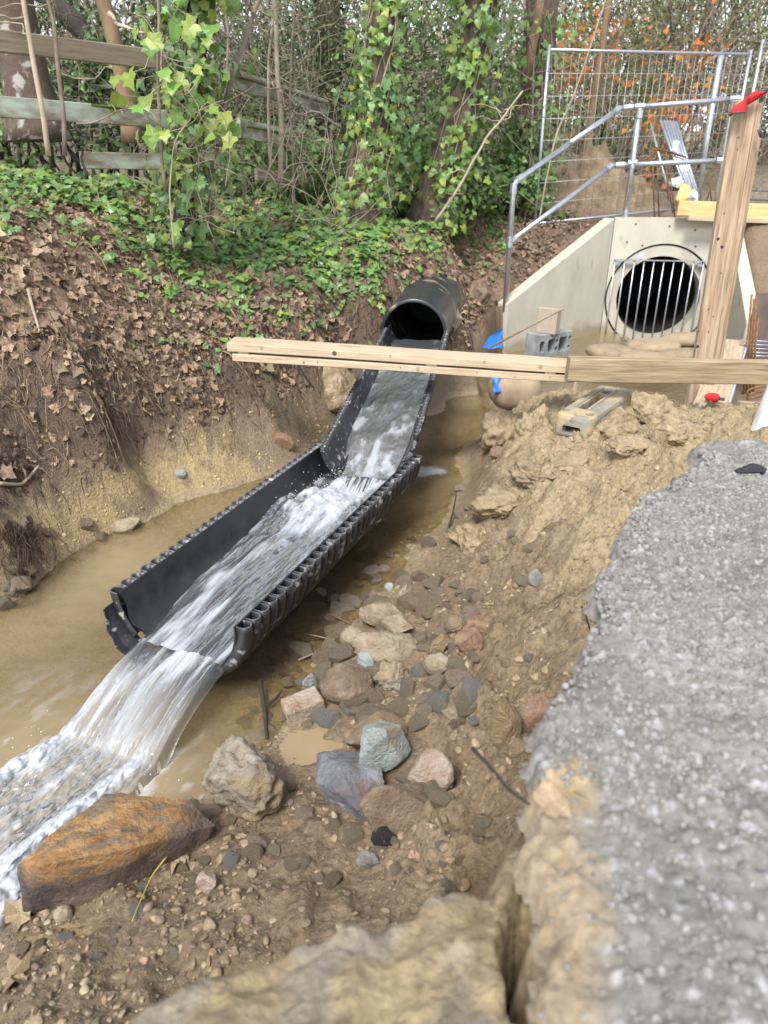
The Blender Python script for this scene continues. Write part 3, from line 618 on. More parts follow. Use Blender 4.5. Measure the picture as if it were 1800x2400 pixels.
def stream_surface():
    s = .018; xs = np.arange(-3.4, 3.3, s); ys = np.arange(.7, 9.9, s); X, Y = np.meshgrid(xs, ys); ny, nx = X.shape; fx, fy = X.ravel(), Y.ravel()
    hz = H(fx, fy)
    a = (fx - TN[0]) * FLOW[0] + (fy - TN[1]) * FLOW[1]; c = (fx - TN[0]) * FSIDE[0] + (fy - TN[1]) * FSIDE[1]
    turb = sstep(-.1, .6, a) * np.exp(-(c / (.55 + .1 * a)) ** 2)
    z = .004 * fbm(fx * 6, fy * 6, oct=3, seed=90) + .0025 * fbm(fx * 20, fy * 20, oct=2, seed=91) + turb * .035 * fbm(a * 3, c * 9, oct=4, seed=92)
    up = sstep(4.2, 5.2, fy); z = z + up * .006 * fbm(fx * 14, fy * 6, oct=3, seed=93)
    dep = np.clip(z - hz, 0, 1)
    murk = np.clip(.02 + 2.9 * dep + .08 * fbm(fx * 2, fy * 2, seed=94), .03, .74); murk = murk + (.93 - murk) * turb
    murk = np.maximum(murk, .62 * sstep(-.2, .6, a) * sstep(.0, .4, -c))
    fo = turb * sstep(.05, .55, fbm(a * 2.2, c * 11, oct=4, seed=95) + .6 * fbm(a * 9, c * 24, oct=3, seed=99) + .10 * turb - .05) * .75
    p = atz(985, 1105, 0); q = np.hypot((fx - p[0]) / .26, (fy - p[1]) / .11); fo = np.maximum(fo, (1 - sstep(.5, 1.0, q + .35 * fbm(fx * 14, fy * 14, seed=96))) * .75)
    p = atz(1010, 915, 0); q = np.hypot((fx - p[0]) / .18, (fy - p[1]) / .4); fo = np.maximum(fo, (1 - sstep(.4, 1.0, q + .6 * fbm(fx * 9, fy * 9, seed=97))) * .7)
    edge = sstep(.25, .62, a) * sstep(.62, .2, np.abs(np.abs(c) - .5)); fo = np.maximum(fo, edge * sstep(.25, .4, fbm(fx * 17, fy * 17, oct=4, seed=98)) * .7)
    i = np.arange(ny - 1)[:, None] * nx + np.arange(nx - 1)[None]; F = np.stack([i, i + 1, i + nx + 1, i + nx], -1).reshape(-1, 4)
    F = F[(hz < .03)[F].any(1)]; used = np.unique(F); mp = np.full(len(fx), -1); mp[used] = np.arange(len(used))
    return mesh('stream_water', np.stack([fx, fy, z], 1)[used], [mp[F]], True, {'murk': murk[used], 'foam': np.clip(fo[used], 0, 1)})
sw = obj('stream_water', stream_surface(), M['stream']); tag(sw, None, None, kind='structure')

# ------------------------------------------------------------------ corrugated half pipes
_CAPS = {}
M['cut'] = pm('sawn_plastic_edge', [(.07, .07, .075), (.13, .13, .135)], scale=60, rough=.6, bump=.2, rnd=.1)
def rib_cut(me_):
    n, c = _CAPS[me_.name]; me_.materials.append(M['cut']); mi = np.zeros(len(me_.polygons), np.int32); mi[n:n + c] = 1; me_.polygons.foreach_set('material_index', mi)
def rib_mesh(ri, ro, w, th=.005, a0=0, a1=math.pi, n=26, uneven=0):
    """one hollow rib: a U section swept round the half circle, open at the cut ends"""
    o = [(-w / 2, ri)] + [(-w / 2 * .98, ri + (ro - ri) * .62)] + [(-w / 2 * .98 + w * .49 * (1 - math.cos(t)), ri + (ro - ri) * (.62 + .38 * math.sin(t))) for t in np.linspace(.35, math.pi - .35, 5)] + [(w / 2 * .98, ri + (ro - ri) * .62), (w / 2, ri)]
    o = np.array(o); cx = np.array([0, (ri + ro) / 2 - .004]); inn = o.copy()
    inn[:, 0] *= (w / 2 - th) / (w / 2); inn[1:-1, 1] -= th; inn[0, 1] += 0; inn[-1, 1] += 0
    prof = np.concatenate([o, inn[::-1]]); m = len(prof)
    A = np.linspace(a0, a1, n); V = []
    for a in A:
        V.append(np.stack([prof[:, 0], -prof[:, 1] * math.cos(a), -prof[:, 1] * math.sin(a)], 1))
    V = np.concatenate(V); i = np.arange(n - 1)[:, None] * m; j = np.arange(m)[None]; k = (j + 1) % m
    F = np.stack([i + j, i + m + j, i + m + k, i + k], -1).reshape(-1, 4)
    h = len(o); caps = []
    for base, rev in ((0, 1), ((n - 1) * m, 0)):
        for q in range(h - 1):
            f = [base + q, base + q + 1, base + m - 2 - q, base + m - 1 - q]; caps.append(f[::-1] if not rev else f)
    me_ = mesh('rib', V, [np.concatenate([F, np.array(caps)])], True); me_.attributes.new('cut', 'BOOLEAN', 'FACE'); _CAPS[me_.name] = (len(F), len(caps)); return me_
def liner_mesh(L, ri, th, s0=lambda a: 0, s1=lambda a: 0, ns=60, n=30, wav=0):
    A = np.linspace(0, math.pi, n); V = []
    for r in (ri, ri + th):
        for a in A:
            s = np.linspace(s0(a), L + s1(a), ns); rr = r + wav * np.sin(s * 2 * math.pi / .062)
            V.append(np.stack([s, -rr * math.cos(a) + 0 * s, -rr * math.sin(a) + 0 * s], 1))
    V = np.concatenate(V); i = np.arange(n - 1)[:, None] * ns; j = np.arange(ns - 1)[None]; N = n * ns
    f = np.stack([i + j, i + j + 1, i + ns + j + 1, i + ns + j], -1).reshape(-1, 4)
    F = [f, f[:, ::-1] + N]
    e = lambda a, b: np.stack([a[:-1], a[1:], b[1:], b[:-1]], 1)
    js = np.arange(ns); F += [e(js, js + N)[:, ::-1], e((n - 1) * ns + js, (n - 1) * ns + js + N)]
    is_ = np.arange(n) * ns; F += [e(is_, is_ + N), e(is_ + ns - 1, is_ + ns - 1 + N)[:, ::-1]]
    return mesh('liner', V, [np.concatenate(F)], True)
RI, RO, PITCHR = .298, .352, .0635
low = thing('lower_trough', 'near half-pipe trough of black corrugated plastic with one torn end, pouring water into the stream', 'trough'); low.matrix_world = MT
lab = {0: 0}
def s0_low(a):   # ragged near end: torn away on the picture's left, neat on the right
    return .012 + (.05 * abs(vnoise(np.array([a * 9.]), np.array([3.]), seed=5)[0]) if a > 1.9 else 0) + .05 * max(0, math.sin(a)) ** 2
# angle 0 lies at local -Y, pi at +Y
autosmooth(obj('liner', liner_mesh(TL + .03, RI - .006, .008, s0_low, lambda a: 0, ns=90, n=34), M['plastic'], low), 50)
rb = rib_mesh(RI, RO, PITCHR * .86)
rbe = rib_mesh(RI, RO, PITCHR * .86, a0=0, a1=1.9)
rbt = rib_mesh(RI, RO, PITCHR * .86, a0=2.45, a1=math.pi)
nr = int((TL + .02) / PITCHR)
for k in range(nr):
    s = .045 + k * PITCHR
    if k == 0:
        obj('rib', rbe, M['plastic_rim'], low, loc=(s, 0, 0)); obj('rib', rbt, M['plastic_dirty'], low, loc=(s, 0, 0))
    else: obj('rib', rb, M['plastic_rim'], low, loc=(s, 0, random.uniform(-.0015, .0015)))
for me_ in (rb, rbe, rbt): rib_cut(me_)
# torn flap of the outer wall at the near end
mb = MB(); pts = []
for k in range(9):
    a = 2.0 + k * .12; rr = RO - .004 + .006 * random.random(); e = -.035 - .05 * random.random() * math.sin(k * .4)
    for s, r2 in ((.05, rr), (e * .4, rr + .004), (e, rr - .012 * random.random())): pts.append((s, -r2 * math.cos(a), -r2 * math.sin(a)))
fl = []
for k in range(8):
    for q in range(2): a = k * 3 + q; fl += [(a, a + 1, a + 4, a + 3)]
mb.add(pts, fl); o = mb.build('torn_flap', M['plastic_dirty'], low); o.modifiers.new('thickness', 'SOLIDIFY').thickness = .005

# upper trough and full pipe share one axis
UN = np.array([-.11, 3.98, .50]); UF = np.array([.285, 6.22, .80]); UL = float(np.linalg.norm(UF - UN)); MU = axis_matrix(UN, UF)
URI, URO = .248, .288
up = thing('upper_trough', 'dark half-pipe trough with scuffed muddy rim, leading from the whole pipe', 'trough'); up.matrix_world = MU
s0_up = lambda a: .0 + .30 * (1 - sstep(0, 1.5, a)) * 1.0 + .0 * a
autosmooth(obj('liner', liner_mesh(UL + .1, URI - .006, .008, lambda a: float(s0_up(a)), lambda a: 0, ns=80, n=34, wav=.0012), M['plastic_dirty'], up), 50)
ru = rib_mesh(URI, URO, .046 * .84, th=.004); nr2 = int((UL - .0) / .046)
for k in range(nr2):
    s = .03 + k * .046
    if s < .30:
        a0 = 1.5 * (1 - s / .30); obj('rib', rib_mesh(URI, URO, .046 * .84, th=.004, a0=a0, n=18), M['plastic_dirty'], up, loc=(s, 0, 0))
    else: obj('rib', ru, M['plastic_dirty'], up, loc=(s, 0, random.uniform(-.001, .001)))
obj('seam', MB().tube([(s, -.236 * math.cos(2.35) , -.236 * math.sin(2.35)) for s in np.linspace(.06, UL, 30)], .010, 6).me('seam', True), M['plastic'], up)

rib_cut(ru)
pm_dir = np.array(MU.to_3x3() @ Vector((1, 0, 0))); pd = np.array([pm_dir[0], pm_dir[1], .05]); pd /= np.linalg.norm(pd)
PP = aty(969, 782, 6.22)
MP = axis_matrix(PP, PP + pd)
pipe = thing('drain_pipe', 'whole black drainage pipe with muddy top, coming out of the ivy covered bank', 'pipe'); pipe.matrix_world = MP
def tube_wall(L, ri, ro, n=48, ns=14, name='pipe_wall'):
    prof = [(0, ri + .004), (-.004, ri + .012), (-.004, ro - .012), (.004, ro)] + [(s, ro + .0015 * math.sin(s * 60)) for s in np.linspace(.05, L, ns)] + [(L, ri)] + [(s, ri) for s in np.linspace(L - .02, .02, ns)]
    prof = np.array(prof); m = len(prof); A = np.arange(n) * 2 * math.pi / n
    V = np.concatenate([np.stack([prof[:, 0], prof[:, 1] * math.cos(a), prof[:, 1] * math.sin(a)], 1) for a in A])
    i = np.arange(n)[:, None] * m; i2 = ((np.arange(n) + 1) % n)[:, None] * m; j = np.arange(m)[None]; k = (j + 1) % m
    return mesh(name, V, [np.stack([i + j, i + k, i2 + k, i2 + j], -1).reshape(-1, 4)], True)
M['pipe_mud'] = pm('muddy_black_plastic', [(.018, .021, .027), (.03, .033, .040)], scale=8, rough=.30, bump=.08, bscale=40, stretch=(2.5, .7, .7), spots=(4.5, .60, (.27, .22, .16)))
autosmooth(obj('pipe_wall', tube_wall(1.5, .262, .292), M['pipe_mud'], pipe), 40)
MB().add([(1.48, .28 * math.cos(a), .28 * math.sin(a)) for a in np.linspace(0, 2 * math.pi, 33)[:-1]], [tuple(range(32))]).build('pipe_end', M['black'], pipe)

# ------------------------------------------------------------------ rushing water
def water_sheet(name, P, foam, murk, m, tone=None):
    ny, nx = P.shape[:2]; i = np.arange(ny - 1)[:, None] * nx + np.arange(nx - 1)[None]
    F = np.stack([i, i + 1, i + nx + 1, i + nx], -1).reshape(-1, 4)
    o = obj(name, mesh(name, P.reshape(-1, 3), [F], True, {'foam': np.clip(foam, 0, 1).ravel(), 'murk': np.clip(murk, 0, 1).ravel(), 'tone': (np.zeros(P.shape[:2]) if tone is None else tone).ravel()}), m)
    return tag(o, None, None, kind='structure')
# in the lower trough: s from past the near end up to where the upper trough pours in
s_ = np.linspace(.0, TL + .02, 260); q_ = np.linspace(-1, 1, 90); S, Q = np.meshgrid(s_, q_, indexing='ij')
lev = -.168 + .05 * np.exp(-((S - 1.28) / .22) ** 2) - .035 * (1 - sstep(0, .5, S)) + .012 * sstep(1.2, 1.9, S)
hw = np.sqrt(RI ** 2 - lev ** 2) - .004; t = Q * hw
stk = fbm(S * 2.0, t * 13, oct=5, seed=100, gain=.6); stk2 = fbm(S * 3.6 + t * 2, t * 26, oct=4, seed=101, gain=.6); brk = fbm(S * 9, t * 12, oct=4, seed=102, gain=.6)
boil = np.exp(-((S - 1.42) / .38) ** 2)
h = lev + .028 * stk * (.4 + boil) + .012 * stk2 + .035 * boil * brk + .03 * (np.abs(Q) ** 3) * (1 - sstep(.5, 1.2, S)) * 0 + .02 * np.exp(-((t - .08) / .07) ** 2) * sstep(.2, .9, S) * (1 - boil)
h = np.where(np.abs(Q) > .9, np.minimum(h, lev + .02), h)
tilt = .03 * Q * sstep(.3, 1.2, S) * (1 - sstep(1.3, 1.8, S)); h = h + tilt
P = np.stack([S, t, h], -1).reshape(-1, 3) @ np.array(MT.to_3x3()).T + np.array(MT.translation)
side = np.exp(-((t - .10 * np.sin(S * 3.0)) / .085) ** 2)
ptc = sstep(-.12, .30, fbm(S * 1.5, t * 6.5, oct=3, seed=103) + .30 * side - .05); fo = .05 + (.22 + .78 * ptc) * sstep(.06, .60, .55 * stk + .55 * stk2 + .26 * side + .75 * boil * (.6 + brk * .7) + .06 + .30 * np.exp(-((S - .05) / .25) ** 2) * 0)
edge = sstep(.86, .97, np.abs(Q)) * sstep(-.1, .3, stk2); fo = np.maximum(fo, edge * .45 * (Q > 0))
water_sheet('rushing_water', P.reshape(*S.shape, 3), fo * .92, .45 + 0 * S, M['rush'])
# in the upper trough, then spilling off its lip
s_ = np.linspace(.0, UL + .04, 200); S, Q = np.meshgrid(s_, q_, indexing='ij')
lev = -.125 - .055 * (1 - sstep(.0, .5, S)); hw = np.sqrt((URI - .006) ** 2 - lev ** 2) - .003; t = Q * hw
stk = fbm(S * 5, t * 10, oct=5, seed=110, gain=.6); stk2 = fbm(S * 9, t * 22, oct=4, seed=111)
h = lev + .010 * stk + .006 * stk2
P = np.stack([S, t, h], -1).reshape(-1, 3) @ np.array(MU.to_3x3()).T + np.array(MU.translation)
v_edge = np.abs(t + .02) - .10 * sstep(.9, 1.6, S) ; calm = sstep(.95, 1.25, S) * sstep(.05, -.02, v_edge - .03)
fo = .10 + (sstep(.16, .60, .6 * stk + .5 * stk2 + .16) * .65 * (1 - calm) + .10 * (1 - calm) * sstep(-.3, .3, stk))
water_sheet('rushing_water', P.reshape(*S.shape, 3), fo, .85 + 0 * S, M['chute'])
s_ = np.linspace(0, 1, 90); S, Q = np.meshgrid(s_, q_, indexing='ij')
lev0 = -.125 - .055; hw0 = math.sqrt((URI - .006) ** 2 - lev0 ** 2)
n7 = fbm(S * 1.6, Q * 9, oct=5, seed=120, gain=.6); n8 = fbm(S * 3, Q * 20, oct=4, seed=121)
P0 = np.stack([0 * S, Q * hw0 * 1.0, lev0 + 0 * S], -1).reshape(-1, 3) @ np.array(MU.to_3x3()).T + np.array(MU.translation); P0 = P0.reshape(*S.shape, 3)
P0 = P0 + np.array(MU.to_3x3() @ Vector((1, 0, 0))) * (np.clip(-Q, 0, 1) * .24)[..., None]
dirn = np.array(MU.to_3x3() @ Vector((-1, 0, 0))) * .75 + FLOW * .35
P = P0 + dirn * (S * .42)[..., None]; P[..., 2] += -.16 * S ** 1.6 + .016 * n7 * S + .010 * n8 * S + .05 * (S * (1 - S))
water_sheet('falling_water', P, sstep(.02, .55, .55 * n7 + .45 * n8 + .15 + .55 * S), .35 + 0 * S, M['rush'])
# jet leaving the near end and running away over the stream; Q runs from the picture's left (-1) to its right (+1)
s_ = np.linspace(0, 2.6, 430); q_ = np.linspace(-1, 1, 170); S, Q = np.meshgrid(s_, q_, indexing='ij')
LFT = -1.0 if FSIDE[0] > 0 else 1.0
lev = -.168 - .035; z0 = float((MT @ Vector((0, 0, lev)))[2])
hw = .222 + .05 * sstep(.1, .9, S) + .08 * sstep(.8, 2.2, S); cl_ = Q * hw - .05 * sstep(.15, 1.0, S); c = -LFT * cl_
st1 = fbm(S * 1.5 - np.abs(cl_) * 1.2, cl_ * 13, oct=5, seed=130, gain=.62); st2 = fbm(S * 3.2, cl_ * 30, oct=4, seed=131, gain=.6); ch = fbm(S * 8 + cl_ * 3, cl_ * 12, oct=5, seed=132, gain=.62); ch2 = fbm(S * 20, cl_ * 36, oct=3, seed=133)
_b = sstep(.02, .45, S); _t1 = fbm(-S * 2.0, c * 13, oct=5, seed=100, gain=.6); _t2 = fbm(-S * 3.6 + c * 2, c * 26, oct=4, seed=101, gain=.6); st1 = st1 * _b + _t1 * (1 - _b); st2 = st2 * _b + _t2 * (1 - _b)
imp = sstep(.28, .6, S); left_ = sstep(.08, -.10, cl_)
fallz = np.where(S < .46, z0 - (z0 - .045) * (S / .46) ** 1.7, .045)
ridge_l = np.exp(-((Q + .80) / .16) ** 2); ridge_r = np.exp(-((Q - .72 + .10 * S) / .15) ** 2)
z = fallz + (1 - imp) * (.022 * st1 + .013 * st2) + imp * (.034 * (ridge_l + ridge_r) * (1 + .9 * ch) + .020 * ch + .022 * st1 + .010 * st2 + .004 * ch2)
z = np.maximum(z, .022 + .012 * ch2)
edge_ = sstep(.90, 1.0, np.abs(Q) + .06 * ch); z = z * (1 - edge_) + (-.03) * edge_ * imp + edge_ * (1 - imp) * (fallz - .04)
B = np.array(TN); P = np.stack([B[0] + FLOW[0] * (S - .022) + FSIDE[0] * c, B[1] + FLOW[1] * (S - .022) + FSIDE[1] * c, z], -1)
P[..., :2] += (.030 * (ch + ch2 * .5) * imp)[..., None] * FSIDE[:2]
streak = .55 * st1 + .55 * st2
fall_f = sstep(-.25, .35, streak + .10) * (.25 + .75 * left_) * .85
wake_f = sstep(-.10, .50, streak + .30 * ch + .55 * (ridge_l + ridge_r) + .50 * sstep(.70, 1.25, S) - .04)
fo = fall_f * (1 - imp) + wake_f * imp; side0 = np.exp(-(c / .085) ** 2); ptc0 = sstep(-.12, .30, fbm(-S * 1.5, c * 6.5, oct=3, seed=103) + .30 * side0 - .05); fo_t = .05 + (.22 + .78 * ptc0) * sstep(.06, .60, .55 * _t1 + .55 * _t2 + .26 * side0 + .06); b2_ = sstep(.0, .32, S); fo = (fo_t * (1 - b2_) + (.06 + fo) * b2_); fo = np.clip(fo, 0, 1) * (1 - .7 * edge_)
water_sheet('falling_water', P, fo, .44 + .30 * imp + .10 * left_ * b2_, M['fall'], tone=sstep(.02, .42, S))
# spray droplets thrown up along the jet
ico_v = np.array([[0, 0, 1], [.9, 0, .4], [.28, .85, .4], [-.72, .53, .4], [-.72, -.53, .4], [.28, -.85, .4], [.72, .53, -.4], [-.28, .85, -.4], [-.9, 0, -.4], [-.28, -.85, -.4], [.72, -.53, -.4], [0, 0, -1]], float)
ico_f = np.array([[0, 1, 2], [0, 2, 3], [0, 3, 4], [0, 4, 5], [0, 5, 1], [1, 6, 2], [2, 7, 3], [3, 8, 4], [4, 9, 5], [5, 10, 1], [6, 7, 2], [7, 8, 3], [8, 9, 4], [9, 10, 5], [10, 6, 1], [11, 7, 6], [11, 8, 7], [11, 9, 8], [11, 10, 9], [11, 6, 10]])
nd = 300; sS = RNG.uniform(.4, 2.4, nd); cc = (RNG.choice([-1, 1], nd) * (.33 + .05 * RNG.standard_normal(nd))) * (.8 + .15 * sS); zz = np.abs(RNG.normal(.03, .035, nd)) + .02
DP = np.stack([B[0] + FLOW[0] * sS + FSIDE[0] * cc, B[1] + FLOW[1] * sS + FSIDE[1] * cc, zz], 1)
nb = 150; bS = RNG.normal(1.5, .2, nb); bt = RNG.normal(.08, .1, nb); bP = np.array([tw(a, b_, -.09 + abs(random.gauss(0, .035))) for a, b_ in zip(bS, bt)])
DP = np.concatenate([DP, bP])
M['drop'] = pm('water_drop', [(.72, .75, .78), (.85, .87, .9)], scale=5, rough=.15, bump=0, rnd=0)
sp = obj('spray', scatter_mesh('spray', [(ico_v, ico_f)], DP, frames(RNG.standard_normal((len(DP), 3)), RNG.uniform(0, 6, len(DP))), RNG.uniform(.0008, .0028, len(DP)), True), M['drop']); tag(sp, 'small white drops of spray thrown up beside the pouring water', None, kind='stuff')

# ------------------------------------------------------------------ concrete headwall with round culvert opening
hw_ = thing('culvert_headwall', 'pale concrete headwall with sloping wing walls round the big culvert opening', 'headwall', tuple(HW_P), HW_RZ)
TOP = 1.48; RH = .69; px_, pz_ = PC; TH = .16
def wall_with_hole(w, top, bot, cx, cz, r, th, n=64):
    V, F = [], []
    A = np.arange(n) * 2 * math.pi / n
    def ring_out(a):
        dx, dz = math.cos(a), math.sin(a); ts = []
        if dx > 1e-6: ts.append((w - cx) / dx)
        if dx < -1e-6: ts.append((0 - cx) / dx)
        if dz > 1e-6: ts.append((top - cz) / dz)
        if dz < -1e-6: ts.append((bot - cz) / dz)
        t = min(ts); return cx + dx * t, cz + dz * t
    ang = sorted(list(A) + [math.atan2(z - cz, x - cx) % (2 * math.pi) for x in (0, w) for z in (bot, top)]); n = len(ang)
    for yy in (0, th):
        for a in ang: V.append((cx + r * math.cos(a), yy, cz + r * math.sin(a)))
        for a in ang: x_, z_ = ring_out(a); V.append((x_, yy, z_))
    for k in range(n):
        k2 = (k + 1) % n
        F += [(k, k2, n + k2, n + k), (2 * n + k2, 2 * n + k, 3 * n + k, 3 * n + k2), (k2, k, 2 * n + k, 2 * n + k2), (n + k, n + k2, 3 * n + k2, 3 * n + k)]
    return MB().add(V, F)
wall_with_hole(HW_W, TOP, -.3, px_, pz_, RH, TH).build('front_wall', M['concrete'], hw_)
INV = Matrix.Rotation(-HW_RZ, 4, 'Z') @ Matrix.Translation(-Vector(HW_P))
def wing(nose, sgn, x0, ztop, zn, nm):
    n = INV @ Vector((nose[0], nose[1], 0)); a = Vector((x0, -.001, 0)); d = (Vector((n.x, n.y, 0)) - a); L = d.length; d.normalize(); s = Vector((-d.y, d.x, 0)) * sgn * TH
    V = []
    for off in (Vector((0, 0, 0)), s):
        V += [a + off + Vector((0, 0, -.3)), a + off + Vector((0, 0, ztop)), a + d * L + off + Vector((0, 0, zn)), a + d * L + off + Vector((0, 0, -.3))]
    if sgn > 0: V[5] = V[5] + Vector((0, TH * .9, 0)); V[4] = V[4] + Vector((0, TH * .9, 0))
    F = [(0, 1, 2, 3), (7, 6, 5, 4), (1, 5, 6, 2), (2, 6, 7, 3), (0, 4, 5, 1), (0, 3, 7, 4)]
    if sgn < 0: F = [f[::-1] for f in F]
    o = MB().add([tuple(v) for v in V], F).build(nm, M['concrete'], hw_)
    b = o.modifiers.new('edge', 'BEVEL'); b.width = .012; b.segments = 2
    return o
# left wing lies left of the basin, right wing mirrors it
wing(NOSE_L, -1, -.002, TOP - .004, .60, 'wing_wall'); wing(NOSE_R, 1, HW_W + .002, TOP - .004, .52, 'wing_wall')
def annulus(r0, r1, y0, L, n=64):
    prof = np.array([(y0, r0), (y0, r1), (y0 + L, r1), (y0 + L, r0)]); V, F = [], []
    for k in range(n):
        a = k * 2 * math.pi / n
        for yy, r in prof: V.append((px_ + r * math.cos(a), yy, pz_ + r * math.sin(a)))
    for k in range(n):
        for q in range(4): F.append((k * 4 + q, k * 4 + (q + 1) % 4, ((k + 1) % n) * 4 + (q + 1) % 4, ((k + 1) % n) * 4 + q))
    return MB().add(V, F)
o = annulus(.535, .665, .02, 2.8).build('culvert_pipe', M['pipe_concrete'], hw_, smooth=True); autosmooth(o)
o = annulus(.525, .534, .34, 2.4).build('shade_lining', pm('culvert_shade', [(.018, .018, .016), (.035, .033, .03)], scale=4, rough=.6, bump=.1), hw_, smooth=True); autosmooth(o)  # added inner tube; its near-black colour paints in the shade inside the culvert
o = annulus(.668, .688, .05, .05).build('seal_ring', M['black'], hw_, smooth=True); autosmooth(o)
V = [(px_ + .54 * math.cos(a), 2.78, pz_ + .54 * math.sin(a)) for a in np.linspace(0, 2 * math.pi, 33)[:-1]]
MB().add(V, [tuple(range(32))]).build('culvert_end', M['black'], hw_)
obj('marking', MB().box((px_ - .30, .012, pz_ + .53), (.06, .006, .07)).me('marking'), M['level'], hw_)
for dx_, dz_ in ((-.42, .92), (-.5, .70), (.32, .86), (-.3, .66), (.36, .66), (.0, .9)):
    obj('tie_hole', MB().tube([(px_ + dx_, -.002, pz_ + dz_), (px_ + dx_, .004, pz_ + dz_)], .014, 10).me('tie_hole'), M['dgrey'], hw_)
gr = thing('trash_grille', 'galvanised bar grille fixed across the round culvert opening', 'grille', tuple(HW_P), HW_RZ)
gx0, gz0 = hw_local(1150 + 745 / 2.552, 480 + 328 / 2.552, .05); gx1 = hw_local(1150 + 1276 / 2.552, 480 + 345 / 2.552, .05)[0]
mf = MB().box(((gx0 + gx1) / 2, -.05, gz0), (gx1 - gx0 + .03, .045, .012)); mf.build('top_rail', M['galv'], gr)
for k in range(10):
    xx = gx0 + (gx1 - gx0) * k / 9
    MB().tube([(xx, -.05, gz0 - .006), (xx, -.05, -.20)], .0095, 10).build('bar', M['galv'], gr, smooth=True)
for xx in (gx0 + .04, gx1 - .04):
    MB().box((xx, -.026, gz0 - .05), (.055, .05, .05), bev=.004).build('bracket', M['galv'], gr)
    MB().tube([(xx, -.07, gz0 - .05), (xx, -.045, gz0 - .05)], .011, 6).build('bolt', M['galv'], gr)

# ------------------------------------------------------------------ handrail on the headwall
hr = thing('handrail', 'galvanised tube handrail stepping down along the left wing of the headwall', 'handrail', (0, 0, 0))
nz = np.array(NOSE_L) + np.array([-.02, .06, 0]); cornr = np.array(hw_world(-.06, .0)); TR = .030
e1 = aty(1222, 428, nz[1] + .0); e1[0] = nz[0] + .02; e1 = np.array([nz[0], nz[1], aty(1222, 428, nz[1])[2]])
e2 = atp(1452, 254, HW_P + HN * -.06, HN); e3 = atp(1722, 232, HW_P + HN * -.06, HN)
m1 = atp(1500, 250, HW_P + HN * -.06, HN); l1 = np.array([nz[0], nz[1], aty(1213, 568, nz[1])[2]])
l2 = atp(1434, 388, HW_P + HN * -.06, HN); l3 = atp(1690, 376, HW_P + HN * -.06, HN)
def rail(nm, pts, r=TR): MB().tube(pts, r, 14).build(nm, M['galv'], hr, smooth=True)
def bendpath(a, b, c, rr=.09, n=7):
    d1 = (a - b) / np.linalg.norm(a - b); d2 = (c - b) / np.linalg.norm(c - b); p, q = b + d1 * rr, b + d2 * rr
    return [a] + [(1 - t) ** 2 * p + 2 * t * (1 - t) * b + t * t * q for t in np.linspace(0, 1, n)] + [c]
rail('end_post', bendpath(np.array([nz[0], nz[1], .50]), e1, e1 + (e2 - e1) * .5)); rail('top_rail', [e1 + (e2 - e1) * .5, e2]); rail('top_rail', [e2, e3]); rail('mid_rail', [l1, l2]); rail('mid_rail', [l2, l3])
def post_at(p, z0): rail('post', [np.array([p[0], p[1], z0]), np.array([p[0], p[1], p[2]])])
post_at(m1, TOP - .03); post_at(e3, TOP - .03)
pl = np.array([m1[0], m1[1], l2[2] * .5 + l3[2] * .5])
def fitting(p, d, L=.11): d = d / np.linalg.norm(d); MB().tube([p - d * L / 2, p + d * L / 2], TR * 1.32, 14).build('fitting', M['galv'], hr, smooth=False)
UPV = np.array([0, 0, 1.])
fitting(e1 + (e2 - e1) * .5, e2 - e1, .004)
for p, d in ((e1 + np.array([0, 0, -.06]), UPV), (e1 + (e2 - e1) * .045, e2 - e1), (e2 - (e2 - e1) * .03, e2 - e1), (e2 + (e3 - e2) * .08, e3 - e2), (m1, e3 - e2), (m1 - UPV * .07, UPV), (l1, UPV), (l1 + (l2 - l1) * .02, l2 - l1),
             (l2 - (l2 - l1) * .03, l2 - l1), (l2 + (l3 - l2) * .08, l3 - l2), (pl, l3 - l2), (pl, UPV), (e3, e3 - e2), (e3 - UPV * .08, UPV), (l3, l3 - l2), (np.array([m1[0], m1[1], TOP + .03]), UPV)): fitting(p, d)

# ------------------------------------------------------------------ site fence panel
def fence_panel(A, Bp, z0a, z0b, hgt, label, nv=30, leanx=0):
    t = thing('site_fence', label, 'fence', tuple(A[:2]) + (z0a,), group='wire mesh site fence panels')
    A = np.array([A[0], A[1], 0]); d = np.array([Bp[0], Bp[1], 0]) - A; ex = np.array([leanx, 0, 1.])
    P = lambda f, h: d * f + np.array([0, 0, (z0b - z0a) * f]) + ex * h
    def tb(nm, a, b, r, m, n=10): MB().tube([a, b], r, n).build(nm, m, t, smooth=True)
    tb('upright', P(0, -.12), P(0, hgt + .03), .021, M['galv']); tb('upright', P(1, -.12), P(1, hgt + .03), .021, M['galv'])
    tb('top_tube', P(.006, hgt - .02), P(.994, hgt - .02), .0165, M['galv']); tb('bottom_tube', P(.006, .06), P(.994, .06), .0165, M['galv'])
    for k in range(1, nv):
        f = k / nv; tb('wire', P(f, .05), P(f, hgt), .0024, M['wire'], 5)
    for k in range(1, 8):
        h = .06 + (hgt - .08) * k / 8; tb('wire', P(.004, h), P(.996, h), .0032, M['wire'], 5)
    return t
FA = aty(1252, 530, 9.9); FB = (5.05, 11.55); FTOP = aty(1264, 112, 9.9)[2]
fence_panel(FA, FB, FA[2] - .03, aty(1600, 487, 11.4)[2] - .02, FTOP - FA[2] + .03, 'wire mesh site fence panel standing behind the culvert handrail', 30, leanx=.0)
fence_panel((5.12, 11.4), (6.9, 8.9), 1.6, 1.6, 2.0, 'wire mesh site fence panel at the right edge, past the timber post', 30)

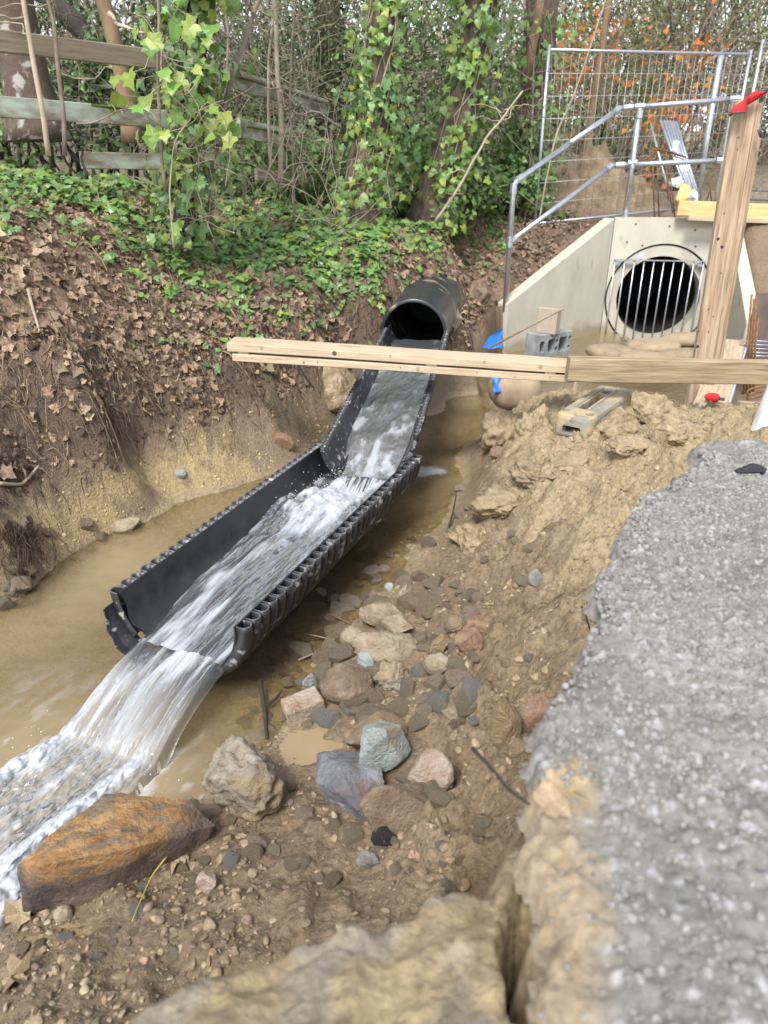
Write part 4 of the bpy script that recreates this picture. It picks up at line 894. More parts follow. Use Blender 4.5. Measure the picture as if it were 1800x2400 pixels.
# ------------------------------------------------------------------ timbers across the stream
def board(nm, a, b, wid, th, m, parent=None, rolled=0, bev=.004, ext=0):
    """a board from a to b (centre line), wid along the horizontal, th vertical"""
    a, b = Vector(a), Vector(b); x = (b - a); L = x.length; x.normalize(); y = Vector((0, 0, 1)).cross(x)
    if y.length < 1e-3: y = Vector((0, 1, 0))
    y.normalize(); z = x.cross(y); Mx = Matrix((x, y, z)).transposed().to_4x4() @ Matrix.Rotation(rolled, 4, 'X'); Mx.translation = (a + b) / 2
    mb = MB(); n = max(2, int(L / .12)); w2, t2 = wid / 2, th / 2; b_ = bev
    prof = [(-w2 + b_, -t2), (w2 - b_, -t2), (w2, -t2 + b_), (w2, t2 - b_), (w2 - b_, t2), (-w2 + b_, t2), (-w2, t2 - b_), (-w2, -t2 + b_)]
    V = []; ox, oz = random.uniform(0, 50), random.uniform(0, 50)
    for k in range(n + 1):
        xx = -L / 2 + L * k / n
        for (py, pz) in prof:
            j = float(vnoise(np.array([xx * 3 + ox]), np.array([py * 20 + pz * 31]), seed=9)[0]) * .0022
            V.append((xx, py + j, pz + j))
    F = [(k * 8 + q, k * 8 + (q + 1) % 8, (k + 1) * 8 + (q + 1) % 8, (k + 1) * 8 + q) for k in range(n) for q in range(8)]
    F += [tuple(range(7, -1, -1)), tuple(n * 8 + q for q in range(8))]
    mb.add(V, F); o = mb.build(nm, m)
    if parent is not None: o.parent = parent; o.matrix_world = parent.matrix_world.inverted() @ Mx if False else Mx
    else: o.matrix_world = Mx
    return o
bl0, bl1 = aty(535, 845, 4.72), aty(1345, 898, 4.62)
dirb = (bl1 - bl0) / np.linalg.norm(bl1 - bl0); perpb = np.cross([0, 0, 1.], dirb)   # away from the camera
beam = thing('timber_beam', 'two pale planks stacked with spacers, laid across the stream over the upper trough', 'beam')
Wb = .22; th = .047; gap = .017
off = perpb * Wb / 2
board('plank', bl0 + off + dirb * .03 + np.array([0, 0, th / 2]), bl1 + off + np.array([0, 0, th / 2]), Wb, th, M['wood_new'], beam)
board('plank', bl0 + off + np.array([0, 0, th * 1.5 + gap]), bl1 + off + np.array([0, 0, th * 1.5 + gap]), Wb, th + .006, M['wood_new'], beam)
LB = float(np.linalg.norm(bl1 - bl0))
for f in (.045, .59, .93):
    c = bl0 + dirb * LB * f + off - perpb * .002 + np.array([0, 0, th + gap / 2]); board('spacer', c - dirb * .035, c + dirb * .035, Wb - .01, gap + .004, M['wood_raw'], beam)
c = bl0 + dirb * LB * .665 + np.array([0, 0, th * 1.55 + gap]); MB().tube([c + perpb * .004, c - perpb * .003], .010, 12).build('plastic_disc', pm('mint_plastic', [(.35, .60, .36), (.42, .68, .42)], rough=.5, bump=0), beam)
for f, dz_, r_ in ((.10, .10, .013), (.22, .02, .010), (.31, .095, .016), (.47, .10, .009), (.55, .025, .014), (.74, .10, .012), (.83, .02, .011), (.90, .095, .015)):
    c = bl0 + dirb * LB * f + np.array([0, 0, dz_]); MB().tube([c + perpb * .01, c - perpb * .0016], [r_, r_], 9).build('knot', M['wood_raw'] if f != .31 else M['bark'], beam)
for f in (.07, .26, .50, .72, .93):
    c = bl0 + dirb * LB * f + np.array([0, 0, .028]); MB().tube([c + perpb * .005, c - perpb * .003], .004, 6).build('nail', M['dgrey'], beam)
br0, br1 = aty(1331, 899, 4.48), aty(1850, 908, 4.50)
d2 = (br1 - br0) / np.linalg.norm(br1 - br0); p2 = np.cross([0, 0, 1.], d2)
o = board('timber_baulk', br0 + p2 * .05 + np.array([0, 0, .083]), br1 + p2 * .05 + np.array([0, 0, .083]), .085, .150, M['wood_raw'], bev=.006)
tag(o, 'rough brown timber baulk nailed in front of the pale planks, running to the right edge', 'timber')

# ------------------------------------------------------------------ tall timber post
pb, pt = aty(1632, 985, 5.45), aty(1757, 236, 5.62)
post = thing('timber_post', 'tall weathered timber post of bolted planks standing in front of the headwall', 'post')
pax = (pt - pb) / np.linalg.norm(pt - pb); psx = np.array([1, 0, 0]) - pax * pax[0]; psx /= np.linalg.norm(psx); psy = np.cross(pax, psx)
def post_plank(o1, o2, w, d, cut=0):
    Mx = Matrix((Vector(psx), Vector(psy), Vector(pax))).transposed().to_4x4(); L = float(np.linalg.norm(pt - pb)) - cut
    Mx.translation = Vector(pb + pax * L / 2 + psx * o1 + psy * o2); mb = MB(); n = 16; V = []
    ph = random.uniform(0, 40)
    for k in range(n + 1):
        zz = -L / 2 + L * k / n
        for sx, sy in ((-1, -1), (1, -1), (1, 1), (-1, 1)):
            j = float(vnoise(np.array([zz * 2.5 + ph]), np.array([sx * 3 + sy]), seed=12)[0]) * .003; V.append((sx * (w / 2) + j, sy * (d / 2), zz))
    F = [(k * 4 + q, k * 4 + (q + 1) % 4, k * 4 + 4 + (q + 1) % 4, k * 4 + 4 + q) for k in range(n) for q in range(4)] + [(3, 2, 1, 0), tuple(n * 4 + q for q in range(4))]
    mb.add(V, F); o = mb.build('plank', M['wood_post'], post); o.matrix_world = Mx; b = o.modifiers.new('edge', 'BEVEL'); b.width = .005; return o
post_plank(-.030, -.0, .150, .055); post_plank(.066, .045, .040, .15, .02); post_plank(.106, .075, .038, .15, .20)
for u, v in ((1683, 560), (1692, 579), (1697, 500), (1731, 322), (1728, 350), (1637, 776), (1660, 778), (1635, 812), (1672, 742), (1660, 725), (1690, 640)):
    p = atp(u, v, pb + psy * -.0285, -psy)
    big = v in (560, 579, 812); MB().tube([p + psy * .004, p - psy * .0012], .011 if big else .006, 10).build('bolt_hole' if big else 'nail', M['black'] if big else M['dgrey'], post)
gl = thing('work_glove', 'red cloth glove with dark cuff draped over the top of the timber post', 'glove', tuple(aty(1752, 240, 5.52)))
def loft(rings, closed=True):
    n = len(rings[0]); V = [p for r in rings for p in r]
    F = [(k * n + q, k * n + (q + 1) % n, (k + 1) * n + (q + 1) % n, (k + 1) * n + q) for k in range(len(rings) - 1) for q in range(n)]
    return MB().add(V, F)
rg = []
for k, (cx, cz_, rx, ry, ax) in enumerate([(-.055, -.062, .056, .045, -1.0), (-.052, -.03, .056, .044, -.9), (-.04, .0, .056, .040, -.7), (-.015, .02, .056, .036, -.4), (.02, .03, .046, .028, -.1), (.06, .045, .026, .018, .2), (.10, .062, .014, .011, .4), (.122, .072, .004, .004, .4)]):
    rg.append([(cx + rx * math.cos(a) * math.cos(ax + 1.2) * .9 + .004 * math.sin(3 * a + k), ry * math.sin(a), cz_ + rx * math.cos(a) * math.sin(ax + 1.2) + .006 * math.sin(2 * a + k)) for a in np.linspace(0, 2 * math.pi, 15)[:-1]])
lo = loft(rg); o = lo.build('glove_body', M['redcloth'], gl, smooth=True)
r0 = rg[0]; MB().tube(r0 + [r0[0]], .005, 6, caps=False).build('cuff', M['dgrey'], gl, smooth=True)
MB().tube([rg[-3][0], (.10, 0, .07), (.135, 0, .08)], [.010, .012, .004], 8).build('finger_tip', M['dgrey'], gl, smooth=True)
o = MB().tube([aty(1784, 322, 5.5), aty(1778, 305, 5.5), aty(1788, 302, 5.5), aty(1797, 310, 5.5)], [.010, .012, .010, .003], 8).build('steel_hook', M['dgrey'], smooth=True); tag(o, 'small dark steel hook on the right side of the timber post', 'hook')

# ------------------------------------------------------------------ fence foot block under the beam
k0, k1 = atz(1338, 1024, .50), atz(1462, 928, .56); kd = (k1 - k0); kd[2] *= .6; kd /= np.linalg.norm(kd); kp = np.cross([0, 0, 1.], kd); kn = np.cross(kd, kp)
blk = thing('concrete_block', 'muddy pale concrete fence foot with slots, lying on the mud under the beam', 'block')
Mk = Matrix((Vector(kd), Vector(kp), Vector(kn))).transposed().to_4x4(); Mk.translation = Vector(k0) + Vector(kn) * .0; blk.matrix_world = Mk
def block_mesh():
    L, W, Hh = .72, .255, .14; mb = MB()
    n = 12; out = []
    for i in range(n * 4):
        pass
    # plan outline with round corners, extruded in tiers so that the top edge is rounded too
    def plan(ins, r):
        P = []
        for cx, cy, a in ((L - r, W / 2 - r, 0), (r, W / 2 - r, 90), (r, -W / 2 + r, 180), (L - r, -W / 2 + r, 270)):
            for t in range(6): g = R_(a + t * 18); P.append((cx + (r - ins) * math.cos(g), cy + (r - ins) * math.sin(g)))
        return P
    tiers = [(0, .004), (.012, 0), (Hh - .03, .004), (Hh - .012, .010), (Hh - .003, .022)]
    rings = [[(x_, y_, z_) for x_, y_ in plan(ins, .05)] for z_, ins in tiers]
    N = len(rings[0]); V = [p for r in rings for p in r]; F = [(k * N + q, k * N + (q + 1) % N, (k + 1) * N + (q + 1) % N, (k + 1) * N + q) for k in range(len(rings) - 1) for q in range(N)]
    F.append(tuple(range(N - 1, -1, -1))); F.append(tuple((len(rings) - 1) * N + q for q in range(N)))
    return MB().add(V, F).me('body', False)
body = obj('body', block_mesh(), M['block'], blk)
for nm, c, d in (('slot', (.33, .012, .10), (.34, .055, .12)), ('slot', (.05, .005, .04), (.14, .12, .055)), ('slot', (.56, .012, .10), (.05, .055, .12))):
    cutter = MB().box(c, d, bev=.008).me('cutter'); co = bpy.data.objects.new('cutter', cutter); COL.objects.link(co); co.parent = blk
    bo = body.modifiers.new('cut', 'BOOLEAN'); bo.object = co; bo.solver = 'EXACT'
for yy in (-.075, .085):
    cutter = MB().tube([(.085, yy, .10), (.085, yy, .2)], .027, 16).me('cutter'); co = bpy.data.objects.new('cutter', cutter); COL.objects.link(co); co.parent = blk
    bo = body.modifiers.new('cut', 'BOOLEAN'); bo.object = co; bo.solver = 'EXACT'
dg = bpy.context.evaluated_depsgraph_get(); bm_ = bpy.data.meshes.new_from_object(body.evaluated_get(dg)); body.modifiers.clear(); body.data = bm_
for c in [c for c in blk.children if c.name.startswith('cutter')]: bpy.data.objects.remove(c, do_unlink=True)
for yy in (-.035, .06):
    MB().box((.40, yy, .1415), (.46, .014, .012), bev=.003).build('ridge', M['block'], blk)

# ------------------------------------------------------------------ hollow block, brick and rod by the wing wall
cb = aty(1335, 822, 6.9); cb_d = aty(1385, 760, 7.3) - aty(1262, 815, 6.7); 
cind = thing('hollow_block', 'grey hollow concrete block with round and square holes, standing on edge before the sandbags', 'block')
a_, b_ = atz(1262, 838, .33), atz(1388, 815, .33); cx_ = b_ - a_; cx_[2] = 0; Lc = float(np.linalg.norm(cx_)); cx_ /= Lc
cyv = np.cross([0, 0, 1.], cx_); Mc = Matrix((Vector(cx_), Vector(cyv), Vector((0, 0, 1)))).transposed().to_4x4(); Mc.translation = Vector(a_); cind.matrix_world = Mc
def cinder_mesh():
    L, D, Hh = .46, .20, .235; b = MB().box((L / 2, D / 2, Hh / 2 - .02), (L, D, Hh), bev=.004).me('body'); return b
cbody = obj('body', cinder_mesh(), M['cinder'], cind)
cut = [('b', (.17, .1, .095), (.10, .4, .14)), ('b', (.335, .1, .095), (.12, .4, .15)), ('t', .245, .06, .022), ('t', .245, .135, .022), ('t', .425, .06, .018), ('t', .425, .15, .018), ('b', (.04, .1, .095), (.07, .4, .12))]
for q in cut:
    cm = (MB().box(q[1], q[2], bev=.015) if q[0] == 'b' else MB().tube([(q[1], -.1, q[2]), (q[1], .3, q[2])], q[3], 14)).me('cutter')
    co = bpy.data.objects.new('cutter', cm); COL.objects.link(co); co.parent = cind; bo = cbody.modifiers.new('cut', 'BOOLEAN'); bo.object = co; bo.solver = 'EXACT'
dg = bpy.context.evaluated_depsgraph_get(); bm_ = bpy.data.meshes.new_from_object(cbody.evaluated_get(dg)); cbody.modifiers.clear(); cbody.data = bm_
for c in [c for c in cind.children if c.name.startswith('cutter')]: bpy.data.objects.remove(c, do_unlink=True)
bk = Vector(a_) + Vector(cx_) * .13 + Vector((0, 0, .215)) + Vector(cyv) * .02
o = MB().box((0, 0, .12), (.105, .21, .245), bev=.007, jit=.002).build('pale_brick', M['brickpale']); o.location = bk + Vector((0, .06, .0)); o.rotation_euler = (0, R_(4), math.atan2(cx_[1], cx_[0]) + .35)
tag(o, 'pale brick standing upright on the grey hollow block', 'brick')
o = MB().tube([aty(1148, 815, 6.9), aty(1235, 768, 6.85), aty(1322, 722, 6.8)], .011, 8).build('steel_rod', M['wood_grey'], smooth=True); tag(o, 'thin muddy rod leaning from the wing wall onto the pale brick', 'rod')

# ------------------------------------------------------------------ sandbags
def sandbag(px_c, y, wx, dy, hz, rz, label, zoff=0):
    p = aty(px_c[0], px_c[1], y); mb = MB(); n, m = 22, 12; V, F = [], []
    sd = random.randint(0, 999)
    for i in range(m + 1):
        ph = math.pi * i / m
        for j in range(n):
            a = 2 * math.pi * j / n
            sx = np.sign(math.cos(a)) * abs(math.cos(a)) ** .62; sy = np.sign(math.sin(a)) * abs(math.sin(a)) ** .62
            r = math.sin(ph) ** .7; zc = math.cos(ph); zc = np.sign(zc) * abs(zc) ** .9
            q = 1 + .05 * float(vnoise(np.array([sx * 2 + sd]), np.array([sy * 2]), np.array([zc]), seed=3)[0])
            V.append((wx / 2 * sx * r * q, dy / 2 * sy * r * q, hz / 2 * zc * q))
    F = [(i * n + j, i * n + (j + 1) % n, (i + 1) * n + (j + 1) % n, (i + 1) * n + j) for i in range(m) for j in range(n)]
    o = mb.add(V, [f[::-1] for f in F]).build('sandbag', M['sandbag'], smooth=True); o.location = p + np.array([0, 0, zoff]); o.rotation_euler = (R_(random.uniform(-4, 4)), R_(random.uniform(-5, 5)), rz)
    return tag(o, label, 'sandbag', 'sandbags piled at the culvert mouth')
sandbag((1432, 826), 7.9, .52, .42, .17, .3, 'leftmost tan sandbag of the pile, beside the grey hollow block')
sandbag((1530, 812), 8.15, .62, .42, .17, .1, 'tan sandbag in the middle of the pile, just below the grille')
sandbag((1605, 797), 8.35, .55, .40, .17, -.15, 'highest tan sandbag of the pile, behind the timber post')
sandbag((1515, 844), 7.6, .58, .40, .16, -.1, 'front tan sandbag of the pile, close above the timber baulk')
sandbag((1600, 836), 7.7, .52, .38, .17, .1, 'tan sandbag of the pile touching the left side of the timber post')
sandbag((1205, 912), 5.75, .40, .40, .34, .2, 'brown sandbag half hidden under the plank beam beside the blue sheet')

# ------------------------------------------------------------------ blue sheet
def sheet(nm, pts, nu, nv, amp, m, seed=0):
    P = np.array(pts, float); V = []; a, b, c, d = P
    for i in range(nu + 1):
        for j in range(nv + 1):
            f, g = i / nu, j / nv; p = a * (1 - f) * (1 - g) + b * f * (1 - g) + c * f * g + d * (1 - f) * g
            k = float(fbm(np.array([f * 3 + seed]), np.array([g * 3]), seed=seed)[0]); V.append(p + np.array([.5, -1, .7]) * amp * k)
    F = [(i * (nv + 1) + j, i * (nv + 1) + j + 1, (i + 1) * (nv + 1) + j + 1, (i + 1) * (nv + 1) + j) for i in range(nu) for j in range(nv)]
    o = MB().add(V, F).build(nm, m, smooth=True); s = o.modifiers.new('thickness', 'SOLIDIFY'); s.thickness = .004; return o
o = sheet('plastic_sheet', [aty(1128, 818, 7.0), aty(1180, 818, 7.1), aty(1176, 772, 7.5), aty(1150, 786, 7.5)], 8, 6, .05, M['blue'], 3); tag(o, 'crumpled blue plastic sheet behind the plank beam at the wing wall', 'sheet')
o = sheet('plastic_sheet', [aty(1158, 920, 5.55), aty(1178, 922, 5.6), aty(1182, 868, 5.7), aty(1150, 868, 5.7)], 6, 6, .04, M['blue'], 8); tag(o, 'strip of blue plastic sheet hanging below the plank beam into the stream', 'sheet')

# ------------------------------------------------------------------ rocks
def icosphere(sub):
    t = (1 + 5 ** .5) / 2
    V = [(-1, t, 0), (1, t, 0), (-1, -t, 0), (1, -t, 0), (0, -1, t), (0, 1, t), (0, -1, -t), (0, 1, -t), (t, 0, -1), (t, 0, 1), (-t, 0, -1), (-t, 0, 1)]
    V = [np.array(v, float) / np.linalg.norm(v) for v in V]
    F = [(0, 11, 5), (0, 5, 1), (0, 1, 7), (0, 7, 10), (0, 10, 11), (1, 5, 9), (5, 11, 4), (11, 10, 2), (10, 7, 6), (7, 1, 8), (3, 9, 4), (3, 4, 2), (3, 2, 6), (3, 6, 8), (3, 8, 9), (4, 9, 5), (2, 4, 11), (6, 2, 10), (8, 6, 7), (9, 8, 1)]
    for _ in range(sub):
        c = {}; N = []
        def mid(a, b):
            k = (min(a, b), max(a, b))
            if k not in c: v = V[a] + V[b]; V.append(v / np.linalg.norm(v)); c[k] = len(V) - 1
            return c[k]
        for a, b, d in F:
            x, y, z = mid(a, b), mid(b, d), mid(d, a); N += [(a, x, z), (b, y, x), (d, z, y), (x, y, z)]
        F = N
    return np.array(V), np.array(F)
ICO = {k: icosphere(k) for k in (1, 2, 3, 4)}
def rock_vf(seed, style='angular', sub=3, planes=11):
    D, F = ICO[sub]; g = np.random.default_rng(seed)
    if style == 'round': r = np.ones(len(D)) * .95
    else:
        n = g.standard_normal((planes, 3)); n /= np.linalg.norm(n, axis=1)[:, None]; h = g.uniform(.62, .98, planes)
        dt = D @ n.T; r = np.min(np.where(dt > .05, h[None] / np.maximum(dt, .05), 9), axis=1); r = np.minimum(r, 1.25)
    amp = {'angular': .07, 'round': .12, 'knobbly': .20, 'lump': .18}[style]
    o = seed * 1.7 % 50
    r = r * (1 + amp * fbm(D[:, 0] * 2.1 + o, D[:, 1] * 2.1, D[:, 2] * 2.1, oct=4, seed=seed) + (amp * .8 + .02) * .5 * fbm(D[:, 0] * 6 + o, D[:, 1] * 6, D[:, 2] * 6, oct=3, seed=seed + 1))
    r = r * (1 + .022 * fbm(D[:, 0] * 15 + o, D[:, 1] * 15, D[:, 2] * 15, oct=3, seed=seed + 9))
    if style == 'knobbly': r = r * (1 - .30 * np.abs(fbm(D[:, 0] * 2.6 + o, D[:, 1] * 2.6, D[:, 2] * 2.6, oct=2, seed=seed + 5)))
    V = D * r[:, None]; mn, mx = V.min(0), V.max(0); V = (V - (mn + mx) / 2) / ((mx - mn) / 2)
    return V, F
def rmat(nm, cols, **k):
    kw = dict(scale=11, rough=.5, rough2=.85, bump=1.0, bscale=75, rnd=.06, dist=.02); kw.update(k); M[nm] = pm(nm, cols, **kw)
rmat('rock_tan', [(.20, .15, .09), (.36, .29, .195), (.50, .435, .33)], spots=(4, .62, (.32, .235, .13)))
rmat('rock_brown', [(.13, .09, .058), (.235, .17, .115), (.36, .29, .215)], spots=(3, .54, (.31, .225, .125)))
rmat('rock_pale', [(.20, .235, .225), (.37, .41, .395), (.52, .55, .52)], spots=(5, .63, (.40, .34, .24)))
rmat('rock_blue', [(.075, .07, .075), (.18, .185, .20), (.33, .345, .365)], scale=7, spots=(3.2, .58, (.15, .085, .065)))
rmat('rock_pink', [(.28, .175, .115), (.43, .33, .25), (.58, .50, .43)], spots=(4, .58, (.31, .225, .13)))
rmat('rock_red', [(.17, .085, .05), (.30, .175, .11), (.42, .31, .23)], spots=(4, .56, (.30, .215, .125)))
rmat('rock_grey', [(.17, .16, .145), (.30, .285, .26), (.42, .405, .38)], spots=(4, .62, (.30, .225, .13)))
rmat('rock_muddy', [(.16, .125, .085), (.28, .23, .165), (.40, .355, .29)], bump=1.0, bscale=24, dist=.03, spots=(3.5, .58, (.34, .255, .15)))
rmat('rock_rough', [(.19, .135, .07), (.35, .27, .165), (.49, .41, .29)], bump=1.0, bscale=40, scale=12, dist=.03)
rmat('rock_orange', [(.62, .62, .62), (1, 1, 1), (1.3, 1.3, 1.3)], scale=16, bscale=60, attr='tint')
def rock(label, u, v, w, h, m, style='angular', seed=1, deep=.8, tilt=0, rz=0, sink=.22, dz=0, name='stone', sub=4, group=None, cat='rock'):
    p = hit(u, v + h * .30); d = depth_of(p); W = w * d / FPX; Hh = h * d / FPX * 1.02
    V, F = rock_vf(seed, style, sub); V = V * (W / 2, W * deep / 2, Hh / 2)
    at_ = {}
    if m == 'rock_orange':
        q = V / np.abs(V).max(0); nn_ = fbm(q[:, 0] * 2.2, q[:, 1] * 2.2, q[:, 2] * 2.2, oct=4, seed=7); n3_ = fbm(q[:, 0] * 3, q[:, 1] * 14, q[:, 2] * 9, oct=4, seed=8)
        c_ = np.tile(np.array([.38, .195, .065]), (len(V), 1)); c_ = mixc(c_, np.array([.22, .15, .085]), sstep(.05, .4, n3_)); c_ = mixc(c_, np.array([.035, .03, .028]), sstep(-.42, -.78, q[:, 0] + .35 * nn_)); c_ = mixc(c_, np.array([.17, .125, .115]), sstep(.25, .6, q[:, 0] - .9 * q[:, 2] * .5 - .5 * q[:, 1] * .6 + .5 * nn_)); c_ = mixc(c_, np.array([.075, .06, .06]), sstep(.1, .35, nn_ * n3_ * 3 + q[:, 0] * .25 - .1))
        c_ = mixc(c_, np.array([.215, .155, .10]), sstep(.42, -.05, q[:, 2] + .35 * nn_) * .9); at_ = {'tint': c_}
    o = obj(name, mesh(name, V, [F], True, at_), M[m]); autosmooth(o, 38 if style == 'angular' else 75)
    o.location = (p[0], p[1] + W * deep * .22, p[2] + Hh * (.5 - sink) + dz); o.rotation_euler = (R_(tilt * .4), R_(tilt), R_(rz)); return tag(o, label, cat, group)
import bmesh
def hull_rock(pts, sub, amp, seed):
    bm = bmesh.new()
    for p in pts: bm.verts.new(tuple(p))
    bmesh.ops.convex_hull(bm, input=bm.verts); bmesh.ops.delete(bm, geom=[v for v in bm.verts if not v.link_faces], context='VERTS')
    bmesh.ops.triangulate(bm, faces=bm.faces)
    for _ in range(sub): bmesh.ops.subdivide_edges(bm, edges=bm.edges, cuts=1, use_grid_fill=True, smooth=.03); bmesh.ops.triangulate(bm, faces=bm.faces)
    V = np.array([v.co[:] for v in bm.verts]); N_ = np.array([v.normal[:] for v in bm.verts]); F = np.array([[v.index for v in f.verts] for f in bm.faces]); bm.free()
    L_ = np.ptp(V, axis=0).max(); q = V / L_
    d = amp * L_ * (fbm(q[:, 0] * 4, q[:, 1] * 4, q[:, 2] * 4, oct=5, seed=seed, gain=.55) + .35 * fbm(q[:, 0] * 22, q[:, 1] * 22, q[:, 2] * 22, oct=3, seed=seed + 3))
    return V + N_ * d[:, None], F
top_ = [atz(38, 2032, .20), atz(120, 1955, .24), atz(244, 1862, .24), atz(445, 1872, .22), atz(505, 1935, .13), atz(423, 1912, .20), atz(293, 1992, .26), atz(103, 2026, .26)]
bot_ = [atz(60, 2150, .02), atz(228, 2125, .02), atz(360, 2045, .04), atz(505, 1960, .02), (*atz(430, 1872, .2)[:2], -.1), (*atz(244, 1862, .22)[:2], -.1), (*atz(38, 2032, .18)[:2], -.1), (*atz(90, 2150, -.02)[:2], -.12), (*atz(360, 2060, .0)[:2], -.12)]
V, F = hull_rock(top_ + bot_, 4, .030, 41); cen = V.mean(0); V = V - cen; q = V / np.abs(V).max(0)
nn_ = fbm(V[:, 0] * 9, V[:, 1] * 9, V[:, 2] * 9, oct=4, seed=7); n3_ = fbm(V[:, 0] * 10 + V[:, 1] * 6, V[:, 1] * 34 - V[:, 0] * 14, V[:, 2] * 30, oct=4, seed=8); wz = V[:, 2] + cen[2]
top_m = sstep(.125, .19, wz + .03 * nn_ - .05 * np.clip(q[:, 0], 0, 1) - .03 * np.clip(-q[:, 1], -.5, 1))
c_ = np.tile(np.array([.145, .105, .085]), (len(V), 1)); c_ = mixc(c_, np.array([.05, .045, .042]), sstep(-.25, -.62, q[:, 0] + .3 * nn_)); c_ = mixc(c_, np.array([.10, .075, .075]), sstep(.0, .4, n3_))
org = mixc(np.tile(np.array([.35, .185, .07]), (len(V), 1)), np.array([.21, .155, .10]), sstep(-.05, .25, n3_)); org = mixc(org, np.array([.42, .27, .13]), sstep(-.1, -.4, n3_)); org = mixc(org, np.array([.10, .075, .05]), sstep(.22, .45, nn_))
c_ = c_ + (org - c_) * top_m[:, None]
c_ = mixc(c_, np.array([.30, .225, .135]), sstep(.10, .04, wz + .04 * nn_) * sstep(-.5, .0, q[:, 0] + .2 * nn_) * .9)
o = obj('boulder', mesh('boulder', V, [F], True, {'tint': c_}), M['rock_orange']); o.location = cen; autosmooth(o, 45); tag(o, 'big rust-orange topped boulder with a dark left end at the edge of the rushing water', 'rock')
rock('knobbly grey-brown mud covered boulder beside the rust-orange boulder', 572, 1860, 205, 205, 'rock_muddy', 'knobbly', 23, .8, sink=.16, name='boulder')
rock('brown flat-topped rock behind the pale green-grey stone', 880, 1722, 165, 110, 'rock_brown', seed=31, deep=.7, rz=20, sink=.2, name='boulder')
rock('dark blue-grey angular rock with a purple end, under the pale stone', 822, 1846, 225, 125, 'rock_blue', seed=8, deep=.7, rz=-28, tilt=10, sink=.2, name='boulder')
rock('pinkish white rock right of the pale green-grey stone', 1010, 1815, 112, 92, 'rock_pink', seed=43, deep=.8, rz=-10, sink=.2)
rock('pale green-grey stone lying on top of the dark blue-grey rock', 904, 1792, 132, 128, 'rock_pale', seed=52, deep=.7, tilt=14, rz=30, sink=.0, dz=.055)
rock('brown wedge-shaped rock in front of the pink and blue-grey rocks', 938, 1905, 200, 150, 'rock_brown', seed=64, deep=.75, rz=30, sink=.22, name='boulder')
rock('upright brown stone leaning against the concrete edge, left of its neighbour', 1186, 1700, 76, 130, 'rock_brown', seed=71, deep=.8, sink=.15)
rock('reddish brown stone tucked under the concrete edge', 1250, 1690, 72, 112, 'rock_red', seed=77, deep=.8, sink=.1)
rock('large tan conglomerate boulder wedged between the bank and the upper trough', 792, 935, 112, 140, 'rock_rough', 'lump', 83, .85, sink=.12, name='boulder')
rock('tan flat-topped stone with brown streaks at the head of the stone heap', 896, 1444, 112, 62, 'rock_tan', seed=91, deep=.8, sink=.2)
rock('squarish tan stone just below the streaked flat-topped stone', 930, 1476, 82, 50, 'rock_tan', seed=95, deep=.8, sink=.2)
rock('rounded pale tan stone at the left of the stone heap by the water', 828, 1500, 66, 62, 'rock_tan', 'round', 99, .9, sink=.2)
rock('long muddy tan rock lying across the middle of the stone heap', 902, 1528, 158, 66, 'rock_tan', 'lump', 104, .6, rz=-8, sink=.2)
rock('bright reddish jagged stone at the right of the stone heap', 1096, 1514, 72, 60, 'rock_red', seed=111, deep=.8, rz=20, sink=.15)
rock('orange-brown brick-shaped stone above the reddish jagged stone', 1115, 1470, 72, 46, 'rock_red', seed=117, deep=.7, sink=.2)
rock('dull brown round stone left of the orange-brown stone', 1066, 1467, 52, 44, 'rock_brown', 'round', 121, .9, sink=.2)
rock('brown leaning slab stone in the stone heap below the dull round stone', 1032, 1516, 72, 62, 'rock_brown', seed=127, deep=.6, rz=35, tilt=18, sink=.2)
rock('yellowish flat slab stone lying below the reddish jagged stone', 1028, 1562, 72, 56, 'rock_tan', seed=131, deep=.7, tilt=22, sink=.2)
rock('white split stone standing on the round purple-brown stone', 856, 1574, 50, 58, 'rock_pale', seed=137, deep=.5, rz=-30, sink=.1, dz=.03)
rock('round purple-brown stone between the stone heap and the broken brick', 812, 1614, 132, 86, 'rock_brown', 'round', 143, .9, sink=.2, name='boulder')
rock('grey upright stone at the water edge beside the purple-brown stone', 728, 1604, 38, 62, 'rock_grey', seed=149, deep=.6, sink=.15)
rock('muddy brown lumpy stone under the long tan rock', 924, 1590, 104, 72, 'rock_muddy', 'knobbly', 151, .8, sink=.2)
rock('small white stone at the top of the shingle by the stream', 912, 1376, 24, 22, 'rock_pale', 'round', 157, .9)
rock('grey stone lying alone on the churned mud slope', 1258, 1354, 38, 42, 'rock_grey', seed=163, deep=.8)
rock('pale tan stone at the stream edge above the stone heap', 948, 1392, 38, 42, 'rock_pink', seed=167, deep=.8)
rock('small flat tan stone half sunk in the brown mud', 1062, 1674, 54, 24, 'rock_tan', seed=173, deep=.7)
rock('flat pale stone on the far water edge below the ochre clay', 290, 1240, 82, 46, 'rock_tan', seed=181, deep=.5, rz=25, tilt=-14, sink=.25)
rock('small white stone lodged in the grey mud of the far bank', 422, 1112, 30, 24, 'rock_pale', 'round', 187, .9)
rock('reddish flat stone set in the far bank near the upper trough', 660, 1035, 60, 44, 'rock_red', seed=191, deep=.6, tilt=20)
rock('grey pebble-sized stone in the foreground gravel under the brown wedge rock', 862, 2022, 56, 36, 'rock_grey', seed=193, deep=.9)
rock('pale pyramid-shaped stone in the foreground gravel right of the rust-orange boulder', 486, 2070, 48, 62, 'rock_pink', seed=197, deep=.8)
rock('cream round stone in the foreground gravel below the rust-orange boulder', 148, 2146, 42, 46, 'rock_tan', 'round', 199, .9)
rock('pale tan boulder in the earth bank right of the whole black pipe', 1060, 752, 46, 66, 'rock_tan', 'lump', 203, .8, sink=.3)
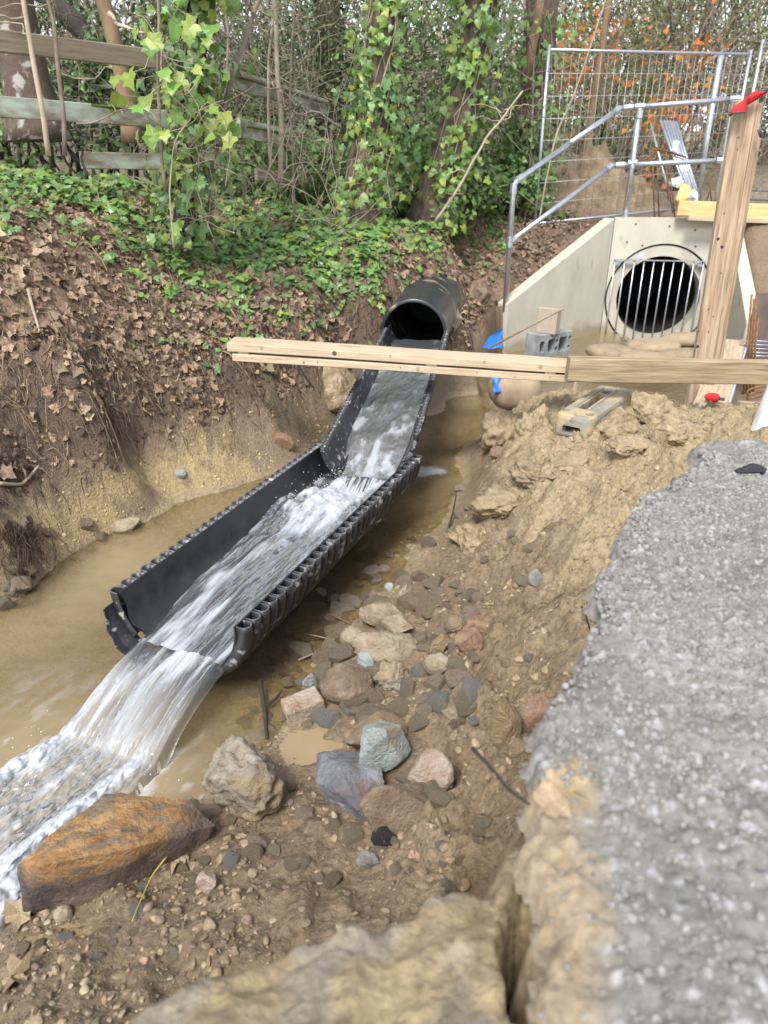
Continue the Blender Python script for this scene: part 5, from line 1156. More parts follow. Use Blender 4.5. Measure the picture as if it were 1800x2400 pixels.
rock('brown boulder above the pale one in the earth bank beside the wing wall', 1122, 682, 60, 64, 'rock_brown', 'lump', 207, .8, sink=.3)
rock('flat wet stone in the shallow water right of the upper trough', 1008, 1010, 62, 34, 'rock_brown', seed=211, deep=.7)
rock('brown stone at the foot of the mud bank in shallow water', 1165, 1062, 34, 32, 'rock_brown', seed=213, deep=.8)
# broken brick
p = hit(708, 1690); d = depth_of(p); o = MB().box((0, 0, 0), (.155, .10, .085), bev=.006, jit=.005).build('broken_brick', M['rock_pink']); o.location = (p[0], p[1] + .05, p[2] + .03); o.rotation_euler = (R_(6), R_(-9), R_(24))
tag(o, 'broken pinkish brick lying in wet mud near the stream edge', 'brick')
# mud clods of the big bank
for u, v, w, h, sd in ((1185, 990, 110, 130, 3), (1255, 975, 95, 110, 5), (1450, 985, 130, 90, 7), (1545, 950, 120, 110, 9), (1330, 1085, 150, 60, 11), (1170, 1170, 150, 90, 13), (1110, 1250, 120, 80, 15), (1480, 1040, 120, 50, 17), (1590, 1000, 110, 60, 19), (1250, 1100, 120, 70, 21)):
    lb = {3: 'rough clod of tan mud at the water edge, left of its darker neighbour', 5: 'brown clod of mud between the water edge and the concrete fence foot', 7: 'crumbly clod of mud just right of the concrete fence foot', 9: 'tall clod of mud at the foot of the timber post', 11: 'low wet clod of mud in front of the concrete fence foot',
          13: 'broad tan clod of mud overhanging the stream edge', 15: 'lowest tan clod of mud by the stream, above the stone heap', 17: 'flat clod of mud before the formwork plank', 19: 'stony clod of mud against the far tip of the concrete edge', 21: 'mid-slope clod of tan mud above the broad overhanging one'}[sd]
    V, F = rock_vf(sd + 300, 'knobbly', 4); p = hit(u, v + h * .3); dd = depth_of(p); W, Hh = w * dd / FPX, h * dd / FPX
    V = V * (W / 2, W * .45, Hh / 2); o = obj('mud_clod', mesh('mud_clod', V, [F], True), None); o.location = (p[0], p[1] + W * .2, p[2] + Hh * .02); o.rotation_euler = (0, 0, sd)
    if 'mud' not in M: M['mud'] = pm('wet_mud', [(.17, .125, .075), (.31, .235, .14), (.40, .31, .19)], scale=22, rough=.45, rough2=.8, bump=.9, bscale=24, dist=.025)
    o.data.materials.append(M['mud']); tag(o, lb, 'mud clod')

# loose stones: the larger ones one by one, the gravel as stuff
SB = [rock_vf(500 + k, 'angular' if k % 3 else 'round', 2, 9) for k in range(9)]
M['pebble'] = pm('mixed_stones', [(.13, .10, .065), (.23, .18, .115), (.33, .275, .20)], scale=20, rough=.6, bump=.35, bscale=60, rnd=.42, isl=.42, hue=.035, dist=.006)
sbm = [mesh('stone', V, [F], True) for V, F in SB]
for me_ in sbm: me_.materials.append(M['pebble'])
sbv = []
for q_, mm in enumerate(('rock_tan', 'rock_brown', 'rock_tan', 'rock_grey', 'rock_pink', 'rock_rough', 'rock_tan', 'rock_rough', 'rock_pink', 'rock_tan', 'rock_muddy')):
    for h_ in range(3): V, F = rock_vf(900 + q_ * 7 + h_, 'angular', 3, 8); me_ = mesh('stone', V, [F], True); me_.materials.append(M[mm]); me_.set_sharp_from_angle(angle=R_(38)); sbv.append(me_)
cand = []
zones = [((640, 1345, 1110, 1700), 240, (17, 78)), ((420, 1800, 1150, 2080), 110, (10, 62)), ((20, 2050, 600, 2260), 50, (14, 46)), ((900, 1250, 1250, 1700), 70, (8, 40)), ((0, 1230, 300, 1420), 40, (18, 60)), ((560, 1480, 760, 1720), 60, (14, 44)), ((980, 1000, 1140, 1260), 30, (14, 44)), ((700, 1200, 900, 1400), 40, (18, 60)), ((1040, 640, 1120, 800), 12, (14, 36)), ((1100, 1000, 1600, 1150), 24, (8, 24))]
for (u0, v0, u1, v1), n, (a, b) in zones:
    for _ in range(n):
        u, v = random.uniform(u0, u1), random.uniform(v0, v1); p = hit(u, v)
        if polydist(np.array([p[0]]), np.array([p[1]]), SLAB)[0] > -.01 or p[2] > 1.0 and u < 1000: continue
        cand.append((p, a + (b - a) * random.random() ** 2.2, (u0, v0)))
cand.sort(key=lambda c: -c[1])
big, small = cand[:300], cand[300:]
ZLAB = {(640, 1345): ('small stone in the heap of stones at the middle of the shore', 'stones of the shore heap'), (420, 1800): ('small stone in the mud around the big foreground rocks', 'stones around the foreground rocks'), (20, 2050): ('small stone in the gravel below the rust-orange boulder', 'stones below the rust-orange boulder'),
        (900, 1250): ('small stone on the churned mud slope beside the concrete', 'stones on the mud slope'), (0, 1230): ('stone at the foot of the ochre clay on the far water edge', 'stones below the ochre clay'), (560, 1480): ('small stone by the broken brick and the rotten stick', 'stones by the broken brick'), (980, 1000): ('stone at the water edge below the mud clods', 'stones below the mud clods'),
        (700, 1200): ('stone at the shore end of the lower trough rim', 'stones beside the lower trough'), (1040, 640): ('stone in the earth bank between whole pipe and wing wall', 'stones in the earth bank'), (1100, 1000): ('small stone in the mud before the concrete fence foot', 'stones before the fence foot')}
for k, (p, px, zk) in enumerate(big):
    d = depth_of(p); W = px * d / FPX / 2; under = p[2] < -.005
    o = obj('stone', sbv[random.randrange(len(sbv))]); o.location = (p[0], p[1], p[2] + W * .18); q = random.uniform(.6, 1)
    o.scale = (W, W * random.uniform(.6, 1), W * (random.uniform(.28, .5) if under else random.uniform(.5, .95))); o.rotation_euler = (random.uniform(-.3, .3), random.uniform(-.3, .3), random.uniform(0, 6.3))
    if under: tag(o, ZLAB[zk][0].replace('small ', '') + ', under water', 'stone', ZLAB[zk][1] + ' under water')
    else: tag(o, ZLAB[zk][0], 'stone', ZLAB[zk][1])
# gravel on mud, stream bed and round the boulders
GB = [rock_vf(540 + k, 'angular', 1, 8) for k in range(6)]
def gravel_on(n, fn, smin, smax, name, label, m):
    P = fn(n); S = smin + (smax - smin) * RNG.random(len(P)) ** 3.6
    N = Hn(P[:, 0], P[:, 1]) + .3 * RNG.standard_normal((len(P), 3)); sc_ = np.stack([S, S * RNG.uniform(.6, 1, len(P)), S * RNG.uniform(.35, .8, len(P))], 1)
    o = obj(name, scatter_mesh(name, GB, P, frames(N, RNG.uniform(0, 6.3, len(P))), sc_, False), m); return tag(o, label, None, kind='stuff')
def shore(n):
    X, Y = RNG.uniform(-1.7, 1.3, n * 5), RNG.uniform(.95, 4.2, n * 5); b_ = _lerp2(gbase.reshape(NY, NX), X, Y); d_ = polydist(X, Y, SLAB)
    w = np.where((b_ > -.15) & (b_ < .45), .25 + .75 * sstep(.25, .02, np.abs(b_ - .04)), 0) * sstep(-.2, .4, fbm(X * 2.5, Y * 2.5, seed=150) + .1) * (d_ < -.02) * (X > -1.5 - .0 * Y) * (polydist(X, Y, LIP) < -.03)
    w *= np.where((b_ < .0) & (X < -.3 + .2 * (Y - 2)), .25, 1)
    k = np.where(RNG.random(len(X)) < w)[0][:n]; X, Y = X[k], Y[k]; return np.stack([X, Y, H(X, Y) + .002], 1)
gravel_on(3600, shore, .002, .016, 'gravel', 'small wet gravel on the muddy shore and stream bed', M['pebble'])
M['crumb_tan'] = pm('mud_crumbs', [(.19, .14, .085), (.26, .195, .12), (.32, .245, .15)], scale=30, rough=.5, bump=.5, bscale=90, rnd=0, isl=.25, dist=.006)
M['crumb_dark'] = pm('soil_crumbs', [(.05, .032, .021), (.11, .074, .048), (.20, .14, .095)], scale=30, rough=.9, bump=.5, bscale=90, rnd=0, isl=.5, dist=.006)
def mudslope(n):
    X, Y = RNG.uniform(-.6, 3.2, n * 6), RNG.uniform(1.2, 5.6, n * 6); b_ = _lerp2(gbase.reshape(NY, NX), X, Y); d_ = polydist(X, Y, SLAB)
    w = sstep(.03, .12, b_) * (b_ < .95) * (d_ < -.015) * (X > -.15 * (Y - 2)) * sstep(-.3, .35, fbm(X * 3.3, Y * 3.3, seed=155) + .08) * (.3 + .7 / (1 + .2 * Y))
    k = np.where(RNG.random(len(X)) < w)[0][:n]; X, Y = X[k], Y[k]; return np.stack([X, Y, H(X, Y)], 1)
gravel_on(4600, mudslope, .002, .022, 'mud_crumbs', 'crumbs of wet tan mud on the churned slope', M['crumb_tan'])
def bankface(n):
    X, Y = RNG.uniform(-4.5, 2.6, n * 8), RNG.uniform(2.9, 10.6, n * 8); b_ = _lerp2(gbase.reshape(NY, NX), X, Y)
    w = outside_pipe(X, Y, H(X, Y)) * sstep(.22, .42, b_) * (1 - sstep(1.15, 1.5, b_)) * ((X < -.1) | (Y > 6.4)) * (polydist(X, Y, BASIN) < -.2) * sstep(-.4, .2, fbm(X * 3, Y * 3, seed=156)) * (1 - .75 * (b_ < .36)) * np.clip(1 / Hn(X, Y, .06)[:, 2], 1, 4) / 2.5
    k = np.where(RNG.random(len(X)) < w)[0][:n]; X, Y = X[k], Y[k]; return np.stack([X, Y, H(X, Y)], 1)
gravel_on(13000, bankface, .003, .034, 'soil_crumbs', 'dark crumbs of soil on the cut left bank', M['crumb_dark'])
M['crumb_clay'] = pm('clay_crumbs', [(.26, .18, .08), (.38, .27, .125), (.46, .34, .18)], scale=30, rough=.7, bump=.5, bscale=90, rnd=0, isl=.3, dist=.006)
def clayface(n):
    X, Y = RNG.uniform(-3, .2, n * 8), RNG.uniform(2.9, 6, n * 8); b_ = _lerp2(gbase.reshape(NY, NX), X, Y); w = sstep(-.01, .04, b_) * (1 - sstep(.30, .42, b_)) * (X < -.1) * sstep(-.3, .3, fbm(X * 4, Y * 4, seed=157))
    k = np.where(RNG.random(len(X)) < w)[0][:n]; X, Y = X[k], Y[k]; return np.stack([X, Y, H(X, Y)], 1)
gravel_on(3500, clayface, .002, .015, 'clay_crumbs', 'crumbs of ochre clay on the lower left bank', M['crumb_clay'])
def fore(n):
    X, Y = RNG.uniform(-1.25, .2, n * 3), RNG.uniform(.75, 1.75, n * 3); k = np.where((polydist(X, Y, LIP) < -.04) & (RNG.random(n * 3) < sstep(-.3, .2, fbm(X * 4, Y * 4, seed=151) + .15)))[0][:n]; X, Y = X[k], Y[k]; return np.stack([X, Y, H(X, Y) + .003], 1)
gravel_on(1500, fore, .002, .020, 'mud_crumbs', 'crumbs of mud under the boulders in the foreground', M['crumb_tan'])
gravel_on(700, fore, .003, .013, 'gravel', 'loose gravel under the boulders in the foreground', M['pebble'])
# exposed aggregate of the concrete edge
n = 60000; X, Y = RNG.uniform(.1, 2.7, n * 2), RNG.uniform(-.1, 2.1, n * 2); d_ = polydist(X, Y, SLAB); k = np.where((d_ > .004) & (RNG.random(n * 2) < .35 + .65 * sstep(-.2, .3, fbm(X * 5, Y * 5, seed=152))))[0][:n]; X, Y = X[k], Y[k]; d_ = d_[k]
Z = ZL + .002 + .013 * fbm(X * 6, Y * 6, oct=3, seed=84) + .009 * fbm(X * 34, Y * 34, oct=4, seed=85) - .008 * (1 - sstep(0, .05, d_)) - .001
k2 = RNG.random(len(X)) < np.where((d_ < .09) & (Y < .75), .08, 1); X, Y, Z = X[k2], Y[k2], Z[k2]
S = .0024 + .0050 * RNG.random(len(X)) ** 2.6
o = obj('aggregate', scatter_mesh('aggregate', GB, np.stack([X, Y, Z], 1), frames(RNG.standard_normal((len(X), 3)), RNG.uniform(0, 6, len(X))), S, True), M['aggregate']); tag(o, 'pale pebbles showing in the rough broken concrete edge', None, kind='stuff')
# tar lump on the concrete
lump = rock_vf(611, 'lump', 3); p = atz(1757, 1112, ZL); o = obj('tar_lump', mesh('tar_lump', lump[0] * (.055, .026, .016), [lump[1]], True), M['black']); o.location = (p[0], p[1], ZL + .012); o.rotation_euler = (0, 0, .35); tag(o, 'black lump of tar lying on the rough grey concrete', 'lump')
p = hit(905, 1975); lump = rock_vf(617, 'angular', 3, 7); o = obj('plastic_scrap', mesh('plastic_scrap', lump[0] * (.04, .03, .035), [lump[1]], False), M['plastic']); o.location = p + np.array([0, 0, .025]); o.rotation_euler = (.5, .4, .3); tag(o, 'shiny black scrap of plastic against the brown wedge-shaped rock', 'scrap')
# puddle
lv = float(H(PUD[0], PUD[1])) + .012; g_ = np.linspace(-1, 1, 46); XX, YY = np.meshgrid(PUD[0] + .19 * g_, PUD[1] + .14 * g_); fx, fy = XX.ravel(), YY.ravel()
ok_ = (H(fx, fy) < lv + .004) & (np.hypot((fx - PUD[0]) / .18, (fy - PUD[1]) / .125) + .25 * fbm(fx * 14, fy * 14, seed=160) < .85); i = np.arange(45)[:, None] * 46 + np.arange(45)[None]; F = np.stack([i, i + 1, i + 47, i + 46], -1).reshape(-1, 4); F = F[ok_[F].all(1)]
M['puddle'] = pm('muddy_puddle', [(.27, .19, .095), (.32, .225, .115)], scale=6, spec=1.0, rough=.03, bump=.03, bscale=20)
o = obj('puddle_water', mesh('puddle_water', np.stack([fx, fy, np.full(len(fx), lv)], 1), [F], True), M['puddle']); tag(o, None, None, kind='structure')

# ------------------------------------------------------------------ plants: helpers
def many_tubes(paths, radii, n=3):
    """paths (m,k,3), radii (m,k) -> one vertex / face set of thin tubes"""
    Pt = np.asarray(paths, float); m, k, _ = Pt.shape; T = np.gradient(Pt, axis=1); T /= np.linalg.norm(T, axis=2)[..., None] + 1e-9
    a = np.where(np.abs(T[..., 2:3]) < .85, np.array([0, 0, 1.]), np.array([1., 0, 0])); X = np.cross(T, a); X /= np.linalg.norm(X, axis=2)[..., None] + 1e-9; Y = np.cross(T, X)
    th = np.arange(n) * 2 * math.pi / n; r = np.asarray(radii, float)[..., None, None]
    V = Pt[:, :, None] + r * (X[:, :, None] * np.cos(th)[:, None] + Y[:, :, None] * np.sin(th)[:, None])
    i = (np.arange(m) * k * n)[:, None, None] + (np.arange(k - 1) * n)[None, :, None] + np.arange(n)[None, None]; i2 = i - np.arange(n) + (np.arange(n) + 1) % n
    F = np.stack([i, i2, i2 + n, i + n], -1).reshape(-1, 4); return V.reshape(-1, 3), F
def tubes_mesh(name, paths, radii, n=3): V, F = many_tubes(paths, radii, n); return mesh(name, V, [F], True)
def leaf_base(kind, seed=0):
    g = np.random.default_rng(seed)
    if kind == 'ivy':
        half = [(.20, -.16), (.46, -.06), (.36, .20), (.50, .46), (.22, .56)]; tip = (0, 1.0)
    elif kind == 'ivy_heart':
        half = [(.22, -.14), (.44, .06), (.44, .32), (.28, .62)]; tip = (0, 1.0)
    elif kind == 'dead':
        half = [(.20, -.10), (.48, -.06), (.40, .18), (.60, .42), (.36, .52), (.24, .74)]; tip = (0, 1.05)
    else:
        half = [(.20, .2), (.22, .55)]; tip = (0, 1.0)
    out = [(0, 0)] + half + [tip] + [(-x_, y_) for x_, y_ in half[::-1]]
    out = [(x_ * (1 + .10 * g.standard_normal()), y_ + .03 * g.standard_normal()) for x_, y_ in out]
    zf = {'ivy': .10, 'ivy_heart': .10, 'dead': .34}.get(kind, .1)
    V = [(x_, y_, (abs(x_) * zf + .10 * y_ * (1 - y_) * 2 - .12 * y_ * y_) + (g.normal(0, .09) if kind == 'dead' else g.normal(0, .02))) for x_, y_ in out] + [(0, .38, .03 if kind != 'dead' else -.03), (0, .7, 0.0)]
    n = len(out); c1, c2 = n, n + 1; F = []
    for k in range(n):
        k2 = (k + 1) % n; ym = (out[k][1] + out[k2][1]) / 2; F.append((c2 if ym > .58 else c1, k, k2))
    it = n // 2
    for k in range(n):
        k2 = (k + 1) % n; a, b_ = (out[k][1] + out[k2][1]) / 2 > .58, (out[k2][1] + out[(k2 + 1) % n][1]) / 2 > .58
        if a != b_: F.append((c1, c2, k2) if b_ else (c2, c1, k2))
    return np.array(V, float), np.array(F)
IVY = [leaf_base('ivy', 1), leaf_base('ivy', 2), leaf_base('ivy_heart', 3), leaf_base('ivy', 4)]
DEAD = [leaf_base('dead', k) for k in range(10, 15)]
SMALL = [leaf_base('small', k) for k in range(20, 22)]
def bases_me(nm, B, m):
    r = []
    for V, F in B: me_ = mesh(nm, V, [F], False); me_.materials.append(m); r.append(me_)
    return r
def proj(P):
    Q_ = P - _C; Z = Q_ @ _FW; return 900 + FPX * Q_[:, 0] / Z, 1200 - FPX * (Q_ @ _UP) / Z, Z
def place_leaves(P, N, spin, S, bases, meshes, m, n_obj, nm_obj, nm_stuff, parent=None, dark=None, label=None, cat=None, group=None, stuff_label=None, prio=None):
    """the n_obj leaves that show largest as objects, the rest as one mesh of leaves"""
    u, v, Z = proj(P); vis = (u > 5) & (u < 1795) & (v > 5) & (v < 2395)
    sc_ = S / Z * vis * (prio if prio is not None else 1); order = np.argsort(-sc_); sel = order[:n_obj]; rest = order[n_obj:]
    Rm = frames(N, spin)
    for i in sel:
        o = bpy.data.objects.new(nm_obj, meshes[int(RNG.integers(0, len(meshes)))]); COL.objects.link(o)
        Mx = Matrix(Rm[i].tolist()).to_4x4() @ Matrix.Scale(float(S[i]), 4); Mx.translation = Vector(P[i])
        if parent is not None: o.parent = parent; o.matrix_parent_inverse = Matrix.Identity(4); o.matrix_local = Matrix.Translation(-Vector(parent.location)) @ Mx
        else: o.matrix_world = Mx
        if label: tag(o, label, cat, group)
    if len(rest):
        o = obj(nm_stuff, scatter_mesh(nm_stuff, bases, P[rest], Rm[rest], S[rest]), m)
        if parent is not None: o.parent = parent; o.location = -Vector(parent.location)
        o['kind'] = 'stuff'
        if stuff_label: o['label'] = stuff_label
    return sel
def pts_interp(pts, n):
    pts = np.asarray(pts, float); s = np.r_[0, np.cumsum(np.linalg.norm(np.diff(pts, axis=0), axis=1))]; t = np.linspace(0, s[-1], n)
    o = np.stack([np.interp(t, s, pts[:, k]) for k in range(3)], 1)
    for _ in range(2): o[1:-1] = .25 * o[:-2] + .5 * o[1:-1] + .25 * o[2:]
    return o
def wavy(a, b, n=10, amp=.03):
    a, b = np.array(a, float), np.array(b, float); t = np.linspace(0, 1, n)[:, None]; L = np.linalg.norm(b - a); o = random.uniform(0, 99)
    w = np.stack([vnoise(t[:, 0] * 4 + o, t[:, 0] * 0 + k * 7.3, seed=k) for k in range(3)], 1); return a + (b - a) * t + w * amp * L * np.minimum(1, t * 4)

# ------------------------------------------------------------------ left bank: ivy, dead leaves, roots
VL = np.array([(-300, 480), (0, 520), (120, 545), (230, 600), (330, 640), (450, 720), (600, 770), (700, 745), (800, 705), (900, 680), (1000, 640), (1080, 600)], float)
def bank_points(n, x0=-5.2, x1=1.5, y0=3.0, y1=10.5):
    X, Y = RNG.uniform(x0, x1, n), RNG.uniform(y0, y1, n); Z = H(X, Y); u, v, d = proj(np.stack([X, Y, Z], 1))
    return X, Y, Z, u, v
X, Y, Z, u, v = bank_points(120000)
vl = np.interp(u, VL[:, 0], VL[:, 1]); nn = fbm(X * 1.7, Y * 1.7, oct=3, seed=200); n2_ = fbm(X * 5, Y * 5, oct=3, seed=201)
w = sstep(90, -50, v - vl + 130 * nn + 60 * n2_) * (.10 + .90 * sstep(-.30, .12, n2_ + .6 * nn + .10)) + .02 * (v < vl + 200)
w *= np.where((u < 260) & (v > 400), sstep(-.45, .2, nn + n2_ * .6) * .9, 1) * (Z > .5) * (u > -300) * (u < 1180) * (v > 330) * (polydist(X, Y, [tuple(MP @ Vector(q))[:2] for q in ((-.1, -.3, 0), (-.1, .3, 0), (.75, .3, 0), (.75, -.3, 0))]) < .02)
w = w * outside_pipe(X, Y, Z); far_thin = np.where(Y > 7.5, .8, 1.0); k = np.where(RNG.random(len(X)) < w * .42 * far_thin)[0][:17000]
X, Y, Z, u_, v_ = X[k], Y[k], Z[k], u[k], v[k]
S = RNG.uniform(.042, .094, len(X)) * np.where(v_ > np.interp(u_, VL[:, 0], VL[:, 1]) - 60, .82, 1.0); N = Hn(X, Y) * .55 + np.array([.05, -.35, .75]) + .42 * RNG.standard_normal((len(X), 3))
P = np.stack([X, Y, Z + RNG.uniform(.008, .085, len(X))], 1)
gi = thing('ground_ivy', 'carpet of green ivy with heart shaped leaves covering the left bank', 'ivy', (-1.5, 5.6, float(H(-1.5, 5.6))))
ivy_me = bases_me('ivy_leaf', IVY, M['ivy'])
fresh = RNG.random(len(X)) < .0
place_leaves(P, N, RNG.uniform(0, 6.3, len(X)), S, IVY, ivy_me, M['ivy'], 300, 'leaf', 'leaves', gi)
kb = RNG.choice(len(X), 2200, False); o = obj('young_leaves', scatter_mesh('young_leaves', IVY, P[kb] + np.array([0, -.01, .03]), frames(N[kb], RNG.uniform(0, 6.3, 2200)), S[kb] * .9), M['ivy_bright'], gi); o.location = -Vector(gi.location); o['kind'] = 'stuff'
# dead leaves
X, Y, Z, u, v = bank_points(60000, -4.8, 2.7, 3.0, 10.8)
vl = np.interp(u, VL[:, 0], VL[:, 1]); nn = fbm(X * 2.1, Y * 2.1, oct=3, seed=205)
w = (.22 + .9 * sstep(-170, 10, v - vl) * (1 - sstep(90, 400, v - vl))) * sstep(-.45, .2, nn) * (Z > .42) * (u > -250) * (u < 1400) * (v > 360) * (polydist(X, Y, BASIN) < -.1)
w = np.maximum(w, .7 * (u > 1080) * (u < 1400) * (v > 470) * (Z > .5) * (Y > 7.2) * (polydist(X, Y, BASIN) < -.22))
w = w * ((X < .3) | (Y > 6.6)) * outside_pipe(X, Y, Z)
w += .5 * (u < 420) * (v > 470) * (v < 800) * (Z > .6)
w = w * np.clip(1 / Hn(X, Y, .06)[:, 2], 1, 4) / 1.4; k = RNG.permutation(np.where(RNG.random(len(X)) < w * .9)[0])[:15000]; X, Y, Z = X[k], Y[k], Z[k]
S = .022 + .066 * RNG.random(len(X)) ** 2.0; N = Hn(X, Y) + .55 * RNG.standard_normal((len(X), 3)); P = np.stack([X, Y, Z + RNG.uniform(.004, .035, len(X))], 1)
dead_me = bases_me('dead_leaf', DEAD, M['dead'])
_before = set(o.name for o in COL.objects)
place_leaves(P, N, RNG.uniform(0, 6.3, len(X)), S, DEAD, dead_me, M['dead'], 285, 'dead_leaf', 'leaf_litter', None, None, 'curled brown dead leaf lying on the left bank', 'leaf', 'dead leaves on the left bank', 'brown leaf litter lying over the left bank', prio=np.where((polydist(X, Y, SLAB) < 0), 1, 1))
for o in [o for o in COL.objects if o.name not in _before and o.name.startswith('dead_leaf')]:
    q = np.array([tuple(o.matrix_world.translation)]); qu, qv, _ = proj(q); vv_ = qv[0] - np.interp(qu[0], VL[:, 0], VL[:, 1])
    if vv_ < 20: tag(o, 'curled brown dead leaf lying among the green ivy', 'leaf', 'dead leaves among the ivy')
    elif qu[0] < 300: tag(o, 'curled brown dead leaf on the litter slope at the far left', 'leaf', 'dead leaves on the litter slope')
    elif qv[0] < 780: tag(o, 'curled brown dead leaf below the ivy edge, left of the plank beam', 'leaf', 'dead leaves below the ivy edge')
    else: tag(o, 'curled brown dead leaf caught on the dark cut soil face', 'leaf', 'dead leaves on the cut soil')
# a few leaves elsewhere
for (uu, vv), sz, lb in (((30, 2170), .085, 'pale dead leaf at the lower left corner of the gravel'), ((60, 2290), .09, 'greyish dead leaf close to the camera at the lower left'), ((425, 2015), .085, 'pale crumpled dead leaf against the end of the rust-orange boulder'), ((1270, 1905), .05, 'pale pinkish dead leaf on the edge of the concrete'), ((960, 2015), .04, 'small pink leaf scrap on the mud before the brown wedge rock')):
    p = hit(uu, vv) if uu != 1270 else atz(uu, vv, ZL + .005); o = obj('dead_leaf', random.choice(dead_me)); o.location = p + np.array([0, 0, .012]); o.rotation_euler = (R_(random.uniform(-10, 35)), R_(random.uniform(-20, 20)), random.uniform(0, 6)); o.scale = (sz,) * 3; tag(o, lb, 'leaf')
# twiggy roots hanging over the cut face
def roots(n, wfn, lmin, lmax, r0, lift, down, name, label, m, seed):
    g = np.random.default_rng(seed); X, Y, Z, u, v = bank_points(n * 14, -4.5, 1.6, 2.9, 10.2); k = np.where(g.random(len(X)) < wfn(X, Y, Z, u, v) * outside_pipe(X, Y, Z))[0][:n]; X, Y = X[k], Y[k]; n = len(X); K = 7
    ang = g.uniform(0, 6.28, n); nrm = Hn(X, Y, .12); dx = np.cos(ang) * (1 - down) + nrm[:, 0] * 1.6 * down; dy = np.sin(ang) * (1 - down) + nrm[:, 1] * 1.6 * down
    L = g.uniform(lmin, lmax, n) ; q = np.hypot(dx, dy) + 1e-6; dx, dy = dx / q, dy / q; turn = g.normal(0, .9, n); Pt = np.zeros((n, K, 3)); a = np.arctan2(dy, dx); cx, cy = X.copy(), Y.copy()
    lift_ = g.uniform(.002, lift, n); arch = np.sin(np.linspace(0, math.pi, K))
    for j in range(K):
        Pt[:, j, 0], Pt[:, j, 1] = cx, cy; Pt[:, j, 2] = H(cx, cy) + lift_ * arch[j] + .003
        a = a + turn / K + g.normal(0, .35, n); stp = L / K * .7; cx = cx + np.cos(a) * stp; cy = cy + np.sin(a) * stp
    R0 = r0 * g.uniform(.5, 1.6, n)[:, None] * np.linspace(1, .45, K)[None]
    o = obj(name, tubes_mesh(name, Pt, R0), m); return tag(o, label, None, kind='stuff')
lb_ok = lambda X, Y: ((X < -.1) | (Y > 6.4))
roots(3200, lambda X, Y, Z, u, v: (sstep(.28, .5, Z) * (1 - sstep(1.0, 1.5, Z)) * lb_ok(X, Y) * (u < 1150) * sstep(-.5, .2, fbm(X * 3, Y * 3, seed=210))) * .6, .06, .30, .0019, .08, .25, 'roots', 'dry pale roots and stems hanging over the cut left bank', M['root'], 301)
roots(3600, lambda X, Y, Z, u, v: (sstep(.25, .42, Z) * (1 - sstep(.95, 1.25, Z)) * lb_ok(X, Y) * (u < 1150)) * .6, .05, .22, .0020, .05, .3, 'roots', 'dark fine roots matted in the soil of the left bank', M['root_dark'], 302)
roots(800, lambda X, Y, Z, u, v: (Z > .75) * lb_ok(X, Y) * (u < 1200) * .2, .2, .6, .0032, .14, .3, 'stems', 'thin dry stems lying among the leaves of the left bank', M['root'], 303)
# root tuft hanging at the left edge by the water
n = 260; a0 = hit(8, 1230); Pt = np.zeros((n, 7, 3)); g = np.random.default_rng(5)
for j in range(7):
    f = j / 6; Pt[:, j] = a0 + np.stack([g.normal(0, .10, n) * (1 if j == 0 else 0), g.normal(0, .06, n) * (1 if j == 0 else 0), np.zeros(n)], 1) if j == 0 else Pt[:, j - 1] + np.stack([g.normal(.004, .016, n), g.normal(-.012, .014, n), -g.uniform(.015, .055, n)], 1)
o = obj('roots', tubes_mesh('roots', Pt, np.full((n, 7), .0022)), M['root_dark']); tag(o, 'dark root tuft hanging to the water at the left edge', None, kind='stuff')
# sticks on the bank and in the stream
def stick(label, pts, r, m='twig', n=8, name='stick'):
    Pq = pts_interp(pts, 14); o = MB().tube(Pq, np.linspace(r, r * .55, 14), n).build(name, M[m], smooth=True); return tag(o, label, 'stick')
def gp(u, v, dz=.012): p = hit(u, v); return p + np.array([0, 0, dz])
stick('pale stick sloping down through the dead leaves at the far left', [gp(68, 690, .03), gp(80, 740, .05), gp(98, 795, .02)], .011, 'twig_pale')
stick('dark broken stick poking from the bank beside the conglomerate boulder', [gp(690, 850, .04), gp(715, 890, .03), gp(735, 915, .02)], .013, 'bark_dark')
stick('short pale broken branch lying at the left edge of the root mat', [gp(0, 1145, .03), gp(55, 1148, .03), gp(95, 1110, .05)], .012, 'twig_pale')
stick('thin red-brown stick lying in the shallow water above the stone heap', [gp(755, 1447, .03), gp(790, 1460, .035), gp(835, 1482, .03)], .005, 'rock_red')
stick('longer pink-brown stick in the shallow water left of the stone heap', [gp(672, 1490, .025), gp(730, 1500, .03), gp(785, 1512, .03)], .005, 'rock_pink')
stick('dead twig with a dark knob lying below the pink-brown stick', [gp(700, 1555, .02), gp(745, 1540, .03), gp(785, 1520, .03)], .005, 'twig')
stick('black rotten stick standing beside the broken brick', [gp(612, 1630, .08), gp(622, 1680, .03), gp(626, 1735, .01)], .011, 'bark_dark')
stick('small black fork of rotten wood next to the standing rotten stick', [gp(630, 1665, .03), gp(648, 1655, .04), gp(662, 1640, .05)], .008, 'bark_dark')
stick('dark splinter of wood standing at the stream edge by the mud clods', [gp(1052, 1240, .02), gp(1060, 1222, .05), gp(1068, 1195, .11)], .007, 'bark_dark')
stick('black sliver of wood sticking out near the concrete edge', [gp(1360, 1450, .05), gp(1372, 1470, .04), gp(1382, 1490, .02)], .005, 'bark_dark')
p0 = atz(1110, 1762, 1.02); stick('dark forked twig reaching out over the stones from the concrete edge', [atz(1108, 1755, 1.16), atz(1152, 1800, 1.19), atz(1190, 1850, 1.20), atz(1240, 1885, 1.225)], .0035, 'bark_dark'); 
stick('yellow straw stem standing in the foreground gravel', [gp(400, 2035, .06), gp(360, 2080, .05), gp(312, 2170, .02)], .003, 'grass', 6)

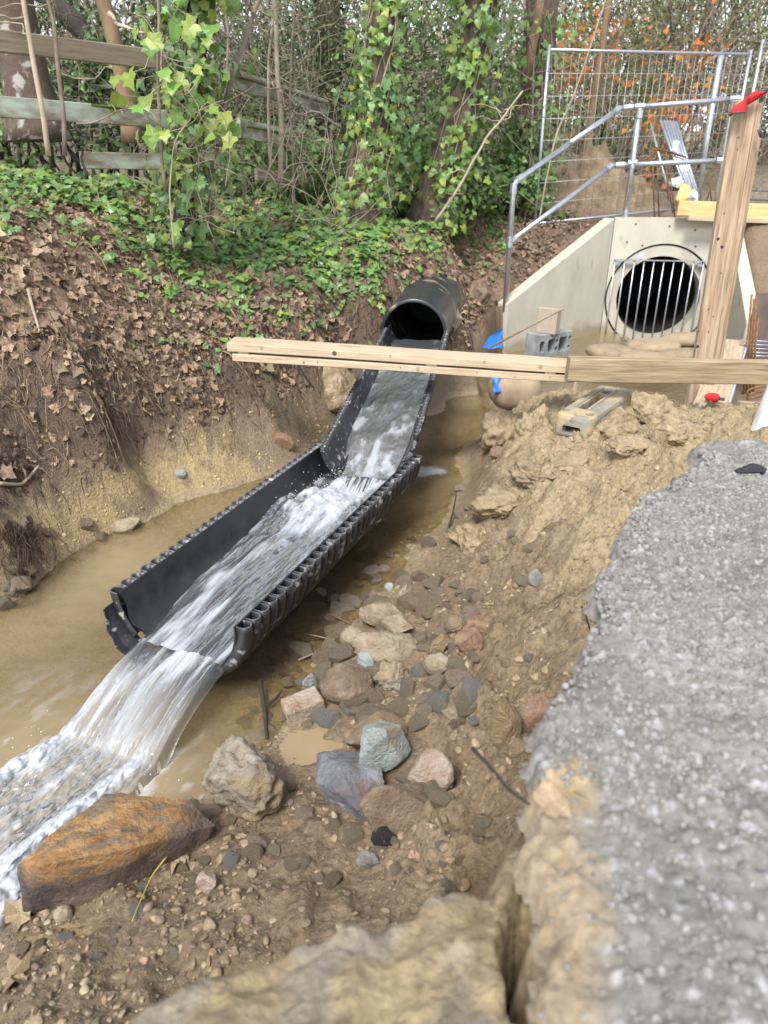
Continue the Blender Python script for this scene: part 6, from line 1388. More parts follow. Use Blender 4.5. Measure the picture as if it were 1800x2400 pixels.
# ------------------------------------------------------------------ old post and rail fence
def zr(x): return x
RZ = (2.74, 2.38, 2.06)
fl = thing('rail_fence', 'old timber rail fence with flaking pale green lower boards, left of the ivy covered post', 'fence', (-2.1, 5.2, 2.0))
fA = [aty(-60, 92, 4.75), aty(385, 140, 6.0)]
def rail(par, a, b, wid, th, m): o = board('rail', a, b, th, wid, m, par, bev=.006); o.parent = par; o.matrix_parent_inverse = Matrix.Translation(-Vector(par.location)); return o
r1 = rail(fl, aty(-70, 88, 4.8), aty(390, 142, 6.0), .118, .035, M['wood_grey'])
r2 = rail(fl, aty(-70, 245, 4.8), aty(390, 280, 6.0), .118, .035, M['paint_green'])
r3 = rail(fl, aty(190, 375, 5.5), aty(400, 380, 6.0), .11, .035, M['paint_green'])
o = MB().tube([aty(215, 246, 5.32), aty(290, 256, 5.55)], .010, 6).build('moss', M['moss'], fl, smooth=True); o.matrix_parent_inverse = Matrix.Translation(-Vector(fl.location))
fr = thing('rail_fence', 'mossy stretch of rail fence receding between the ivy covered post and the trees', 'fence', (-1.3, 7.6, 2.0))
rail(fr, aty(535, 182, 7.2), aty(765, 252, 9.4), .155, .035, M['paint_green']); rail(fr, aty(560, 300, 7.2), aty(765, 342, 9.4), .155, .035, M['paint_green'])
rail(fr, aty(545, 172, 7.22), aty(760, 242, 9.36), .03, .06, M['wood_grey']); rail(fr, aty(600, 408, 7.4), aty(770, 430, 9.4), .10, .03, M['wood_grey'])
o = MB().tube([aty(580, 296, 7.15), aty(690, 318, 8.5)], .012, 6).build('moss', M['moss'], fr, smooth=True); o.matrix_parent_inverse = Matrix.Translation(-Vector(fr.location))

# ------------------------------------------------------------------ trees
def trunk_mesh(path, rad, bump=.08, n=16, seed=0, m=34):
    Pq = pts_interp(path, m); rr = np.interp(np.linspace(0, 1, m), np.linspace(0, 1, len(rad)), rad); mb = MB(); mb.tube(Pq, rr, n)
    V = mb.V[0]; c = np.repeat(Pq, n, 0); d = V - c; k = 1 + bump * fbm(V[:, 0] * 9 + seed, V[:, 1] * 9, V[:, 2] * 4, oct=3, seed=seed)
    fl = np.repeat(np.exp(-np.linspace(0, 1, m) * 14), n) * .5; mb.V[0] = c + d * (k + fl)[:, None]; return mb.me('trunk', True), Pq, rr
def limb(par, a, b, r, m, amp=.08, nm='branch', n=6):
    Pq = wavy(a, b, 12, amp); o = MB().tube(Pq, np.linspace(r, r * .35, 12), n).build(nm, m, par, smooth=True); o.location = -Vector(par.location); return Pq
def rel(o, par): o.parent = par; o.location = -Vector(par.location); return o
def px_path(pts): return [aty(u, v, y) for u, v, y in pts]
def ext(path, dz=2.6, lean=1.0):
    a, b = np.array(path[-2]), np.array(path[-1]); d = (b - a) / abs(b[2] - a[2] + 1e-6); return list(path) + [b + d * dz * .5 * np.array([lean, lean, 1]), b + d * dz * np.array([lean, lean, 1])]
def make_tree(label, path, rad, m, name='tree', limbs=(), seed=0):
    path = ext(path); t = thing(name, label, 'tree', tuple(path[0])); me_, Pq, rr = trunk_mesh(path, rad, seed=seed); rel(obj('trunk', me_, M[m], t), t)
    for k in range(7):    # crown limbs above the picture
        i = int(RNG.integers(20, 33)); a = random.uniform(0, 6.28); limb(t, Pq[i], Pq[i] + np.array([math.cos(a) * 1.4, math.sin(a) * 1.4, random.uniform(.4, 1.3)]), rr[i] * .35, M[m])
    for a, b, r in limbs: limb(t, a, b, r, M[m])
    return t, Pq, rr
def ivy_on(t, Pq, rr, n, nobj, smin, smax, fmin=0, fmax=.7, spread=.10, bright=.5, below=None, vines=8, seed=0):
    g = np.random.default_rng(seed); f = fmin + (fmax - fmin) * g.random(n); i = f * (len(Pq) - 1); i0 = i.astype(int); c = Pq[i0] + (Pq[np.minimum(i0 + 1, len(Pq) - 1)] - Pq[i0]) * (i - i0)[:, None]
    r = np.interp(f, np.linspace(0, 1, len(rr)), rr); a = g.uniform(-math.pi, math.pi, n)
    dens = sstep(-.45, .25, fbm(f * 12, a * .8, oct=3, seed=seed)); kp = g.random(n) < .15 + .85 * dens; c, r, a, f = c[kp], r[kp], a[kp], f[kp]; n = len(c)
    d = np.stack([np.cos(a), np.sin(a), np.zeros(n)], 1); out = r + .015 + np.abs(g.normal(0, spread, n)) * sstep(0, .5, g.random(n))
    P = c + d * out[:, None]; N = d + np.array([0, -.5, .35]) + .45 * g.standard_normal((n, 3)); S = g.uniform(smin, smax, n)
    up_ = g.normal(math.pi, .7, n)
    br = g.random(n) < bright
    vis = P[:, 1] < c[:, 1] + .05
    for sel_, nm, mt, no in ((~br, 'leaf', M['ivy'], nobj // 2), (br, 'leaf', M['ivy_bright'], nobj // 2)):
        if sel_.sum() < 2: continue
        ms = ivy_me if mt is M['ivy'] else ivy_me_b
        place_leaves(P[sel_], N[sel_], up_[sel_], S[sel_], IVY, ms, mt, no, 'leaf', 'leaves', t, prio=np.where(vis[sel_], 1.0, .2))
    K = 14; Pt = np.zeros((vines, K, 3)); Rv = np.full((vines, K), .006) * g.uniform(.5, 1.5, vines)[:, None]
    for q in range(vines):
        fs = np.linspace(fmin, fmax, K); aa = g.uniform(-3.1, 0) + np.cumsum(g.normal(0, .25, K)); cc = np.stack([np.interp(fs, np.linspace(0, 1, len(Pq)), Pq[:, j]) for j in range(3)], 1); rv = np.interp(fs, np.linspace(0, 1, len(rr)), rr) * 1.06 + .01
        Pt[q] = cc + np.stack([np.cos(aa) * rv, np.sin(aa) * rv, 0 * aa], 1)
    o = obj('ivy_stems', tubes_mesh('ivy_stems', Pt, Rv, 4), M['twig_pale'], t); o.location = -Vector(t.location); o['kind'] = 'stuff'
ivy_me_b = bases_me('ivy_leaf', IVY, M['ivy_bright'])
t, Pq, rr = make_tree('thick brown tree trunk with pale lichen patches behind the rails at the far left', px_path([(92, 330, 6.9), (62, 190, 6.9), (36, 60, 6.9), (22, -40, 6.9)]), (.19, .165, .15, .14, .12), 'bark_lichen', seed=3)
t, Pq, rr = make_tree('slender orange-brown tree trunk curving up behind the timber rails', px_path([(312, 335, 7.0), (296, 230, 7.0), (278, 130, 7.0), (258, 60, 7.0), (232, -30, 7.0)]), (.066, .06, .058, .052, .045), 'bark_orange', seed=5)
t, Pq, rr = make_tree('ivy clad tree trunk standing straight above the whole black pipe', px_path([(828, 560, 8.0), (846, 470, 8.0), (872, 300, 8.0), (890, 150, 8.0), (905, -30, 8.0)]), (.20, .165, .15, .15, .14), 'bark', seed=7)
ivy_on(t, Pq, rr, 1500, 240, .055, .105, 0, .62, .12, .45, seed=11)
t, Pq, rr = make_tree('ivy clad tree leaning to the right, left of the site fence', px_path([(1005, 540, 8.9), (1030, 430, 8.9), (1075, 280, 8.9), (1105, 140, 8.9), (1130, -30, 8.9)]), (.21, .185, .17, .16, .14), 'bark', seed=9)
ivy_on(t, Pq, rr, 2100, 280, .05, .10, 0, .62, .17, .55, seed=13)
t, Pq, rr = make_tree('bare brown tree trunk with a sawn branch stub beside the fence upright', px_path([(1228, 520, 10.4), (1232, 380, 10.4), (1255, 200, 10.4), (1275, -30, 10.4)]), (.22, .20, .19, .17), 'bark', seed=15)
ivy_on(t, Pq, rr, 900, 150, .05, .09, 0, .45, .22, .35, seed=17)
sb = MB().tube([aty(1232, 205, 10.1), aty(1248, 110, 10.0), aty(1262, 30, 9.95), aty(1270, -30, 9.9)], [.045, .05, .05, .045], 10).build('branch_stub', M['bark_orange'], t, smooth=True); sb.location = -Vector(t.location)
t, Pq, rr = make_tree('pale trunk seen between the receding rails and the straight ivy clad tree', px_path([(770, 430, 11), (768, 330, 11), (770, 200, 11), (768, -30, 11)]), (.19, .17, .16, .15), 'bark', seed=19)
t, Pq, rr = make_tree('dark tree trunk sloping down to the right behind the top timber rail', px_path([(330, 270, 8.6), (240, 110, 8.8), (160, 40, 8.9), (70, -40, 9)]), (.10, .10, .095, .09), 'bark_dark', seed=21)
t, Pq, rr = make_tree('slim orange-brown tree trunk seen through the middle of the site fence panel', px_path([(1362, 470, 12.4), (1390, 240, 12.4), (1410, 120, 12.4), (1432, -30, 12.4)]), (.06, .05, .045, .04), 'bark_orange', seed=23)
# ivy covered post
pth = px_path([(432, 560, 6.1), (430, 420, 6.1), (440, 250, 6.1), (455, 110, 6.1)])
t = thing('fence_post', 'old fence post smothered in ivy between the two stretches of timber rail', 'post', tuple(pth[0])); me_, Pq, rr = trunk_mesh(pth + [aty(462, -60, 6.1), aty(468, -160, 6.1)], (.10, .085, .08, .07, .06, .05), .15, seed=25); rel(obj('post', me_, M['bark_dark'], t), t)
ivy_on(t, Pq, rr, 1700, 260, .05, .10, 0, 1.0, .17, .35, vines=10, seed=27)
# big loose leaves hanging in front of the post
cl = []
for uu, vv in ((270, 180), (300, 172), (320, 245), (340, 228), (380, 165), (395, 190), (410, 195), (430, 185), (455, 160), (470, 180), (490, 255), (505, 285), (525, 265), (545, 320), (515, 310), (560, 300), (545, 285), (360, 300), (350, 320), (385, 310), (480, 300), (500, 318), (410, 60), (440, 85), (455, 55), (500, 60), (350, 100), (375, 95), (280, 225)): cl.append(aty(uu, vv, 5.35 + random.uniform(-.1, .2)))
cl = np.array(cl); o = thing('ivy_spray', 'loose spray of big pale green ivy leaves hanging before the ivy covered post', 'ivy', (-1.3, 5.4, 2.2)); place_leaves(cl, np.array([.0, -.75, .55]) + .35 * RNG.standard_normal((len(cl), 3)), RNG.normal(math.pi, .6, len(cl)), RNG.uniform(.08, .14, len(cl)), IVY, ivy_me_b, M['ivy_bright'], 60, 'leaf', 'leaves', o)
Pt = [wavy(cl[i], cl[i] + np.array([.25 * (1 if cl[i][0] < -1.4 else -1), .35, random.uniform(-.35, .3)]), 8, .1) for i in range(len(cl))]; st_ = obj('stems', tubes_mesh('stems', np.array(Pt), np.full((len(cl), 8), .003)), M['twig_pale'], o); st_.location = -Vector(o.location); st_['kind'] = 'stuff'

# saplings and bare stems before and behind the rails
def sapling(label, pts, r, m='twig', nb=6, name='sapling', seed=0, blen=.5):
    pts = px_path(pts); pts = ext(pts, 1.2) if pts[-1][2] > 2.8 else pts; g = random.Random(seed); t = thing(name, label, 'sapling', tuple(pts[0]))
    Pq = pts_interp(pts, 24) + np.stack([.012 * vnoise(np.linspace(0, 9, 24) + seed, np.zeros(24) + k, seed=seed) for k in range(3)], 1); o = MB().tube(Pq, np.linspace(r, r * .55, 24), 7).build('stem', M[m], t, smooth=True); o.location = -Vector(t.location)
    for k in range(nb):
        i = g.randint(4, 22); a = g.uniform(0, 6.28); limb(t, Pq[i], Pq[i] + np.array([math.cos(a) * blen * g.uniform(.4, 1), math.sin(a) * blen * .6, g.uniform(-.05, .5) * blen]), r * .4, M[m], .14, n=5)
    return t
SAP = [([(115, 362, 5.0), (95, 240, 5.0), (70, 110, 5.0), (48, -20, 5.0)], .017, 'twig_pale', 'pale grey sapling in front of the rails at the far left'),
       ([(150, 365, 5.1), (152, 280, 5.1), (132, 140, 5.1), (112, -20, 5.1)], .015, 'twig', 'brown sapling just right of the pale one, in front of the rails'),
       ([(655, 440, 7.0), (660, 330, 7.0), (650, 180, 7.0), (640, -20, 7.0)], .024, 'twig', 'lichen spotted sapling in front of the mossy receding rails'),
       ([(635, 400, 7.1), (628, 250, 7.1), (632, 120, 7.1), (640, -20, 7.1)], .015, 'twig', 'thin stem just left of the lichen spotted sapling'),
       ([(490, 560, 6.4), (492, 460, 6.4), (500, 380, 6.4), (520, 280, 6.4), (560, 120, 6.4), (615, -10, 6.4)], .022, 'twig', 'leaning grey-brown sapling rising to the right from the ivy covered post'),
       ([(575, 480, 6.8), (570, 380, 6.8), (560, 330, 6.8)], .016, 'twig', 'short broken stem right of the ivy covered post'),
       ([(530, 240, 7.0), (530, 120, 7.0), (535, -20, 7.0)], .013, 'twig', 'thin upright stem above the broken stem'),
       ([(690, 520, 7.2), (686, 400, 7.2), (678, 250, 7.2), (690, -20, 7.2)], .012, 'twig', 'thin stem between the lichen spotted sapling and the trees'),
       ([(385, 450, 5.6), (372, 200, 5.6), (378, 60, 5.6), (372, -20, 5.6)], .012, 'twig', 'twisting grey stem in front of the end of the left rails'),
       ([(410, 580, 5.4), (395, 430, 5.4), (410, 320, 5.4), (460, 270, 5.4), (385, 220, 5.4), (375, 100, 5.4)], .006, 'twig_pale', 'crooked pale vine stem twisting before the ivy covered post'),
       ([(1020, 520, 8.3), (1080, 430, 8.3), (1140, 320, 8.3), (1225, 215, 8.3)], .016, 'twig_pale', 'long pale bare branch slanting up beside the leaning ivy clad tree'),
       ([(1262, 530, 9.3), (1300, 320, 9.6), (1340, 240, 9.8), (1400, 60, 10)], .012, 'twig_pale', 'thin pale stem rising behind the end of the handrail'),
       ([(1215, 620, 10.0), (1232, 500, 10.0), (1240, 420, 10.0), (1246, 300, 10), (1250, 200, 10)], .018, 'twig', 'brown stem close against the left upright of the site fence'),
       ([(915, 490, 7.6), (905, 400, 7.6), (925, 330, 7.6)], .008, 'twig', 'thin forked twig in front of the straight ivy clad tree')]
for k, (pts, r, m_, lb) in enumerate(SAP): sapling(lb, pts, r, m_, 7 if k != 5 else 3, seed=k + 1)
# fallen branches before the bank
def bare_branch(label, a, b, r, m='twig', nb=6, seed=0):
    t = thing('bare_branch', label, 'branch', tuple(a)); g = random.Random(seed); Pq = limb(t, a, b, r, M[m], .12, 'stem')
    L = np.linalg.norm(np.array(b) - a)
    for k in range(nb):
        i = g.randint(3, 10); limb(t, Pq[i], Pq[i] + np.array([g.uniform(-.5, .5), g.uniform(-.2, .2), g.uniform(-.35, .35)]) * L * .5, r * .5, M[m], .15, n=5)
bare_branch('bare twisting branch with side twigs crossing before the mossy rails', aty(800, 300, 7.3), aty(620, 215, 6.9), .012, seed=3)
bare_branch('bare twig spreading below the mossy rails', aty(770, 330, 7.3), aty(650, 290, 6.9), .010, seed=5)
bare_branch('thick broken grey branch slanting across the ivy right of the post', aty(465, 360, 5.9), aty(555, 410, 5.9), .014, nb=3, seed=6)
bare_branch('pale branch arching right from the orange-brown trunk', aty(255, 30, 6.8), aty(375, 95, 6.6), .018, 'twig_pale', 5, seed=8)
bare_branch('thin branch hanging before the lower green rail', aty(180, 290, 4.9), aty(300, 250, 5.0), .008, 'twig', 5, seed=9)
bare_branch('dark dead stem forking below the lower green rail', aty(205, 420, 5.2), aty(185, 300, 5.2), .010, 'bark_dark', 5, seed=10)

# ------------------------------------------------------------------ evergreen bushes, bare thicket and far wood
def leaf_bush(label, c, dims, n, size, m, name='evergreen_bush', cat='bush', clumps=70, seed=0, base='small', stems=10, flat=.25):
    g = np.random.default_rng(seed); z0 = float(H(c[0], c[1])); t = thing(name, label, cat, (c[0], c[1], z0))
    d = g.standard_normal((clumps, 3)); d /= np.linalg.norm(d, axis=1)[:, None]; rad = g.uniform(.25, 1.0, clumps) ** .5; cc = d * rad[:, None] * np.array(dims) / 2 + np.array([0, 0, c[2]])
    pk = g.integers(0, clumps, n); P = cc[pk] + g.standard_normal((n, 3)) * np.array(dims) * .075; N = np.array([0, -.25, .75]) + .75 * g.standard_normal((n, 3)) ; S = size * g.uniform(.6, 1.3, n)
    n = int(n * .78); pk, P, N, S = pk[:n], P[:n], N[:n], S[:n]; o = obj('foliage', scatter_mesh('foliage', SMALL if base == 'small' else IVY, P, frames(N, g.uniform(0, 6.3, n)), S), M[m], t); o['kind'] = 'stuff'
    Pt = []; 
    for k in range(stems): q = cc[int(g.integers(0, clumps))]; Pt.append(wavy((g.normal(0, .12), g.normal(0, .12), -.1), q, 12, .08))
    Rr = np.linspace(.028, .006, 12)[None] * g.uniform(.5, 1.4, stems)[:, None]; o = obj('stems', tubes_mesh('stems', np.array(Pt), Rr, 5), M['bark_dark'], t)
    return t
def at(u, v, y): return aty(u, v, y)
BU = [('dark yew bush filling the gap above the mossy rails', (600, 60, 10.5), (2.6, 1.6, 2.4), 9000, .055, 'ivy_dark', 'small'),
      ('dark evergreen bush behind the pale trunk between the trees', (700, 260, 10.8), (2.4, 1.4, 1.9), 7000, .06, 'ivy_dark', 'small'),
      ('glossy holly bush behind the straight ivy clad tree', (840, 130, 11.5), (2.2, 1.5, 3.2), 7000, .075, 'ivy_dark', 'small'),
      ('green holly bush between the two ivy clad trees', (990, 200, 11.2), (2.4, 1.6, 2.8), 8000, .075, 'ivy', 'small'),
      ('dense ivy mound at the foot of the two ivy clad trees', (960, 430, 9.4), (2.2, 1.0, 1.2), 3800, .075, 'ivy', 'ivy'),
      ('dark green bush right of the leaning ivy clad tree', (1160, 200, 11.6), (2.0, 1.4, 3.2), 8000, .065, 'ivy_dark', 'small'),
      ('ivy covered bush at the left foot of the site fence', (1180, 440, 10.2), (1.3, .9, 1.3), 2600, .075, 'ivy', 'ivy'),
      ('olive green bush behind the left half of the site fence', (1350, 230, 14.5), (2.6, 1.6, 4.2), 9000, .07, 'olive', 'small'),
      ('taller olive green bush behind the middle of the site fence', (1480, 170, 15.5), (2.4, 1.6, 4.8), 8500, .07, 'olive', 'small'),
      ('dark evergreen behind the top timber rail at the far left', (120, 110, 9.5), (1.7, 1.2, 2.0), 3600, .08, 'ivy_dark', 'small'),
      ('dark laurel showing between the rails beside the orange-brown trunk', (250, 240, 8.6), (1.1, .8, 1.1), 1500, .10, 'ivy_dark', 'small'),
      ('holly bush behind the ivy covered post', (400, 170, 8.8), (1.4, 1.0, 2.1), 3600, .075, 'ivy_dark', 'small'),
      ('ivy thicket below the mossy receding rails', (640, 400, 8.6), (2.0, 1.2, 1.0), 3000, .07, 'ivy', 'ivy'),
      ('low laurel at the far left edge behind the lichen trunk', (10, 260, 8.4), (1.0, .8, 1.4), 1500, .10, 'ivy', 'small'),
      ('distant dark evergreen at the right edge beyond the timber post', (1800, 330, 26), (4.0, 2.5, 4.6), 5000, .16, 'ivy_dark', 'small'),
      ('pale olive tree crown behind the right half of the site fence', (1620, 120, 19), (3.4, 2.0, 4.6), 6500, .09, 'olive', 'small')]
for k, (lb, (u_, v_, y_), dm, n, sz, m_, bs) in enumerate(BU):
    p = aty(u_, v_, y_); z0 = float(H(p[0], p[1])); leaf_bush(lb, (p[0], p[1], p[2] - z0), dm, n, sz, m_, seed=400 + k, base=bs, clumps=60 if bs == 'small' else 40)
# orange beech leaves
P = []
for (u_, v_, y_, su, sv, n) in ((1375, 80, 12.6, 45, 60, 90), (1345, 180, 12.6, 30, 50, 70), (1440, 100, 12.8, 25, 50, 30), (1590, 150, 13.2, 60, 60, 120), (1560, 260, 13, 60, 25, 110), (1500, 430, 12.6, 25, 40, 50), (1530, 290, 12.8, 30, 60, 50)):
    for _ in range(n): P.append(aty(random.gauss(u_, su), random.gauss(v_, sv), y_ + random.gauss(0, .25)))
P = np.array(P); oz = thing('beech_sapling', 'beech sapling holding on to orange autumn leaves behind the site fence', 'sapling', (3.5, 12.8, 1.5)); n = len(P)
place_leaves(P, np.array([0, -.5, .4]) + .6 * RNG.standard_normal((n, 3)), RNG.uniform(0, 6.3, n), RNG.uniform(.06, .11, n), SMALL + [IVY[2]], bases_me('beech_leaf', [IVY[2], SMALL[0]], M['orange_leaf']), M['orange_leaf'], 150, 'leaf', 'leaves', oz)
Pt = np.array([wavy((3.5 + random.gauss(0, .2), 12.8, 1.5), P[int(RNG.integers(0, n))], 12, .08) for _ in range(26)]); o = obj('stems', tubes_mesh('stems', Pt, np.linspace(.014, .003, 12)[None] * np.ones((26, 1)), 5), M['twig'], oz); o.location = -Vector(oz.location)
# bare thicket and the far wood
def thicket(n, ur, vr, yr, L, r, name, label, m, seed, upw=.7):
    g = np.random.default_rng(seed); Pt = np.zeros((n, 7, 3))
    for k in range(n): 
        p = aty(g.uniform(*ur), g.uniform(*vr), g.uniform(*yr)); Pt[k, 0] = p
    d = g.standard_normal((n, 3)); d[:, 2] = np.abs(d[:, 2]) * upw + .1; d /= np.linalg.norm(d, axis=1)[:, None]; l = g.uniform(*L, n)[:, None] / 6
    for j in range(1, 7): d = d + .22 * g.standard_normal((n, 3)); d /= np.linalg.norm(d, axis=1)[:, None]; Pt[:, j] = Pt[:, j - 1] + d * l
    o = obj(name, tubes_mesh(name, Pt, np.linspace(1, .4, 7)[None] * r * g.uniform(.5, 1.7, n)[:, None]), m); return tag(o, label, None, kind='stuff')
thicket(620, (-80, 800), (-40, 400), (7.2, 10), (.4, 1.5), .004, 'thicket', 'bare twiggy thicket behind the timber rails', M['twig'], 31)
thicket(260, (800, 1260), (-40, 500), (9.2, 11.5), (.4, 1.4), .005, 'thicket', 'bare twigs among the evergreens by the ivy clad trees', M['twig'], 32)
thicket(420, (1260, 1760), (-40, 480), (13.5, 18), (.7, 2.4), .006, 'thicket', 'bare brush behind the site fence', M['twig'], 33, 1.2)
thicket(110, (380, 820), (380, 560), (5.2, 7.5), (.3, .9), .0035, 'undergrowth', 'thin dead stems standing in the ivy of the left bank', M['twig'], 34, 1.6)
M['wood_far'] = pm('far_wood', [(.20, .165, .12), (.30, .25, .19)], scale=4, rough=.9, bump=0, isl=.3)
thicket(2600, (-300, 1900), (120, 400), (20, 34), (1.5, 6.0), .028, 'woodland', 'far bare winter woodland behind the thicket', M['wood_far'], 35, 2.2)
for k, (u_, y_, r, lb) in enumerate(((1470, 21, .10, 'far bare tree seen left of the house height of the fence top'), (1560, 19, .13, 'far bare tree behind the right half of the site fence'), (1650, 23, .13, 'far bare tree nearest the right upright of the site fence'), (1720, 28, .16, 'far bare tree above the timber post'), (1780, 24, .12, 'far bare tree at the right edge of the view'))):
    lb = lb.replace('seen left of the house height of the fence top', 'behind the middle of the site fence')
    p = aty(u_, 430, y_); p[2] = 1.5; t, Pq, rr = None, None, None; t = thing('bare_tree', lb, 'tree', tuple(p)); top = p + np.array([random.gauss(0, .3), 0, 7.5]); Pq = wavy(p, top, 16, .03); o = MB().tube(Pq, np.linspace(r, r * .2, 16), 8).build('trunk', M['bark'], t, smooth=True); o.location = -Vector(t.location)
    Pt, Rr = [], []
    for j in range(30):
        i = random.randint(4, 15); a = random.uniform(0, 6.28); L = random.uniform(.8, 2.2); q = Pq[i] + np.array([math.cos(a) * L, math.sin(a) * L, random.uniform(.2, 1.5)]); b = wavy(Pq[i], q, 9, .1); Pt.append(b); Rr.append(np.linspace(r * .3, .008, 9))
        for _ in range(4): i2 = random.randint(3, 8); q2 = b[i2] + np.array([random.gauss(0, .5), random.gauss(0, .5), random.uniform(.1, .7)]); Pt.append(wavy(b[i2], q2, 9, .12)); Rr.append(np.linspace(.014, .004, 9))
    o = obj('branches', tubes_mesh('branches', np.array(Pt), np.array(Rr), 4), M['twig'], t); o.location = -Vector(t.location)

# ------------------------------------------------------------------ building site on the right
def tube_thing(name, label, cat, pts, r, m, n=10, group=None):
    o = MB().tube(pts, r, n).build(name, M[m], smooth=True); return tag(o, label, cat, group)
fp = thing('formwork_plank', 'pale formwork plank running away beside the timber post, with a blue and white strip along its edge', 'plank', tuple(atz(1655, 966, .5)))
a, b_ = atz(1655, 972, .485), atz(1721, 800, .485); o = board('plank', a, b_, .225, .032, M['wood_new'], fp); o.matrix_parent_inverse = Matrix.Translation(-Vector(fp.location))
dv = (b_ - a) / np.linalg.norm(b_ - a); sv = np.array([dv[1], -dv[0], 0]); sv *= np.sign(sv[0])
o = board('edge_strip', a + sv * .122 + dv * .0, b_ + sv * .122, .016, .05, M['level'], fp); o.matrix_parent_inverse = Matrix.Translation(-Vector(fp.location))
o = board('side_board', a + sv * .10 + np.array([0, 0, -.12]) + dv * .03, b_ + sv * .10 + np.array([0, 0, -.12]), .03, .20, M['wood_raw'], fp); o.matrix_parent_inverse = Matrix.Translation(-Vector(fp.location))
fp['label'] = 'pale formwork plank running away beside the post, edged with a blue and white strip'
bx = thing('shutter_box', 'small timber corner of formwork between the pale plank and the white plastic barrier', 'formwork', tuple(aty(1730, 985, 4.75)))
for p0, p1, w_, t_ in ((aty(1706, 962, 4.78), aty(1712, 1005, 4.78), .10, .05), (aty(1728, 955, 4.9), aty(1800, 960, 4.9), .05, .09), (aty(1728, 976, 4.7), aty(1800, 980, 4.7), .045, .10)):
    o = board('timber', p0, p1, w_, t_, M['wood_new'], bx); o.matrix_parent_inverse = Matrix.Translation(-Vector(bx.location))
pa, pb_ = aty(1748, 880, 7.3), aty(1990, 885, 7.0); pl_ = MB().box((0, 0, 0), (1.1, .02, .75)).build('plywood_panel', M['plywood']); pl_.location = (pa + pb_) / 2 + np.array([0.05, .1, .42]); pl_.rotation_euler = (0, 0, -.2); tag(pl_, 'brown plywood shutter panel behind the rusty bars at the right edge', 'panel')
rbt_ = thing('rebar_mat', 'mat of rusty reinforcing bars standing against the plywood panel at the right edge', 'rebar', tuple(aty(1760, 860, 6.9)))
def rb_bar(pts, r=.007, m='rust', par=None): o = MB().tube(pts, r, 7).build('bar', M[m], par or rbt_, smooth=True); o.location = -Vector((par or rbt_).location)
for u0, u1, v0 in ((1742, 1762, 690), (1749, 1768, 700), (1757, 1773, 695), (1765, 1778, 745)): rb_bar([aty(u0, 925, 6.7), aty((u0 + u1) / 2, 800, 6.75), aty(u1, v0, 6.8)], .010)
for v in (797, 806, 815, 824, 832): rb_bar([aty(1736, v, 6.85), aty(1830, v + 5, 6.8)], .007, 'galv')
for v in (905, 916, 927, 938): 
    c = aty(1800, v + 14, 5.6); rb_bar([c + np.array([-.17 * math.cos(q), .0, .05 * math.sin(q)]) for q in np.linspace(-.4, 1.6, 9)], .009)
wb = MB(); prof = []; 
def rounded(w, h, r, n=8):
    P = []
    for cx, cy, a in ((w - r, h - r, 0), (r, h - r, 90), (.02, .02, 180), (w - .02, .02, 270)):
        rr_ = r if cy > .1 else .02
        for k in range(n): g = R_(a + 90 * k / (n - 1)); P.append((cx + rr_ * math.cos(g), cy + rr_ * math.sin(g)))
    return P
rr_ = rounded(.62, .56, .11); tiers = [(-.035, .02), (-.02, .004), (0, 0), (.02, .004), (.035, .02)]; c0 = np.array([.31, .28]); rings = [[tuple([(q - c0)[0] * (1 - ins * 2) + .31, yy, (q - c0)[1] * (1 - ins * 2) + .28]) for q in map(np.array, rr_)] for yy, ins in tiers]
lo = loft(rings); n_ = len(rr_); lo.F.setdefault(n_, []).append(list(range(n_))); lo.F[n_].append([4 * n_ + k for k in range(n_)][::-1])
wpb = thing('plastic_barrier', 'dirty white plastic barrier with rounded corner at the right edge behind the concrete', 'barrier', tuple(aty(1753, 1020, 3.55)))
o = lo.build('panel', M['white_plastic'], wpb); b2 = autosmooth(o, 30); wpb.rotation_euler = (R_(-4), R_(9), R_(-14))
o = MB().tube([(.13, -.037, .1), (.11, -.037, .44), (.14, -.037, .47), (.5, -.037, .47)], .006, 6).build('moulded_edge', M['white_plastic'], wpb, smooth=True)
# shuttering timbers at the top of the headwall
o = board('shutter_timber', aty(1588, 487, 9.75), aty(1900, 500, 9.5), .09, .17, M['wood_new']); o.data.materials[0] = pm('yellow_timber', [(.42, .28, .10), (.55, .40, .18), (.60, .46, .24)], scale=7, stretch=(.4, 5, 5), rough=.7, bump=.2); tag(o, 'yellow shuttering timber lying across the top of the headwall behind the timber post', 'timber')
o = board('shutter_timber', aty(1612, 511, 9.62), aty(1900, 521, 9.4), .10, .055, M['wood_new']); tag(o, 'thin pale shuttering board below the yellow timber at the headwall top', 'timber')
o = board('shutter_timber', aty(1795, 320, 7.6), aty(1800, 345, 9.0), .1, .04, M['rust']) if False else None
lp = thing('rebar_loops', 'tall rusty reinforcing bars sticking up behind the headwall, left of the yellow timber', 'rebar', tuple(aty(1550, 505, 10.3)))
def lpb(pts, r=.008): o = MB().tube(pts, r, 6).build('bar', M['rust'], lp, smooth=True); o.location = -Vector(lp.location)
for a_, b1 in (((1534, 512), (1528, 345)), ((1545, 512), (1538, 345)), ((1566, 470), (1561, 350)), ((1582, 512), (1566, 365)), ((1577, 500), (1562, 400)), ((1655, 475), (1680, 395)), ((1668, 475), (1660, 405))): lpb([aty(*a_, 10.3), aty(*b1, 10.3)])
for b0, b1 in (((1524, 345), (1615, 372)), ((1530, 349), (1612, 377)), ((1540, 346), (1608, 368)), ((1650, 410), (1682, 394))): lpb([aty(*b0, 10.2), aty(*b1, 10.5)])
tb = thing('steel_tubes', 'bundle of galvanised tubes leaning together behind the middle handrail post', 'tubes', tuple(aty(1600, 480, 11.6)))
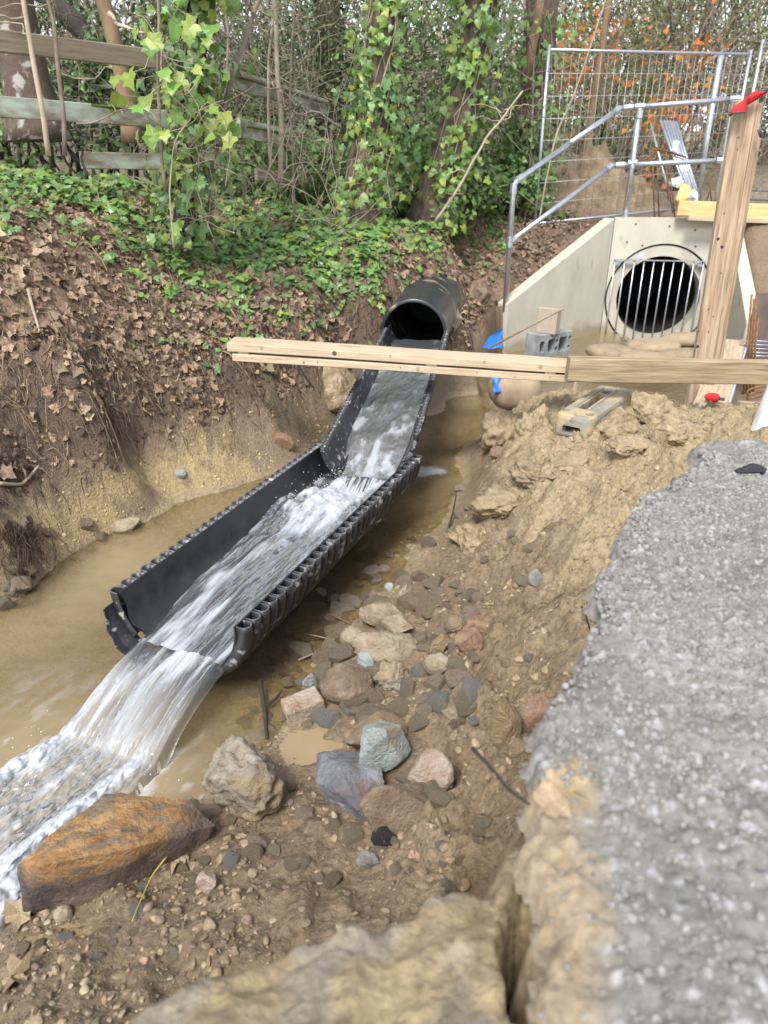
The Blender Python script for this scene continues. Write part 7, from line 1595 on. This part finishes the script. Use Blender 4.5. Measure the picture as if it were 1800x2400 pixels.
for u0, u1 in ((1548, 1612), (1556, 1618), (1563, 1622), (1570, 1626), (1577, 1632), (1584, 1637)):
    o = MB().tube([aty(u0, 282 + (u0 - 1548) * .1, 12.0), aty(u1, 462, 11.3)], .020, 10).build('tube', M['galv'], tb, smooth=True); o.location = -Vector(tb.location)
tube_thing('steel_tube', 'single thin galvanised tube leaning left of the tube bundle', 'tube', [aty(1525, 290, 11.9), aty(1572, 470, 11.4)], .016, 'galv')
tube_thing('steel_pole', 'tall thick grey steel pole standing behind the right part of the site fence', 'pole', [aty(1636, 470, 12.5), aty(1655, 330, 12.5), aty(1690, 130, 12.5)], .042, 'galv', 14)
o = sheet('paper_sheet', [aty(1566, 430, 11.1), aty(1600, 440, 11.1), aty(1602, 412, 11.15), aty(1575, 416, 11.2)], 5, 4, .08, M['paper'], 12); tag(o, 'crumpled white sheet caught at the foot of the steel tubes', 'sheet')
o = sheet('paper_sheet', [aty(1574, 356, 11.3), aty(1584, 358, 11.3), aty(1590, 330, 11.4), aty(1576, 330, 11.4)], 4, 4, .05, M['paper'], 15); tag(o, 'white label sheet hanging on the leaning steel tubes', 'sheet')
V, F = rock_vf(811, 'lump', 3); p = aty(1606, 458, 11.0); o = obj('cement_bag', mesh('cement_bag', V * (.17, .14, .15), [F], True), M['yellow']); o.location = p; tag(o, 'yellow plastic bag lying at the foot of the steel tubes', 'bag')
V, F = rock_vf(815, 'lump', 3); p = aty(1625, 462, 10.9); o = obj('cement_bag', mesh('cement_bag', V * (.09, .1, .10), [F], True), M['paper']); o.location = p; tag(o, 'small white bag beside the yellow plastic bag', 'bag')
# cord reel on the formwork plank
rp = atz(1650, 938, .515); rl = thing('line_reel', 'reel of red builder line lying on the pale formwork plank', 'reel', tuple(rp), R_(-28))
prof = [(.0, .008), (.008, .016), (.03, .027), (.06, .029), (.085, .024), (.10, .014)]
rings = [[(x_, r_ * math.cos(a), .026 + r_ * math.sin(a)) for a in np.linspace(0, 2 * math.pi, 15)[:-1]] for x_, r_ in prof]; loft(rings).build('core', M['dgrey'], rl, smooth=True)
hel = [(.008 + .085 * t, (np.interp(.008 + .085 * t, [q[0] for q in prof], [q[1] for q in prof]) + .003) * math.cos(t * 95), .026 + (np.interp(.008 + .085 * t, [q[0] for q in prof], [q[1] for q in prof]) + .003) * math.sin(t * 95)) for t in np.linspace(0, 1, 300)]
MB().tube(hel, .0036, 5).build('cord', M['red'], rl, smooth=True)
loft([[(x_, w_ * math.cos(a), .024 + .010 * math.sin(a)) for a in np.linspace(0, 2 * math.pi, 13)[:-1]] for x_, w_ in ((.092, .012), (.10, .020), (.118, .026), (.13, .020), (.134, .004))]).build('handle', M['dgrey'], rl, smooth=True)
# spoil heap, road and the far barriers
hc = aty(1372, 500, 12.4); s_ = np.linspace(-1, 1, 90); Xh, Yh = np.meshgrid(s_, s_); r_ = np.hypot(Xh, Yh); fx, fy = hc[0] + Xh.ravel() * 1.25, hc[1] + Yh.ravel() * 1.0
zz = 1.42 + .92 * np.clip(1 - r_.ravel() ** 1.2, 0, 1) * (1 + .5 * fbm(fx * 1.5, fy * 1.5, seed=700)) + .12 * fbm(fx * 5, fy * 5, oct=4, seed=701) + .05 * fbm(fx * 14, fy * 14, oct=3, seed=702)
i = np.arange(89)[:, None] * 90 + np.arange(89)[None]; F = np.stack([i, i + 1, i + 91, i + 90], -1).reshape(-1, 4)
M['spoil'] = pm('excavated_soil', [(.11, .075, .045), (.20, .145, .09), (.30, .225, .145)], scale=6, rough=.9, bump=.8, bscale=22, dist=.03)
o = obj('spoil_heap', mesh('spoil_heap', np.stack([fx, fy, zz], 1), [F], True), M['spoil']); tag(o, 'brown heap of excavated soil behind the left half of the site fence', 'soil heap')
rd = MB().box((26, 30, 1.612), (34, 26, .012)).build('road', M['asphalt']); tag(rd, None, None, kind='structure')
for k in range(5):
    u_ = 1768 + k * 30; p = aty(u_ + 8, 452, 24); t = thing('road_barrier', ['red and white road barrier nearest the timber post on the far road', 'second red and white road barrier from the timber post on the far road', 'third red and white road barrier on the far road, partly beyond the right edge', 'fourth red and white road barrier on the far road', 'fifth red and white road barrier on the far road'][k], 'barrier', (p[0] + .1 * k, 24 - .15 * k, 1.63), group='red and white barriers on the far road')
    loft([[(sx * .19 * q, sy * .12 * w_, z_) for sx, sy in ((-1, -1), (1, -1), (1, 1), (-1, 1))] for z_, w_, q in ((0, 1.6, 1), (.15, 1.6, 1), (.22, 1, 1), (.52, .9, .97))]).build('body', M['redbar'], t); MB().box((0, -.135, .10), (.30, .01, .09)).build('stripe', M['paper'], t)
    if k > 2: 
        for c in list(t.children): bpy.data.objects.remove(c, do_unlink=True)
        bpy.data.objects.remove(t, do_unlink=True)
